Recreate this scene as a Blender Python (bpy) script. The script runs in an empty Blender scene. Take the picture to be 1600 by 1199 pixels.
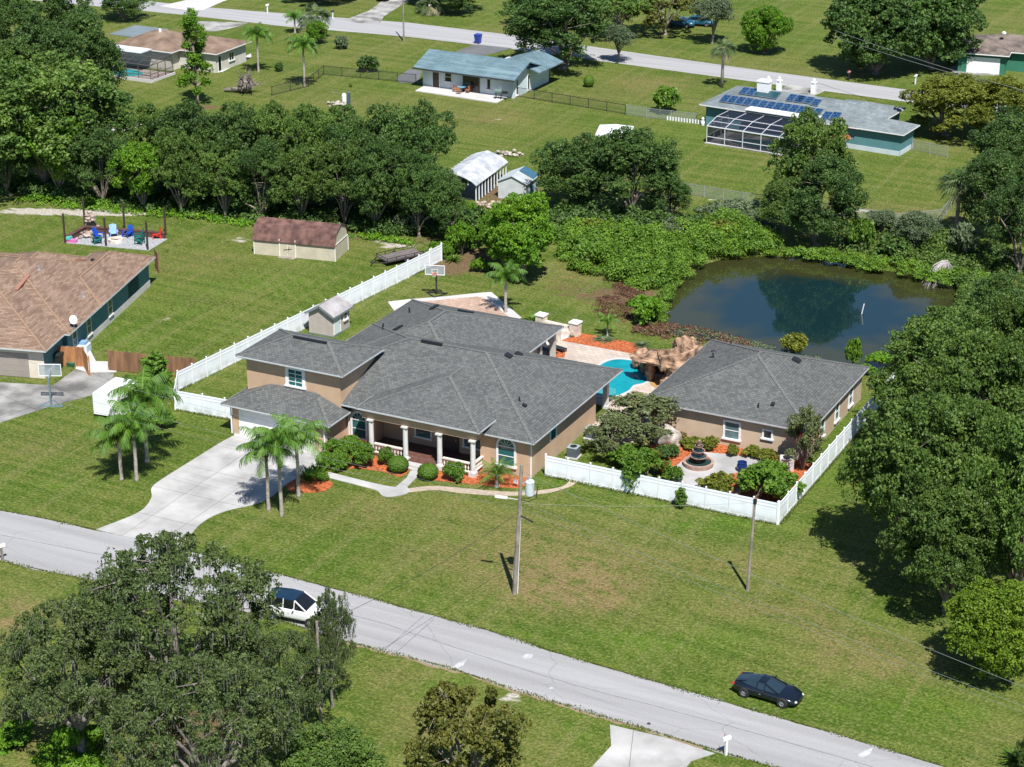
import bpy, bmesh, math, random
import numpy as np
from mathutils import Vector, Matrix, noise as mnoise
rad = math.radians
random.seed(7)
S = bpy.context.scene
C = S.collection

# ------------------------------------------------------------------ camera, sky, sun, exposure
PITCH = 22.5; YAW = 26.7; CAM = Vector((66.0, -128.0, 67.0)); FPX = 3235.0
cam = bpy.data.cameras.new('camera'); cam.sensor_width = 36.0; cam.lens = FPX / 1600 * 36
cam.clip_start = 1.0; cam.clip_end = 6000.0
camo = bpy.data.objects.new('camera', cam); C.objects.link(camo)
camo.location = CAM; camo.rotation_euler = (rad(90 - PITCH), 0, rad(YAW)); S.camera = camo

SUNV = Vector((0.64, -0.77, 0)).normalized(); SUN_EL = 57.0
world = bpy.data.worlds.new('World'); S.world = world; world.use_nodes = True
wn = world.node_tree.nodes; wl = world.node_tree.links
sky = wn.new('ShaderNodeTexSky'); sky.sky_type = 'NISHITA'; sky.sun_disc = False
sky.sun_elevation = rad(SUN_EL); sky.sun_rotation = math.atan2(SUNV.x, SUNV.y)
sky.air_density = 1.0; sky.dust_density = 0.1; sky.ozone_density = 5.0
wn['Background'].inputs['Strength'].default_value = 0.070
wl.new(sky.outputs[0], wn['Background'].inputs['Color'])
sl = bpy.data.lights.new('sun', 'SUN'); sl.energy = 5.0; sl.angle = rad(0.53); sl.color = (1.0, 0.972, 0.925)
so = bpy.data.objects.new('sun', sl); C.objects.link(so)
sd = Vector((SUNV.x * math.cos(rad(SUN_EL)), SUNV.y * math.cos(rad(SUN_EL)), math.sin(rad(SUN_EL))))
so.location = sd * 200; so.rotation_euler = (-sd).to_track_quat('-Z', 'Y').to_euler()
S.view_settings.view_transform = 'Standard'; S.view_settings.look = 'None'
S.view_settings.exposure = 0.56; S.view_settings.gamma = 1.0
S.cycles.max_bounces = 6; S.cycles.transparent_max_bounces = 16
S.cycles.diffuse_bounces = 2; S.cycles.glossy_bounces = 3; S.cycles.transmission_bounces = 3
S.cycles.use_denoising = True

# where a point of the ground (or of height z) seen in the survey photo lies in the world
_th = rad(YAW); _p = rad(PITCH)
def W(px, py, z=0.0):
    a = (px - 800) / FPX; b = (599.5 - py) / FPX
    dy = math.cos(_p) + b * math.sin(_p); dz = -math.sin(_p) + b * math.cos(_p)
    t = (z - CAM.z) / dz; x = a * t; y = dy * t
    return (CAM.x + x * math.cos(_th) - y * math.sin(_th), CAM.y + x * math.sin(_th) + y * math.cos(_th))
def PX(X, Y, z):
    X -= CAM.x; Y -= CAM.y
    x = X * math.cos(_th) + Y * math.sin(_th); y = -X * math.sin(_th) + Y * math.cos(_th)
    d = y * math.cos(_p) - (z - CAM.z) * math.sin(_p); u = y * math.sin(_p) + (z - CAM.z) * math.cos(_p)
    return 800 + FPX * x / d, 599.5 - FPX * u / d, FPX / d
def height_to(px, py, top):
    X, Y = W(px, py); z = 0.2
    while PX(X, Y, z)[1] > top and z < 30: z += 0.1
    return z

# ------------------------------------------------------------------ helpers
class MB:
    def __init__(s): s.v = []; s.f = []; s.m = []; s.mi = 0
    def add(s, vs, fs):
        o = len(s.v); s.v += [tuple(v) for v in vs]
        for f in fs: s.f.append(tuple(i + o for i in f)); s.m.append(s.mi)
        return s
    def box(s, x0, y0, z0, x1, y1, z1):
        return s.add([(x0,y0,z0),(x1,y0,z0),(x1,y1,z0),(x0,y1,z0),(x0,y0,z1),(x1,y0,z1),(x1,y1,z1),(x0,y1,z1)],
                     [(0,3,2,1),(4,5,6,7),(0,1,5,4),(1,2,6,5),(2,3,7,6),(3,0,4,7)])
    def obox(s, cx, cy, z0, z1, lx, ly, ang=0.0):
        c, n = math.cos(ang), math.sin(ang); vs = []
        for z in (z0, z1):
            for a, b in ((-1,-1),(1,-1),(1,1),(-1,1)):
                x, y = a*lx/2, b*ly/2; vs.append((cx + x*c - y*n, cy + x*n + y*c, z))
        return s.add(vs, [(0,3,2,1),(4,5,6,7),(0,1,5,4),(1,2,6,5),(2,3,7,6),(3,0,4,7)])
    def beam(s, a, b, w, h):
        a = Vector(a); b = Vector(b); d = (b - a).normalized()
        up = Vector((0,0,1)) if abs(d.z) < .95 else Vector((1,0,0))
        r = d.cross(up).normalized() * w/2; u = r.cross(d).normalized() * h/2
        vs = [p + i*r + j*u for p in (a, b) for i, j in ((-1,-1),(1,-1),(1,1),(-1,1))]
        return s.add(vs, [(0,1,2,3),(7,6,5,4),(0,4,5,1),(1,5,6,2),(2,6,7,3),(3,7,4,0)])
    def prism(s, poly, z0, z1):
        n = len(poly)
        vs = [(x,y,z0) for x,y in poly] + [(x,y,z1) for x,y in poly]
        area = sum(poly[i][0]*poly[(i+1)%n][1] - poly[(i+1)%n][0]*poly[i][1] for i in range(n))
        top = tuple(range(n, 2*n)); bot = tuple(range(n-1, -1, -1)); sd_ = [(i,(i+1)%n,(i+1)%n+n,i+n) for i in range(n)]
        if area < 0: top = top[::-1]; bot = bot[::-1]; sd_ = [f[::-1] for f in sd_]
        return s.add(vs, [top, bot] + sd_)
    def tube(s, pts, rs, n=8, cap=True):
        pts = [Vector(p) for p in pts]
        if not hasattr(rs, '__len__'): rs = [rs]*len(pts)
        vs = []; prev = None
        for i, p in enumerate(pts):
            d = (pts[min(i+1,len(pts)-1)] - pts[max(i-1,0)]).normalized()
            if prev is None: prev = Vector((1,0,0)) if abs(d.x) < .9 else Vector((0,1,0))
            r = (prev - d*prev.dot(d)).normalized(); u = d.cross(r); prev = r
            for k in range(n):
                a = 2*math.pi*k/n; vs.append(p + (r*math.cos(a) + u*math.sin(a))*rs[i])
        fs = [(i*n+k, i*n+(k+1)%n, (i+1)*n+(k+1)%n, (i+1)*n+k) for i in range(len(pts)-1) for k in range(n)]
        if cap: fs += [tuple(range(n-1,-1,-1)), tuple(range((len(pts)-1)*n, len(pts)*n))]
        return s.add(vs, fs)
    def lathe(s, cx, cy, prof, n=16):
        vs = [(cx + r*math.cos(2*math.pi*k/n), cy + r*math.sin(2*math.pi*k/n), z) for r, z in prof for k in range(n)]
        fs = [(i*n+k, i*n+(k+1)%n, (i+1)*n+(k+1)%n, (i+1)*n+k) for i in range(len(prof)-1) for k in range(n)]
        fs += [tuple(range(n-1,-1,-1)), tuple(range((len(prof)-1)*n, len(prof)*n))]
        return s.add(vs, fs)
    def loft(s, rings, closed=True, cap=True):
        n = len(rings[0]); vs = [p for r in rings for p in r]
        fs = [(i*n+k, i*n+(k+1)%n, (i+1)*n+(k+1)%n, (i+1)*n+k) for i in range(len(rings)-1) for k in range(n if closed else n-1)]
        if cap: fs += [tuple(range(n-1,-1,-1)), tuple(range((len(rings)-1)*n, len(rings)*n))]
        return s.add(vs, fs)
    def hip(s, x0, y0, x1, y1, z, t, th=.16):
        w, d = x1-x0, y1-y0; h = min(w, d)/2*t
        if w >= d: r = [(x0+d/2,(y0+y1)/2,z+h),(x1-d/2+.001,(y0+y1)/2,z+h)]
        else: r = [((x0+x1)/2,y0+w/2,z+h),((x0+x1)/2,y1-w/2,z+h)]
        b = [(x0,y0,z-th),(x1,y0,z-th),(x1,y1,z-th),(x0,y1,z-th)]; e = [(x0,y0,z),(x1,y0,z),(x1,y1,z),(x0,y1,z)]
        vs = b + e + r
        fs = [(3,2,1,0),(0,1,5,4),(1,2,6,5),(2,3,7,6),(3,0,4,7)]
        if w >= d: fs += [(4,5,9,8),(5,6,9),(6,7,8,9),(7,4,8)]
        else: fs += [(4,5,8),(5,6,9,8),(6,7,9),(7,4,8,9)]
        return s.add(vs, fs)
    def gable(s, x0, y0, x1, y1, z, h, th=.14, axis='x'):
        if axis == 'x':
            ym = (y0+y1)/2
            ring = lambda x: [(x,y0,z-th),(x,y0,z),(x,ym,z+h),(x,y1,z),(x,y1,z-th),(x,ym,z+h-th)]
            return s.loft([ring(x0), ring(x1)][::-1])
        xm = (x0+x1)/2
        ring = lambda y: [(x0,y,z-th),(x0,y,z),(xm,y,z+h),(x1,y,z),(x1,y,z-th),(xm,y,z+h-th)]
        return s.loft([ring(y0), ring(y1)])
    def rock(s, c, r, seed=0, amp=.3, sub=3):
        bm = bmesh.new(); bmesh.ops.create_icosphere(bm, subdivisions=sub, radius=1)
        vs = []
        for v in bm.verts:
            k = 1 + amp*mnoise.noise(v.co*1.3 + Vector((seed*3.1, seed*1.7, 0))) + amp*.5*mnoise.noise(v.co*3.2 + Vector((0, seed*2.3, 5))) + amp*.35*(abs(mnoise.noise(v.co*6.5 + Vector((seed, 3, 9))))-.2)
            vs.append((c[0]+v.co.x*r[0]*k, c[1]+v.co.y*r[1]*k, c[2]+v.co.z*r[2]*k))
        fs = [tuple(q.index for q in f.verts) for f in bm.faces]; bm.free()
        return s.add(vs, fs)

XF = {}                      # object -> (location, rotation) of its thing
def obj(name, mb, mat, parent=None, world=False, smooth=False, label=None):
    vs = mb.v
    if world and parent is not None:
        (lx, ly, lz), a = XF[parent.name]; c, n = math.cos(-a), math.sin(-a)
        vs = [((x-lx)*c - (y-ly)*n, (x-lx)*n + (y-ly)*c, z-lz) for x, y, z in vs]
    me = bpy.data.meshes.new(name); me.from_pydata(vs, [], mb.f)
    for m in (mat if isinstance(mat, (list, tuple)) else [mat]): me.materials.append(m)
    if any(mb.m): me.polygons.foreach_set('material_index', mb.m)
    if smooth: me.shade_smooth()
    me.validate(); me.update()
    o = bpy.data.objects.new(name, me); C.objects.link(o)
    if parent is not None:
        o.parent = parent
        if parent.name in XF: XF[o.name] = XF[parent.name]
    if label: o['label'] = label
    return o
def tag(o, label, cat, group=None):
    o['label'] = label; o['category'] = cat
    if group: o['group'] = group
    return o
def struct(name, mb, mat):
    o = obj(name, mb, mat); o['kind'] = 'structure'; return o
def thing(name, label, cat, loc=(0,0,0), rz=0.0, group=None):
    o = bpy.data.objects.new(name, None); o.empty_display_size = .3; C.objects.link(o)
    o.location = loc; o.rotation_euler = (0,0,rz); XF[o.name] = (tuple(loc), rz)
    return tag(o, label, cat, group)
def kids(o): return [c for c in bpy.data.objects if c.parent is o]
_kc = {}
def dup(root, loc, rz=0.0, label=None, group=None, scale=None):
    if root.name not in _kc: _kc[root.name] = [(k, kids(k)) for k in kids(root)]
    r = root.copy(); C.objects.link(r); r.location = loc; r.rotation_euler = (0,0,rz)
    if scale is not None: r.scale = scale
    if label: r['label'] = label
    if group: r['group'] = group
    for k, gk in _kc[root.name]:
        c = k.copy(); C.objects.link(c); c.parent = r
        for g in gk:
            d = g.copy(); C.objects.link(d); d.parent = c
    return r

# ------------------------------------------------------------------ materials
def new_mat(name):
    m = bpy.data.materials.new(name); m.use_nodes = True
    return m, m.node_tree.nodes, m.node_tree.links, m.node_tree.nodes['Principled BSDF']
def pos_node(nt, scale, kind='world', rot=0.0):
    g = nt.new('ShaderNodeNewGeometry') if kind == 'world' else nt.new('ShaderNodeTexCoord')
    mp = nt.new('ShaderNodeMapping'); mp.inputs['Scale'].default_value = scale if hasattr(scale, '__len__') else (scale,)*3
    mp.inputs['Rotation'].default_value = (0,0,rot)
    return (g.outputs['Position'] if kind == 'world' else g.outputs['Object']), mp
def M(name, col, rough=.75, var=.12, scale=1.5, detail=4, col2=None, bump=0.0, bscale=12, metal=0.0, spec=.5, kind='object', ramp=(.35,.65), emit=None):
    m, n, l, b = new_mat(name)
    b.inputs['Roughness'].default_value = rough; b.inputs['Metallic'].default_value = metal
    b.inputs['Specular IOR Level'].default_value = spec
    if var or col2:
        src, mp = pos_node(n, scale, kind); l.new(src, mp.inputs[0])
        nz = n.new('ShaderNodeTexNoise'); nz.inputs['Scale'].default_value = 1; nz.inputs['Detail'].default_value = detail
        l.new(mp.outputs[0], nz.inputs['Vector'])
        r = n.new('ShaderNodeValToRGB'); r.color_ramp.elements[0].position = ramp[0]; r.color_ramp.elements[1].position = ramp[1]
        c1 = [min(1, c*(1-var)) for c in col]; c2 = [min(1, c*(1+var)) for c in (col2 or col)]
        r.color_ramp.elements[0].color = (*c1, 1); r.color_ramp.elements[1].color = (*c2, 1)
        l.new(nz.outputs['Fac'], r.inputs[0]); l.new(r.outputs[0], b.inputs['Base Color'])
    else: b.inputs['Base Color'].default_value = (*col, 1)
    if bump:
        src, mp = pos_node(n, bscale, kind); l.new(src, mp.inputs[0])
        nz = n.new('ShaderNodeTexNoise'); nz.inputs['Scale'].default_value = 1; nz.inputs['Detail'].default_value = 5
        l.new(mp.outputs[0], nz.inputs['Vector'])
        bp = n.new('ShaderNodeBump'); bp.inputs['Strength'].default_value = bump; bp.inputs['Distance'].default_value = .004 if 'stucco' in name else (.01 if 'conc' in name else .04)
        l.new(nz.outputs['Fac'], bp.inputs['Height']); l.new(bp.outputs[0], b.inputs['Normal'])
    return m
def shingle(name, c1, c2, bw=.55, bh=.17, mottle=.35, streak=None):
    """rows of shingle tabs that follow the slope they lie on"""
    m, n, l, b = new_mat(name); b.inputs['Roughness'].default_value = .85; b.inputs['Specular IOR Level'].default_value = .3
    tc = n.new('ShaderNodeTexCoord'); sep = n.new('ShaderNodeSeparateXYZ'); l.new(tc.outputs['Object'], sep.inputs[0])
    sn = n.new('ShaderNodeSeparateXYZ'); l.new(tc.outputs['Normal'], sn.inputs[0])
    ax = n.new('ShaderNodeMath'); ax.operation = 'ABSOLUTE'; l.new(sn.outputs[0], ax.inputs[0])
    ay = n.new('ShaderNodeMath'); ay.operation = 'ABSOLUTE'; l.new(sn.outputs[1], ay.inputs[0])
    gt = n.new('ShaderNodeMath'); gt.operation = 'GREATER_THAN'; l.new(ax.outputs[0], gt.inputs[0]); l.new(ay.outputs[0], gt.inputs[1])
    ca = n.new('ShaderNodeCombineXYZ'); l.new(sep.outputs[0], ca.inputs[0]); l.new(sep.outputs[1], ca.inputs[1])
    cb = n.new('ShaderNodeCombineXYZ'); l.new(sep.outputs[1], cb.inputs[0]); l.new(sep.outputs[0], cb.inputs[1])
    mx = n.new('ShaderNodeMix'); mx.data_type = 'VECTOR'
    l.new(gt.outputs[0], mx.inputs[0]); l.new(ca.outputs[0], mx.inputs[4]); l.new(cb.outputs[0], mx.inputs[5])
    br = n.new('ShaderNodeTexBrick'); br.inputs['Scale'].default_value = 1; br.inputs['Mortar Size'].default_value = .012
    br.inputs['Brick Width'].default_value = bw; br.inputs['Row Height'].default_value = bh; br.inputs['Bias'].default_value = 0
    br.inputs['Color1'].default_value = (*c1,1); br.inputs['Color2'].default_value = (*c2,1)
    br.inputs['Mortar'].default_value = (*[c*.55 for c in c1],1); l.new(mx.outputs[1], br.inputs['Vector'])
    src, mp = pos_node(n, .5, 'object'); l.new(src, mp.inputs[0])
    nz = n.new('ShaderNodeTexNoise'); nz.inputs['Scale'].default_value = 1; nz.inputs['Detail'].default_value = 6; l.new(mp.outputs[0], nz.inputs['Vector'])
    mr = n.new('ShaderNodeMapRange'); mr.inputs[1].default_value = .3; mr.inputs[2].default_value = .7
    mr.inputs[3].default_value = 1-mottle*.5; mr.inputs[4].default_value = 1+mottle*.5; l.new(nz.outputs['Fac'], mr.inputs[0])
    mu = n.new('ShaderNodeVectorMath'); mu.operation = 'SCALE'; l.new(br.outputs['Color'], mu.inputs[0]); l.new(mr.outputs[0], mu.inputs['Scale'])
    out = mu.outputs[0]
    if streak:
        s2, mp2 = pos_node(n, (.15,1.4,1), 'object'); l.new(s2, mp2.inputs[0])
        n2 = n.new('ShaderNodeTexNoise'); n2.inputs['Scale'].default_value = 1; n2.inputs['Detail'].default_value = 5; l.new(mp2.outputs[0], n2.inputs['Vector'])
        r2 = n.new('ShaderNodeMapRange'); r2.inputs[1].default_value = .5; r2.inputs[2].default_value = .68; l.new(n2.outputs['Fac'], r2.inputs[0])
        m2 = n.new('ShaderNodeMix'); m2.data_type = 'RGBA'; l.new(r2.outputs[0], m2.inputs[0]); l.new(out, m2.inputs[6]); m2.inputs[7].default_value = (*streak,1)
        out = m2.outputs[2]
    l.new(out, b.inputs['Base Color'])
    bp = n.new('ShaderNodeBump'); bp.inputs['Strength'].default_value = .5; bp.inputs['Distance'].default_value = .02
    l.new(br.outputs['Fac'], bp.inputs['Height']); bp.invert = True; l.new(bp.outputs[0], b.inputs['Normal'])
    return m
def bricks(name, c1, c2, mortar, bw, bh, mottle=.3, rough=.85, rot=0.0, vert=False):
    m, n, l, b = new_mat(name); b.inputs['Roughness'].default_value = rough
    src, mp = pos_node(n, 1, 'world', rot); l.new(src, mp.inputs[0])
    if vert: mp.inputs['Rotation'].default_value = (rad(90), 0, 0)
    br = n.new('ShaderNodeTexBrick'); br.inputs['Scale'].default_value = 1; br.inputs['Mortar Size'].default_value = bh*.06
    br.inputs['Brick Width'].default_value = bw; br.inputs['Row Height'].default_value = bh
    br.inputs['Color1'].default_value = (*c1,1); br.inputs['Color2'].default_value = (*c2,1); br.inputs['Mortar'].default_value = (*mortar,1)
    l.new(mp.outputs[0], br.inputs['Vector'])
    nz = n.new('ShaderNodeTexNoise'); nz.inputs['Scale'].default_value = .6; nz.inputs['Detail'].default_value = 6; l.new(src, nz.inputs['Vector'])
    mr = n.new('ShaderNodeMapRange'); mr.inputs[1].default_value = .3; mr.inputs[2].default_value = .7
    mr.inputs[3].default_value = 1-mottle*.5; mr.inputs[4].default_value = 1+mottle*.5; l.new(nz.outputs['Fac'], mr.inputs[0])
    mu = n.new('ShaderNodeVectorMath'); mu.operation = 'SCALE'; l.new(br.outputs['Color'], mu.inputs[0]); l.new(mr.outputs[0], mu.inputs['Scale'])
    l.new(mu.outputs[0], b.inputs['Base Color'])
    return m
def screen_mat(name, col, fac):
    m, n, l, b = new_mat(name); b.inputs['Base Color'].default_value = (*col,1); b.inputs['Roughness'].default_value = .6
    t = n.new('ShaderNodeBsdfTransparent'); mx = n.new('ShaderNodeMixShader'); mx.inputs[0].default_value = fac
    l.new(t.outputs[0], mx.inputs[1]); l.new(b.outputs[0], mx.inputs[2]); l.new(mx.outputs[0], n['Material Output'].inputs[0])
    return m
def leaf_mat(name, dark, light, warm=None, hue_amt=.35, trans=.22):
    m, n, l, b = new_mat(name); b.inputs['Roughness'].default_value = .55; b.inputs['Specular IOR Level'].default_value = .35
    at = n.new('ShaderNodeAttribute'); at.attribute_name = 'tint'
    oi = n.new('ShaderNodeObjectInfo')
    r = n.new('ShaderNodeValToRGB'); e = r.color_ramp.elements
    e[0].position = 0; e[0].color = (*dark,1); e[1].position = 1; e[1].color = (*light,1)
    if warm: x = r.color_ramp.elements.new(.93); x.color = (*light,1); e[-1].color = (*warm,1)
    l.new(at.outputs['Fac'], r.inputs[0])
    mr = n.new('ShaderNodeMapRange'); mr.inputs[3].default_value = 1-hue_amt*.5; mr.inputs[4].default_value = 1+hue_amt*.5; l.new(oi.outputs['Random'], mr.inputs[0])
    mu = n.new('ShaderNodeVectorMath'); mu.operation = 'SCALE'; l.new(r.outputs[0], mu.inputs[0]); l.new(mr.outputs[0], mu.inputs['Scale'])
    l.new(mu.outputs[0], b.inputs['Base Color'])
    t = n.new('ShaderNodeBsdfTranslucent'); l.new(mu.outputs[0], t.inputs[0])
    mx = n.new('ShaderNodeMixShader'); mx.inputs[0].default_value = trans
    l.new(b.outputs[0], mx.inputs[1]); l.new(t.outputs[0], mx.inputs[2]); l.new(mx.outputs[0], n['Material Output'].inputs[0])
    return m
m_stucco = M('tan_stucco', (.50,.345,.225), .9, .07, .8, bump=.25, bscale=25)
m_stucco2 = M('beige_stucco', (.50,.38,.27), .9, .07, .8, bump=.25, bscale=25)
m_roof = shingle('grey_shingle', (.084,.088,.088), (.138,.143,.138), .30, .20, .18)
m_ridge = M('ridge_cap', (.125,.128,.122), .85, .2, 6)
m_roof_brown = shingle('brown_shingle', (.17,.110,.078), (.29,.198,.145), .7, .19, .25)
m_roof_brown2 = M('old_brown_shingle', (.15,.098,.068), .9, .15, .6, col2=(.215,.15,.108), detail=7)
m_roof_dark = M('dark_brown_shingle', (.10,.078,.066), .9, .2, .7, col2=(.17,.135,.115), detail=7)
m_white = M('white_paint', (.78,.79,.80), .5, .04, 2)
m_vinyl = M('white_vinyl', (.78,.82,.88), .4, .05, 1.2)
def grime(m):
    n, l = m.node_tree.nodes, m.node_tree.links; b = n['Principled BSDF']; src = b.inputs['Base Color'].links[0].from_socket
    g = n.new('ShaderNodeNewGeometry'); s = n.new('ShaderNodeSeparateXYZ'); l.new(g.outputs['Position'], s.inputs[0])
    r = n.new('ShaderNodeMapRange'); r.inputs[1].default_value = .75; r.inputs[2].default_value = .05; l.new(s.outputs[2], r.inputs[0])
    z = n.new('ShaderNodeTexNoise'); z.inputs['Scale'].default_value = 1.6; z.inputs['Detail'].default_value = 6; l.new(g.outputs['Position'], z.inputs['Vector'])
    q = n.new('ShaderNodeMapRange'); q.inputs[1].default_value = .4; q.inputs[2].default_value = .65; q.inputs[3].default_value = .1; q.inputs[4].default_value = .75; l.new(z.outputs['Fac'], q.inputs[0])
    k = n.new('ShaderNodeMath'); k.operation = 'MULTIPLY'; l.new(r.outputs[0], k.inputs[0]); l.new(q.outputs[0], k.inputs[1])
    x = n.new('ShaderNodeMix'); x.data_type = 'RGBA'; l.new(k.outputs[0], x.inputs[0]); l.new(src, x.inputs[6]); x.inputs[7].default_value = (.33,.34,.27,1); l.new(x.outputs[2], b.inputs['Base Color'])
grime(m_vinyl); grime(m_stucco); grime(m_stucco2)
m_trim = M('white_trim', (.75,.75,.74), .55, .05, 3)
m_col = M('column_white', (.58,.58,.56), .6, .06, 2)
m_glass = M('window_glass', (.015,.11,.12), .08, 0, spec=.8)
m_glassd = M('dark_glass', (.01,.012,.015), .1, 0, spec=.7)
m_door = M('dark_door', (.05,.035,.03), .5, .1, 3)
m_vent = M('black_vent', (.015,.016,.02), .5, 0)
m_tile = M('brown_tile', (.13,.06,.045), .5, .2, 3)
m_travert = bricks('travertine', (.42,.35,.295), (.52,.44,.38), (.32,.26,.21), .6, .4, .15)
m_pink = bricks('pink_pavers', (.36,.22,.16), (.50,.37,.29), (.28,.2,.16), .22, .12, .3, rot=.3)
m_conc = M('concrete', (.34,.335,.325), .9, .12, .35, col2=(.43,.42,.41), detail=9, bump=.1, kind='world')
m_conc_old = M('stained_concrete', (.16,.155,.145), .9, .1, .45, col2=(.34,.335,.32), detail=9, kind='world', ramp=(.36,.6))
m_conc_w = M('pale_concrete', (.50,.485,.47), .9, .09, .5, kind='world')
m_black = M('black_plastic', (.02,.021,.023), .45, .1, 5)
m_rubber = M('rubber', (.018,.018,.018), .8, .1, 5)
m_steel = M('galvanised_steel', (.38,.4,.42), .45, .1, 4, metal=.4)
m_bark = M('bark', (.17,.135,.105), .95, .3, 3, col2=(.24,.2,.165), bump=.5)
m_palmbark = M('palm_bark', (.34,.30,.265), .95, .2, 4, bump=.4)
m_pole = M('weathered_pole', (.25,.215,.18), .95, .25, 2, bump=.4)
m_mulch = M('orange_mulch', (.27,.062,.018), .95, .3, 5, col2=(.43,.115,.034), bump=.9, bscale=18, kind='world', detail=6)
m_cedar = M('cedar_board', (.22,.115,.06), .9, .3, (2.5,2.5,.4))
m_cedar2 = M('orange_cedar_board', (.38,.17,.07), .9, .3, (2.5,2.5,.4))
m_teal = M('teal_wall', (.085,.215,.235), .85, .06, 1)
m_shedwall = M('shed_siding', (.42,.365,.33), .8, .06, 2)
# ------------------------------------------------------------------ ground
def poly_px(pts): return [W(*p) for p in pts]
pond_poly = poly_px([(1036,500),(1040,475),(1052,448),(1075,425),(1100,406),(1130,398),(1200,393),(1260,396),(1310,404),(1400,418),(1470,430),(1500,440),(1512,455)]) + \
            [W(1495,500), W(1440,575), W(1370,580), W(1310,572), W(1230,566), W(1180,545), W(1130,531), W(1080,521), W(1045,516)]
def sdist(P, poly):
    """signed distance to a polygon, negative inside"""
    x, y = P[:,0], P[:,1]; d = np.full(len(x), 1e9); ins = np.zeros(len(x), bool); n = len(poly)
    for i in range(n):
        ax, ay = poly[i]; bx, by = poly[(i+1)%n]; ex, ey = bx-ax, by-ay
        t = np.clip(((x-ax)*ex + (y-ay)*ey)/(ex*ex+ey*ey), 0, 1)
        d = np.minimum(d, np.hypot(x-ax-t*ex, y-ay-t*ey))
        c = ((ay > y) != (by > y)) & (x < (bx-ax)*(y-ay)/((by-ay) or 1e-9) + ax); ins ^= c
    return np.where(ins, -d, d)
gx = np.concatenate([np.geomspace(-3500,-201,14), np.arange(-200,75,1.0), np.geomspace(76,3500,16)])
gy = np.concatenate([np.geomspace(-3500,-61,16) if False else -np.geomspace(3500,61,16), np.arange(-60,215,1.0), np.geomspace(216,4500,16)])
XX, YY = np.meshgrid(gx, gy); P = np.stack([XX.ravel(), YY.ravel()], 1)
d = sdist(P, pond_poly); k = np.clip((1.2-d)/3.0, 0, 1); Z = -1.0*k*k*(3-2*k)
# bare and lush patches of the lawn (R dry, G lush, B sand)
dry = np.zeros(len(P)); lush = np.zeros(len(P)); sand = np.zeros(len(P)); brown = np.zeros(len(P))
def patch(arr, px, py, wx, wy, a=1.0):
    X, Y = W(px, py); X2, _ = W(px+wx, py); s = PX(X, Y, 0)[2]; rx = wx/s; ry = wy/s/.42
    # patch axes follow the view of the survey
    c, n = math.cos(_th), math.sin(_th); dx = (P[:,0]-X)*c + (P[:,1]-Y)*n; dy = -(P[:,0]-X)*n + (P[:,1]-Y)*c
    arr += a*np.exp(-((dx/rx)**2 + (dy/ry)**2))
for a in [(930,918,44,22,.9),(850,920,60,30,.6),(920,880,160,50,.55),(830,830,80,30,.35),(860,910,90,30,.5),(940,930,50,22,.9),(700,870,120,30,.4),(600,800,130,25,.35),(1260,960,60,30,.5),(1400,1040,160,30,.6),(1330,1000,80,20,.4),(700,1130,110,30,.5),
          (770,60,200,25,.3),(760,180,90,25,.5),(1010,130,70,20,.6),(430,640,30,10,.3),(60,700,80,18,.4),(30,960,60,40,.6),(20,980,50,25,.5),(60,1120,50,60,.6),(430,130,100,30,.25),(1560,1150,60,20,.3),
          (500,380,90,20,.35),(300,420,150,25,.3),(1000,500,50,15,.5),(1400,330,120,20,.4),(1260,110,120,20,.3),(1560,30,80,20,.3),(640,330,60,8,.4),(900,430,60,25,.6),(930,150,120,20,.35),(620,1060,60,14,.35),
          (560,160,100,20,.3),(330,400,60,8,.4),(200,470,80,20,.25),(1150,950,60,15,.45),(1130,880,90,14,.3),(230,50,80,9,.4),(1040,280,40,20,.2),(870,1150,20,30,.3)]: patch(dry, *a)
for a in [(1085,818,60,8,1.0),(1010,790,50,8,.7),(640,840,90,10,.5),(1150,825,110,14,.8),(1300,1080,160,26,.7),(1130,1010,120,16,.55),(1000,1000,120,14,.55),(1450,1120,120,24,.7),(690,1075,40,14,1.0),(900,1130,50,30,.8),(1260,740,40,25,.8),(1000,220,60,18,.5),(1130,210,60,20,.6),
          (60,760,80,8,.7),(60,930,90,14,.8),(420,440,90,30,.4),(180,560,50,40,.5),(280,480,80,20,.4),(860,755,25,10,.7),(920,700,20,30,.7),(1300,640,40,40,.8),(1350,290,50,15,.4),(1290,60,90,20,.4),(60,640,90,20,.4),(1480,1060,150,16,.4),
          (350,900,60,10,.4),(500,890,90,8,.5),(740,940,120,8,.5),(840,990,140,8,.5),(90,720,40,12,.4),(960,540,50,10,.5),(580,590,30,30,.3),(300,450,150,40,.6),(200,520,60,30,.6),(350,520,60,20,.5),(1000,560,40,10,.3),(820,170,60,16,.3),(1200,970,120,20,.4),(560,860,120,18,.4),(90,690,90,20,.4),(560,510,30,14,.4),(1200,560,60,10,.5)]: patch(lush, *a)
for a in [(120,332,110,7,.8),(40,330,50,6,.7),(200,335,60,5,.5),(375,375,14,7,.8),(620,385,28,5,.9),(600,378,20,4,.6),(1350,330,24,4,.9),(1380,345,20,3,.6),(770,170,16,4,.25),(262,500,16,5,.5),(100,745,14,3,.5),(185,855,5,3,.4),(780,187,20,3,.5),(230,490,10,4,.3),
          (530,145,14,3,.5),(1100,300,12,4,.4),(800,1088,14,6,.9),(802,1108,10,5,.7),(1465,355,12,3,.7),(60,1165,22,10,.35),(80,1150,8,4,.5),(210,322,40,4,.4),(1120,312,40,5,.35)]: patch(sand, *a)
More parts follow.
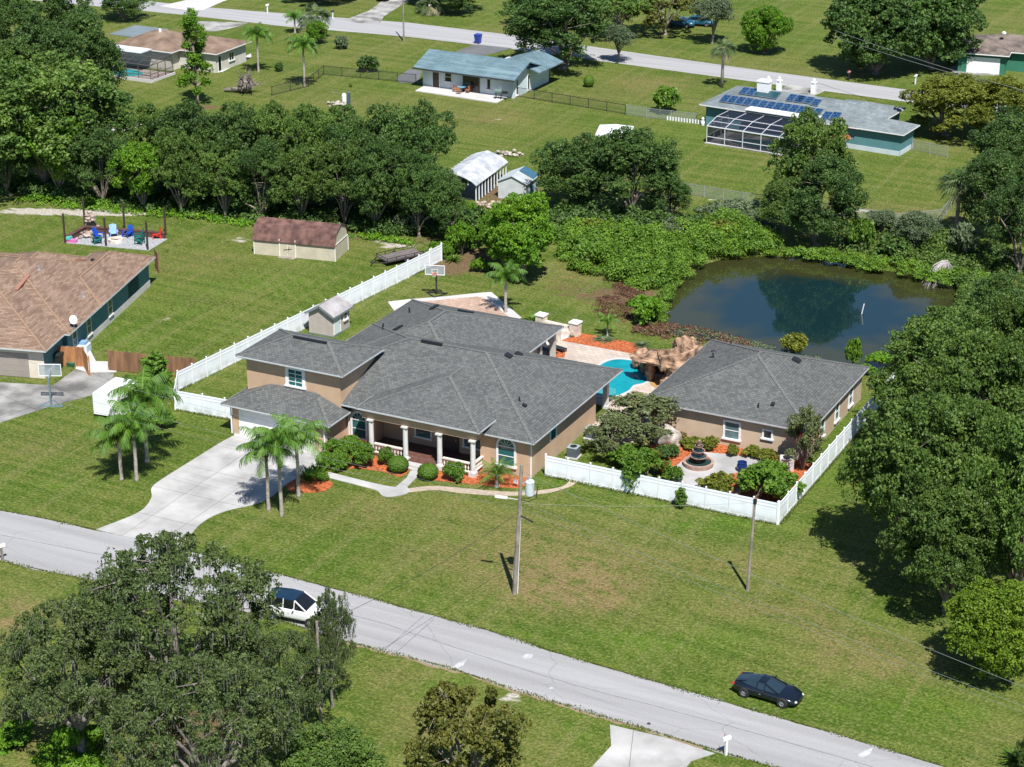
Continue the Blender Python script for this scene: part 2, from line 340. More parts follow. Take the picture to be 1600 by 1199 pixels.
for a in [(740,400,60,30,.6),(700,420,50,18,.5),(880,450,50,20,.38),(930,465,40,14,.4),(300,1150,60,30,1.0),(260,1140,40,20,.8),(60,352,60,4,.3),(770,300,50,20,.6),(820,310,60,25,.5),(380,1150,40,30,.4),(700,200,30,15,.25),(760,190,40,10,.35),(665,375,40,6,.5),(970,150,1,1,0),
          (1000,460,30,10,.6),(560,372,60,5,.5),(1430,385,40,8,.6),(1500,345,20,20,.6),(320,168,30,6,.8),(980,460,40,30,.5),(1380,345,60,6,.4),(490,160,20,5,.3)]: patch(brown, *a)
# worn verge beside the front road
col = np.stack([np.clip(dry,0,1), np.clip(lush,0,1), np.clip(sand,0,1), np.clip(brown,0,1)], 1).astype(np.float32)
nx, ny = len(gx), len(gy); me = bpy.data.meshes.new('ground')
V = np.stack([P[:,0], P[:,1], Z], 1).astype(np.float32)
ii = (np.arange(ny-1)[:,None]*nx + np.arange(nx-1)[None,:]).ravel(); F = np.stack([ii, ii+1, ii+nx+1, ii+nx], 1).astype(np.int32)
def fast_mesh(me, V, F):
    me.vertices.add(len(V)); me.vertices.foreach_set('co', V.astype(np.float32).ravel())
    me.loops.add(F.size); me.loops.foreach_set('vertex_index', F.astype(np.int32).ravel())
    me.polygons.add(len(F)); me.polygons.foreach_set('loop_start', np.arange(0, F.size, F.shape[1], dtype=np.int32))
    me.update(calc_edges=True)
fast_mesh(me, V, F)
ca = me.color_attributes.new('patch', 'FLOAT_COLOR', 'POINT'); ca.data.foreach_set('color', col.ravel())
me.shade_smooth()
def grass_mat():
    m, n, l, b = new_mat('lawn_grass'); b.inputs['Roughness'].default_value = .95; b.inputs['Specular IOR Level'].default_value = .15
    at = n.new('ShaderNodeVertexColor'); at.layer_name = 'patch'; sep = n.new('ShaderNodeSeparateColor'); l.new(at.outputs[0], sep.inputs[0])
    def nz(scale, detail=5, rot=0.0, dist=0.0):
        s, mp = pos_node(n, scale, 'world', rot); l.new(s, mp.inputs[0]); t = n.new('ShaderNodeTexNoise'); t.inputs['Scale'].default_value = 1
        t.inputs['Detail'].default_value = detail; t.inputs['Distortion'].default_value = dist; l.new(mp.outputs[0], t.inputs['Vector']); return t.outputs['Fac']
    def mixc(fac, a, c):
        x = n.new('ShaderNodeMix'); x.data_type = 'RGBA'
        l.new(fac, x.inputs[0])
        for s, v in ((6, a), (7, c)):
            if isinstance(v, tuple): x.inputs[s].default_value = (*v,1)
            else: l.new(v, x.inputs[s])
        return x.outputs[2]
    def rng(v, a, c, lo=0.0, hi=1.0):
        x = n.new('ShaderNodeMapRange'); x.inputs[1].default_value = a; x.inputs[2].default_value = c; x.inputs[3].default_value = lo; x.inputs[4].default_value = hi; l.new(v, x.inputs[0]); return x.outputs[0]
    def mth(op, a, c):
        x = n.new('ShaderNodeMath'); x.operation = op
        for i, v in ((0, a), (1, c)):
            if isinstance(v, (int, float)): x.inputs[i].default_value = v
            else: l.new(v, x.inputs[i])
        return x.outputs[0]
    big = nz((.055,.075,1), 4); med = nz(.35, 7, .4, .6); fine = nz(4.2, 7, .3, .4); vf = nz(7.5, 4); mow = nz((.06,.9,1), 4, .06); mow2 = nz((.9,.05,1), 3, .5)
    green = mixc(rng(med,.35,.65), (.052,.098,.008), (.098,.138,.018))
    green = mixc(rng(big,.42,.62), green, (.110,.136,.025))
    # lush patches, mowing rows, dry tufts
    lf = mth('MULTIPLY', sep.outputs[1], rng(med,.25,.6,.35,1.0)); green = mixc(lf, green, (.060,.142,.004))
    # mower passes: narrow lighter and darker rows that wander a little
    def rows(rot, w):
        s, mp = pos_node(n, 1, 'world', rot); l.new(s, mp.inputs[0]); t = n.new('ShaderNodeTexWave'); t.wave_type = 'BANDS'; t.bands_direction = 'Y'; t.inputs['Scale'].default_value = w; t.inputs['Distortion'].default_value = 2.2; t.inputs['Detail'].default_value = 3; t.inputs['Detail Scale'].default_value = .35; l.new(mp.outputs[0], t.inputs['Vector']); return t.outputs['Fac']
    msk = rng(nz(.02,2),.47,.53); ra = rows(.03,.28); rb = rows(.75,.24)
    rw = mth('ADD', mth('MULTIPLY', ra, mth('SUBTRACT', 1.0, msk)), mth('MULTIPLY', rb, msk)); rw = mth('MULTIPLY', rw, rng(nz(.12,4),.35,.65,.05,.55))
    green = mixc(rw, green, (.138,.170,.034))
    mw = rng(mow,.45,.60,0,.75); green = mixc(mw, green, (.048,.098,.006))
    dr = mth('ADD', mth('MULTIPLY', rng(mow2,.48,.64), .28), mth('MULTIPLY', rng(fine,.48,.7), .5))
    green = mixc(dr, green, (.190,.182,.068))
    dry = mth('MULTIPLY', mth('ADD', mth('MULTIPLY', sep.outputs[0], .95), mth('MULTIPLY', rng(big,.55,.7), .14)), rng(nz(.9,7,.2,.8),.33,.62,.2,1.1))
    c = mixc(mth('MINIMUM', dry, .9), green, (.215,.160,.072))
    al = at.outputs[1]
    bf = rng(mth('ADD', mth('MULTIPLY', al, 1.1), mth('MULTIPLY', mth('SUBTRACT', nz(1.3,7,0,.5), .5), 1.1)), .3, .6, 0, .9); bf = mth('MULTIPLY', bf, rng(al,.05,.2))
    c = mixc(bf, c, (.15,.095,.055))
    sf = rng(mth('ADD', sep.outputs[2], mth('MULTIPLY', mth('SUBTRACT', nz((.7,1.6,1),8,.2,.7), .5), 1.5)), .35, .6); sf = mth('MULTIPLY', sf, rng(sep.outputs[2],.05,.2))
    c = mixc(sf, c, (.42,.385,.33))
    sc = n.new('ShaderNodeVectorMath'); sc.operation = 'SCALE'; l.new(c, sc.inputs[0]); l.new(mth('MULTIPLY', rng(fine,.3,.7,.74,1.24), rng(vf,.3,.7,.68,1.32)), sc.inputs['Scale'])
    l.new(sc.outputs[0], b.inputs['Base Color'])
    bp = n.new('ShaderNodeBump'); bp.inputs['Strength'].default_value = .9; bp.inputs['Distance'].default_value = .12; l.new(vf, bp.inputs['Height'])
    bp2 = n.new('ShaderNodeBump'); bp2.inputs['Strength'].default_value = .5; bp2.inputs['Distance'].default_value = .3; l.new(fine, bp2.inputs['Height']); l.new(bp.outputs[0], bp2.inputs['Normal']); l.new(bp2.outputs[0], b.inputs['Normal'])
    return m
me.materials.append(grass_mat())
g = bpy.data.objects.new('ground', me); C.objects.link(g); g['kind'] = 'structure'

# pond water: murky brown body under a calm mirror of the sky
m_pond, n_, l_, b_ = new_mat('pond_water'); b_.inputs['Base Color'].default_value = (.022,.028,.010,1); b_.inputs['Roughness'].default_value = .035; b_.inputs['IOR'].default_value = 1.75
s_, mp_ = pos_node(n_, .9, 'world'); l_.new(s_, mp_.inputs[0]); z_ = n_.new('ShaderNodeTexNoise'); z_.inputs['Scale'].default_value = 1; z_.inputs['Detail'].default_value = 3; l_.new(mp_.outputs[0], z_.inputs['Vector'])
q_ = n_.new('ShaderNodeBump'); q_.inputs['Strength'].default_value = .10; q_.inputs['Distance'].default_value = .05; l_.new(z_.outputs['Fac'], q_.inputs['Height']); l_.new(q_.outputs[0], b_.inputs['Normal'])
# shallows are murky brown, the deep middle has reflected sky blue painted in
g_ = n_.new('ShaderNodeNewGeometry'); mv_ = n_.new('ShaderNodeMapping'); mv_.inputs['Location'].default_value = (-.62,-3.35,0); mv_.inputs['Scale'].default_value = (1/15.5,1/13.8,0); l_.new(g_.outputs['Position'], mv_.inputs[0])
ln_ = n_.new('ShaderNodeVectorMath'); ln_.operation = 'LENGTH'; l_.new(mv_.outputs[0], ln_.inputs[0]); nn_ = n_.new('ShaderNodeTexNoise'); nn_.inputs['Scale'].default_value = .35; nn_.inputs['Detail'].default_value = 5; l_.new(g_.outputs['Position'], nn_.inputs['Vector'])
ad_ = n_.new('ShaderNodeMath'); ad_.operation = 'MULTIPLY_ADD'; ad_.inputs[1].default_value = .5; l_.new(nn_.outputs['Fac'], ad_.inputs[0]); l_.new(ln_.outputs['Value'], ad_.inputs[2])
cr_ = n_.new('ShaderNodeValToRGB'); cr_.color_ramp.elements[0].position = .75; cr_.color_ramp.elements[0].color = (.006,.022,.026,1); cr_.color_ramp.elements[1].position = 1.05; cr_.color_ramp.elements[1].color = (.034,.036,.012,1); l_.new(ad_.outputs[0], cr_.inputs[0]); l_.new(cr_.outputs[0], b_.inputs['Base Color'])
xs = [p[0] for p in pond_poly]; ys = [p[1] for p in pond_poly]
mb = MB(); mb.add([(min(xs)-3,min(ys)-3,-.42),(max(xs)+3,min(ys)-3,-.42),(max(xs)+3,max(ys)+3,-.42),(min(xs)-3,max(ys)+3,-.42)], [(0,1,2,3)])
struct('pond_water', mb, m_pond)

# ------------------------------------------------------------------ roads, drives and paths
def road_mat(name, base, crack=True):
    m, n, l, b = new_mat(name); b.inputs['Roughness'].default_value = .9; b.inputs['Specular IOR Level'].default_value = .3
    def nz(scale, detail, rot=0.0):
        s, mp = pos_node(n, scale, 'world', rot); l.new(s, mp.inputs[0]); t = n.new('ShaderNodeTexNoise'); t.inputs['Scale'].default_value = 1; t.inputs['Detail'].default_value = detail; l.new(mp.outputs[0], t.inputs['Vector']); return t.outputs['Fac']
    r = n.new('ShaderNodeValToRGB'); e = r.color_ramp.elements; e[0].position = .3; e[1].position = .7
    e[0].color = (*[c*.84 for c in base],1); e[1].color = (*[c*1.12 for c in base],1); l.new(nz((.035,.9,1),7,.045), r.inputs[0])
    sp = n.new('ShaderNodeMapRange'); sp.inputs[1].default_value = .3; sp.inputs[2].default_value = .7; sp.inputs[3].default_value = .9; sp.inputs[4].default_value = 1.1; l.new(nz(14,3), sp.inputs[0])
    mu = n.new('ShaderNodeVectorMath'); mu.operation = 'SCALE'; l.new(r.outputs[0], mu.inputs[0]); l.new(sp.outputs[0], mu.inputs['Scale'])
    out = mu.outputs[0]
    if crack:
        s, mp = pos_node(n, (.11,.2,1), 'world', .1); l.new(s, mp.inputs[0]); dn = n.new('ShaderNodeTexNoise'); dn.inputs['Scale'].default_value = 3; dn.inputs['Detail'].default_value = 6; l.new(mp.outputs[0], dn.inputs['Vector'])
        ad = n.new('ShaderNodeMix'); ad.data_type = 'VECTOR'; ad.inputs[0].default_value = .12; l.new(mp.outputs[0], ad.inputs[4]); l.new(dn.outputs['Color'], ad.inputs[5])
        v = n.new('ShaderNodeTexVoronoi'); v.feature = 'DISTANCE_TO_EDGE'; v.inputs['Scale'].default_value = 1; l.new(ad.outputs[1], v.inputs['Vector'])
        cr = n.new('ShaderNodeMapRange'); cr.inputs[1].default_value = .002; cr.inputs[2].default_value = .007; cr.inputs[3].default_value = .86; cr.inputs[4].default_value = 1; l.new(v.outputs['Distance'], cr.inputs[0])
        m2 = n.new('ShaderNodeVectorMath'); m2.operation = 'SCALE'; l.new(out, m2.inputs[0]); l.new(cr.outputs[0], m2.inputs['Scale']); out = m2.outputs[0]
    l.new(out, b.inputs['Base Color'])
    bp = n.new('ShaderNodeBump'); bp.inputs['Strength'].default_value = .3; bp.inputs['Distance'].default_value = .02; l.new(nz(20,3), bp.inputs['Height']); l.new(bp.outputs[0], b.inputs['Normal'])
    return m
m_road = road_mat('pale_asphalt', (.312,.308,.312)); m_road2 = road_mat('far_asphalt', (.335,.332,.338), False)
m_asph = M('dark_asphalt', (.12,.125,.13), .9, .15, .5, detail=8, kind='world')
def ragged(a, b, n, amp, seed):
    """edge line from a to b, a little ragged where grass creeps over the asphalt"""
    r = random.Random(seed); out = []
    for i in range(n+1):
        t = i/n; x = a[0]+(b[0]-a[0])*t; y = a[1]+(b[1]-a[1])*t
        q = mnoise.noise(Vector((x*.35, seed, 0)))*amp + r.uniform(-.4,.4)*amp*.35
        out.append((x, y+q))
    return out
def poly_line(pts, n, amp, seed):
    out = []
    for i in range(len(pts)-1):
        seg = ragged(pts[i], pts[i+1], n, amp, seed)
        if i and out: off = out[-1][1]-seg[0][1]; seg = seg[1:]
        out += seg
    return out
far_e = [(-150,-2.0)] + [W(0,798), W(75,812), W(150,829), W(300,862), W(440,899), W(600,941), W(760,985), W(900,1030), W(1100,1088), W(1300,1146), W(1480,1200)] + [(110,-26.5)]
near_e = [(-150,-9.0)] + [W(0,876), W(70,893), W(150,908), W(300,942), W(420,965), W(540,1003), W(700,1044), W(800,1077), W(950,1123), W(1100,1168), W(1250,1212)] + [(110,-31.5)]
def strip(name, up, lo, mat, z0=-.05, z1=.015):
    poly = up + lo[::-1]
    mb = MB(); bm = bmesh.new(); vs = [bm.verts.new((x,y,z1)) for x,y in poly]; f = bm.faces.new(vs)
    if f.normal.z < 0: f.normal_flip()
    f.normal_update()
    if f.normal.z < 0: f.normal_flip()
    bmesh.ops.triangulate(bm, faces=[f]); mb.add([v.co[:] for v in bm.verts], [[v.index for v in q.verts] for q in (bm.verts.index_update() or bm.faces)]); bm.free()
    return struct(name, mb, mat)
strip('road', poly_line(far_e, 34, .24, 3), poly_line(near_e, 34, .22, 8), m_road)
# far street
fu = [(-260,98),W(-60,-22),W(150,-8),W(300,10),W(450,22),W(640,36),W(800,55),W(1000,84),W(1200,112),W(1405,139),(20,128),(90,132)]
fl = [(-260,90),W(-60,-10),W(150,10),W(300,25),W(450,42),W(640,58),W(800,77),W(1000,104),W(1200,131),W(1405,158),(20,122.5),(90,126.5)]
strip('far_road', poly_line(fu, 10, .12, 5), poly_line(fl, 10, .12, 9), m_road2)
# seam, cracks, dark cross lines and repair patches of the front road
m_seam = M('road_seam', (.19,.19,.20), .9, .2, 3, kind='world')
mid = [((a[0]+b[0])/2, (a[1]+b[1])/2) for a, b in zip(far_e, near_e)]
mid = [(-60,W(0,838)[1])] + [W(0,836), W(150,866), W(300,900), W(440,932), W(600,975), W(760,1028), W(900,1072), W(1100,1124), W(1300,1180), W(1450,1225)]
up_ = poly_line(mid, 14, .10, 21); strip('road_seam', [(x,y+.035) for x,y in up_], [(x,y-.035) for x,y in up_], m_seam, z1=.020)
for k_, (a_, b_) in enumerate((((599,1018),(662,963)),((617,1022),(678,968)),((1061,1083),(1069,1077)),((1121,1101),(1130,1093)),((1175,1114),(1179,1106)))):  # leading pair: thin dark lines across the road; the rest are cracks
    p_, q_ = W(*a_), W(*b_); sg = ragged(p_, q_, 10, .12, 30+k_); strip('road_dark_line', [(x-.035,y) for x,y in sg], [(x+.03,y) for x,y in sg], m_seam, z1=.021)
m_patch = M('pale_patch', (.42,.42,.44), .9, .15, 2, kind='world')
for pp_ in ([(706,1044),(716,1036),(730,1030),(724,1040),(712,1046)],[(815,1028),(822,1022),(833,1023),(830,1029),(820,1030)],[(1340,1181),(1350,1174),(1364,1169),(1360,1178),(1348,1185)],[(856,1076),(862,1074),(866,1076),(860,1078)]):
    strip('road_patch', [W(*pp_[0]),W(*pp_[1]),W(*pp_[2])], [W(*pp_[4 if len(pp_)>4 else 3]),W(*pp_[3])], m_patch, z1=.022)
m_tar = M('tar_spot', (.04,.04,.042), .8, .1, 2, kind='world'); strip('road_stain', [W(1010,1131),W(1014,1129),W(1017,1131)], [W(1012,1133),W(1016,1133)], m_tar, z1=.022)
# pale sand edge along the near kerbless verge
up = poly_line(near_e[6:11], 34, .22, 8); 
m_sandedge = M('sandy_verge', (.30,.21,.14), .95, .2, 2, kind='world', col2=(.20,.17,.09))
strip('sand_verge', [(x,y+.12) for x,y in up], [(x,y-.22-.22*mnoise.noise(Vector((x*1.1,2,0)))) for x,y in up], m_sandedge, z1=.008)

def flat(name, pts, mat, z=.03, t=None):
    """thin slab with a level top"""
    mb = MB(); bm = bmesh.new(); vs = [bm.verts.new((x,y,z)) for x,y in pts]; f = bm.faces.new(vs); f.normal_update()
    if f.normal.z < 0: f.normal_flip(); f.normal_update()
    r = bmesh.ops.extrude_face_region(bm, geom=[f]); 
    for g_ in r['geom']:
        if isinstance(g_, bmesh.types.BMVert): pass
    bm.faces.ensure_lookup_table()
    newv = [g_ for g_ in r['geom'] if isinstance(g_, bmesh.types.BMVert)]
    for v in vs: v.co.z = z - .12
    for v in newv: v.co.z = z
    bmesh.ops.recalc_face_normals(bm, faces=bm.faces); bmesh.ops.triangulate(bm, faces=bm.faces)
    bm.verts.index_update(); mb.add([v.co[:] for v in bm.verts], [[v.index for v in q.verts] for q in bm.faces]); bm.free()
    return struct(name, mb, mat)
def smooth_px(pts, n=6):
    P_ = [Vector((*W(*p), 0)) for p in pts]; out = []
    for i in range(len(P_)-1):
        p0, p1, p2, p3 = P_[max(i-1,0)], P_[i], P_[i+1], P_[min(i+2,len(P_)-1)]
        for k in range(n):
            t = k/n; out.append(.5*((2*p1)+(p2-p0)*t+(2*p0-5*p1+4*p2-p3)*t*t+(3*p1-p0-3*p2+p3)*t**3))
    out.append(P_[-1]); return [(p.x,p.y) for p in out]
def slabs_mat(name, bw, bh, rot, off=(0,0), base=(.34,.335,.325), col2=(.44,.43,.42)):
    """concrete poured in bays, dark control joints"""
    m = M(name, base, .9, .1, .4, detail=9, col2=col2, bump=.1, kind='world'); n, l = m.node_tree.nodes, m.node_tree.links; b = n['Principled BSDF']
    src = b.inputs['Base Color'].links[0].from_socket; s, mp = pos_node(n, 1, 'world', rot); mp.inputs['Location'].default_value = (*off,0); l.new(s, mp.inputs[0])
    br = n.new('ShaderNodeTexBrick'); br.offset = 0; br.inputs['Scale'].default_value = 1; br.inputs['Mortar Size'].default_value = .022; br.inputs['Brick Width'].default_value = bw; br.inputs['Row Height'].default_value = bh
    br.inputs['Color1'].default_value = (1,1,1,1); br.inputs['Color2'].default_value = (.93,.93,.93,1); br.inputs['Mortar'].default_value = (.42,.4,.38,1); l.new(mp.outputs[0], br.inputs['Vector'])
    x = n.new('ShaderNodeMix'); x.data_type = 'RGBA'; x.blend_type = 'MULTIPLY'; x.inputs[0].default_value = 1; l.new(src, x.inputs[6]); l.new(br.outputs['Color'], x.inputs[7])
    s2, mp2 = pos_node(n, (.5,.22,1), 'world'); l.new(s2, mp2.inputs[0]); nz = n.new('ShaderNodeTexNoise'); nz.inputs['Scale'].default_value = 1; nz.inputs['Detail'].default_value = 8; l.new(mp2.outputs[0], nz.inputs['Vector'])
    mr = n.new('ShaderNodeMapRange'); mr.inputs[1].default_value = .55; mr.inputs[2].default_value = .72; mr.inputs[3].default_value = 1; mr.inputs[4].default_value = .8; l.new(nz.outputs['Fac'], mr.inputs[0])
    mu = n.new('ShaderNodeVectorMath'); mu.operation = 'SCALE'; l.new(x.outputs[2], mu.inputs[0]); l.new(mr.outputs[0], mu.inputs['Scale']); l.new(mu.outputs[0], b.inputs['Base Color'])
    return m
drive = smooth_px([(150,828),(215,802),(236,780),(237,763),(255,748),(300,720),(340,695),(366,681)]) + [W(367,672), W(510,704), W(512,722)] + \
        smooth_px([(470,745),(448,757),(425,776),(400,788),(350,800),(315,818),(290,848),(288,862)])
flat('driveway', drive, slabs_mat('driveway_concrete', 3.05, 4.2, 0, (.55,1.2)), .04)
wk = smooth_px([(512,738),(560,750),(598,759),(618,762)]) + [W(635,748), W(641,737), W(655,734), W(652,746)] + smooth_px([(636,762),(640,768),(632,773),(610,777),(597,775),(588,767),(560,759),(513,747)])
flat('front_path', wk, m_conc, .05)
pth = smooth_px([(636,764),(680,760),(740,765),(800,769),(850,766),(880,760),(893,748)]) + [W(905,752)] + smooth_px([(893,760),(860,770),(820,774),(780,775),(720,771),(680,766),(638,770)])
flat('garden_path', pth, M('sandstone_edging', (.38,.31,.24), .9, .12, 3, kind='world'), .03)
flat('front_mulch_bed', smooth_px([(514,737),(530,733),(565,733),(600,738),(622,745),(634,742)],5)+[W(640,735),W(650,733)]+smooth_px([(652,746),(680,751),(740,757),(800,763),(818,760),(829,752)],5)+[(2.9,.3),(-13,.3),(-13,-3)]+[W(512,715)], m_mulch, .02)
flat('palm_mulch_bed', smooth_px([(444,757),(455,768),(480,770),(505,768),(520,758),(512,750),(505,742),(470,742),(450,748)],6), m_mulch, .022)
# pool deck, back beds, court
deck = [W(850,542),W(875,533),W(984,553),W(1003,560),W(1090,560),(7.7,25),(7.7,10.5),(6.6,8.2),(4.6,9.2),(3.0,11),(3.0,15.4),(-5.2,16.4)]
flat('pool_deck', deck, m_travert, .06)
flat('back_mulch_bed', smooth_px([(876,533),(895,522),(919,523),(960,531),(988,536),(1003,545)],4)+[W(1003,556),W(984,552.6),W(876,533.4)], m_mulch, .03)
flat('seat_wall_path', [W(846,523),W(893,518),W(903,522),W(876,533),W(850,541),W(835,533)], m_conc_w, .05)
flat('side_mulch_bed', [W(862,548),W(885,545),W(882,560),W(860,560)], m_mulch, .085)
court = [W(606,472),W(640,468),W(692,464),W(750,458),W(768,457),W(815,497),W(760,520),W(700,520),W(620,492)]
flat('paver_court', court, m_conc_w, .03)
flat('paver_court_inlay', [W(634,474),W(745,464),W(757,466),W(796,496),W(700,512),W(640,484)], m_pink, .036)
# fountain garden
flat('garden_mulch_bed', [(12.6,4.2),(22.3,3.2),(22.4,12.4),(19.5,12.6),(8.5,12.7),(8.2,10.2),(11.5,8.0)], m_mulch, .02)
flat('garden_patio', [W(1048,735),W(1086,706),W(1150,712),W(1232,722),W(1225,735),W(1160,738),W(1120,745),W(1098,768),W(1060,762)], m_conc, .05)
# other drives
flat('neighbour_driveway', [W(-60,560),W(0,598),W(83,603),W(118,577),W(140,583),W(170,578),W(178,585),W(175,600),W(150,616),W(80,635),W(0,661),W(-80,690),(-75,-12)], slabs_mat('neighbour_drive', 4.6, 4.0, rad(15), (0,0), (.13,.127,.12), (.33,.32,.305)), .03)
flat('side_walk', [W(127,545),W(140,546),W(150,565),W(182,566),W(182,582),W(140,583),W(118,577)], m_conc_w, .036)
flat('near_driveway', [W(953,1133),W(1042,1154),W(1117,1178),W(1080,1190),W(1060,1215),W(1000,1260),W(880,1260),W(925,1199),W(955,1166)], slabs_mat('near_drive_concrete', 5.0, 5.4, rad(-20), (2,2)), .03)
flat('wing_walk', [W(336,110),W(345,107),W(392,84),W(393,89),W(347,113)], m_conc_w, .03)
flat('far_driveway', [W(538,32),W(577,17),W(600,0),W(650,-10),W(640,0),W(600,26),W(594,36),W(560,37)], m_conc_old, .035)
flat('far_left_driveway', [W(250,10),W(320,-6),W(400,-14),W(350,2),W(318,16),W(290,16)], m_conc_w, .035)
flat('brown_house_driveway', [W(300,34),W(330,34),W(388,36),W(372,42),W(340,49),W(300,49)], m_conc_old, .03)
flat('blue_house_driveway', [W(722,77),W(745,70),W(800,76),W(770,84),W(690,100),W(680,98)], m_asph, .035)
flat('blue_house_side_drive', [W(618,123),W(640,108),W(660,112),W(652,130),W(625,130)], m_asph, .03)
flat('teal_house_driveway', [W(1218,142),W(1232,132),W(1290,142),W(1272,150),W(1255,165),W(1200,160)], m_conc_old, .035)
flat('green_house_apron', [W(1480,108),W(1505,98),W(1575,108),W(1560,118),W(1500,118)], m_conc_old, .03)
flat('blue_house_patio', [W(649,143),W(662,136),W(700,140),W(803,148),W(776,162)], m_conc_w, .12)
# ------------------------------------------------------------------ building parts
def fr(x, y, ang):
    """local frame on a wall: (u along the wall, d outwards, z)"""
    nx, ny = math.cos(ang), math.sin(ang); tx, ty = -ny, nx
    return lambda u, d, z: (x + tx*u + nx*d, y + ty*u + ny*d, z)
def wbox(mb, f, u0, u1, d0, d1, z0, z1):
    return mb.add([f(u0,d0,z0),f(u1,d0,z0),f(u1,d1,z0),f(u0,d1,z0),f(u0,d0,z1),f(u1,d0,z1),f(u1,d1,z1),f(u0,d1,z1)],
                  [(0,3,2,1),(4,5,6,7),(0,1,5,4),(1,2,6,5),(2,3,7,6),(3,0,4,7)])
def window(P, x, y, z0, w, h, ang, arch=False, grid=(1,2), trim=.14, mat=None, glass=None, sill=True, world=True):
    f = fr(x, y, ang); mb = MB(); H2 = h - w/2 if arch else h; mat = mat or m_trim
    wbox(mb, f, -w/2-trim, -w/2, -.02, .07, z0, z0+H2); wbox(mb, f, w/2, w/2+trim, -.02, .07, z0, z0+H2)
    if arch:
        n = 12
        for r0, r1, d0, d1 in ((w/2, w/2+trim, -.02, .07),):
            vs = []
            for k in range(n+1):
                a = math.pi*k/n
                for r, d in ((r0,d0),(r1,d0),(r1,d1),(r0,d1)): vs.append(f(-r*math.cos(a), d, z0+H2+r*math.sin(a)))
            mb.add(vs, [(i*4+j, i*4+(j+1)%4, (i+1)*4+(j+1)%4, (i+1)*4+j) for i in range(n) for j in range(4)])
        wbox(mb, f, -w/2, w/2, 0, .05, z0+H2-.035, z0+H2+.035)
        for k in range(1,5):
            a = math.pi*k/5; mb.beam(f(-.15*math.cos(a),.03,z0+H2+.15*math.sin(a)), f(-w/2*math.cos(a),.03,z0+H2+w/2*math.sin(a)), .025, .03)
    else: wbox(mb, f, -w/2-trim, w/2+trim, -.02, .07, z0+h, z0+h+trim)
    for i in range(1, grid[0]): u = -w/2 + w*i/grid[0]; wbox(mb, f, u-.02, u+.02, 0, .045, z0, z0+H2)
    for i in range(1, grid[1]): z = z0 + H2*i/grid[1]; wbox(mb, f, -w/2, w/2, 0, .05, z-.025, z+.025)
    o = obj('window', mb, mat, P, world)
    g_ = MB(); n = 12
    pts = [(-w/2,z0),(w/2,z0),(w/2,z0+H2)] + ([(w/2*math.cos(math.pi*k/n), z0+H2+w/2*math.sin(math.pi*k/n)) for k in range(1,n)] if arch else []) + [(-w/2,z0+H2)]
    m = len(pts); g_.add([f(u,.0,z) for u,z in pts]+[f(u,.02,z) for u,z in pts], [tuple(range(m,2*m)), tuple(range(m-1,-1,-1))]+[(i,(i+1)%m,(i+1)%m+m,i+m) for i in range(m)])
    obj('pane', g_, glass or m_glass, o, world)
    if sill:
        s_ = MB(); wbox(s_, f, -w/2-trim-.06, w/2+trim+.06, -.02, .16, z0-.14, z0); obj('sill', s_, mat, o, world)
    return o
def door(P, x, y, z0, w, h, ang, mat, trimmat=None, world=True, name='door', panels=0):
    f = fr(x, y, ang); mb = MB(); wbox(mb, f, -w/2, w/2, 0, .05, z0, z0+h)
    for i in range(1, panels): wbox(mb, f, -w/2+.03, w/2-.03, .05, .062, z0+h*i/panels-.012, z0+h*i/panels+.012)
    o = obj(name, mb, mat, P, world)
    if trimmat:
        t = MB(); wbox(t, f, -w/2-.12, -w/2, -.02, .08, z0, z0+h); wbox(t, f, w/2, w/2+.12, -.02, .08, z0, z0+h); wbox(t, f, -w/2-.12, w/2+.12, -.02, .08, z0+h, z0+h+.12)
        obj('door_frame', t, trimmat, o, world)
    if name == 'door':
        k = MB(); p = f(w/2-.12,.09,z0+1.0); k.box(p[0]-.04,p[1]-.04,p[2]-.04,p[0]+.04,p[1]+.04,p[2]+.04); obj('handle', k, m_steel, o, world)
    return o
def vent_box(P, x, y, z, t, dirn, l=.6, w=.35, world=True):
    """low box vent lying on a roof slope; dirn = downhill direction"""
    mb = MB(); c, s = math.cos(dirn), math.sin(dirn); vs = []
    for a, b, dz in ((-1,-1,0),(1,-1,0),(1,1,0),(-1,1,0),(-1,-1,1),(1,-1,1),(1,1,1),(-1,1,1)):
        u = a*w/2; v = b*l/2; X = x + c*u - s*v; Y = y + s*u + c*v; vs.append((X, Y, z - u*t + (.14 if dz else -.03)))
    mb.add(vs, [(0,3,2,1),(4,5,6,7),(0,1,5,4),(1,2,6,5),(2,3,7,6),(3,0,4,7)])
    return obj('roof_vent', mb, m_vent, P, world)
def vent_pipe(P, x, y, z, r=.06, h=.35, world=True, mat=None):
    mb = MB(); mb.lathe(x, y, [(r*1.9,z-.1),(r*1.6,z+.05),(r,z+.07),(r,z+h)], 8); return obj('vent_pipe', mb, mat or m_vent, P, world)
def zroof(x, y, rects):
    return max((z + t*min(x-x0, x1-x, y-y0, y1-y)) for (x0,y0,x1,y1,z,t) in rects)
def zr(P, rects, x, y): return zroof(x, y, rects)
def fascia(mb, x0, y0, x1, y1, z, w=.035, h=.13):
    for a in ((x0-w,y0-w,x1+w,y0),(x0-w,y1,x1+w,y1+w),(x0-w,y0,x0,y1),(x1,y0,x1+w,y1)): mb.box(a[0],a[1],z-h,a[2],a[3],z-.012)
def ridge_caps(mb, segs, w=.13):
    for a, b in segs:
        a = Vector(a)+Vector((0,0,.012)); b = Vector(b)+Vector((0,0,.012)); n = max(1, int((b-a).length/.32))
        for i in range(n): mb.beam(a+(b-a)*(i/n), a+(b-a)*((i+.93)/n), w*2, .035)
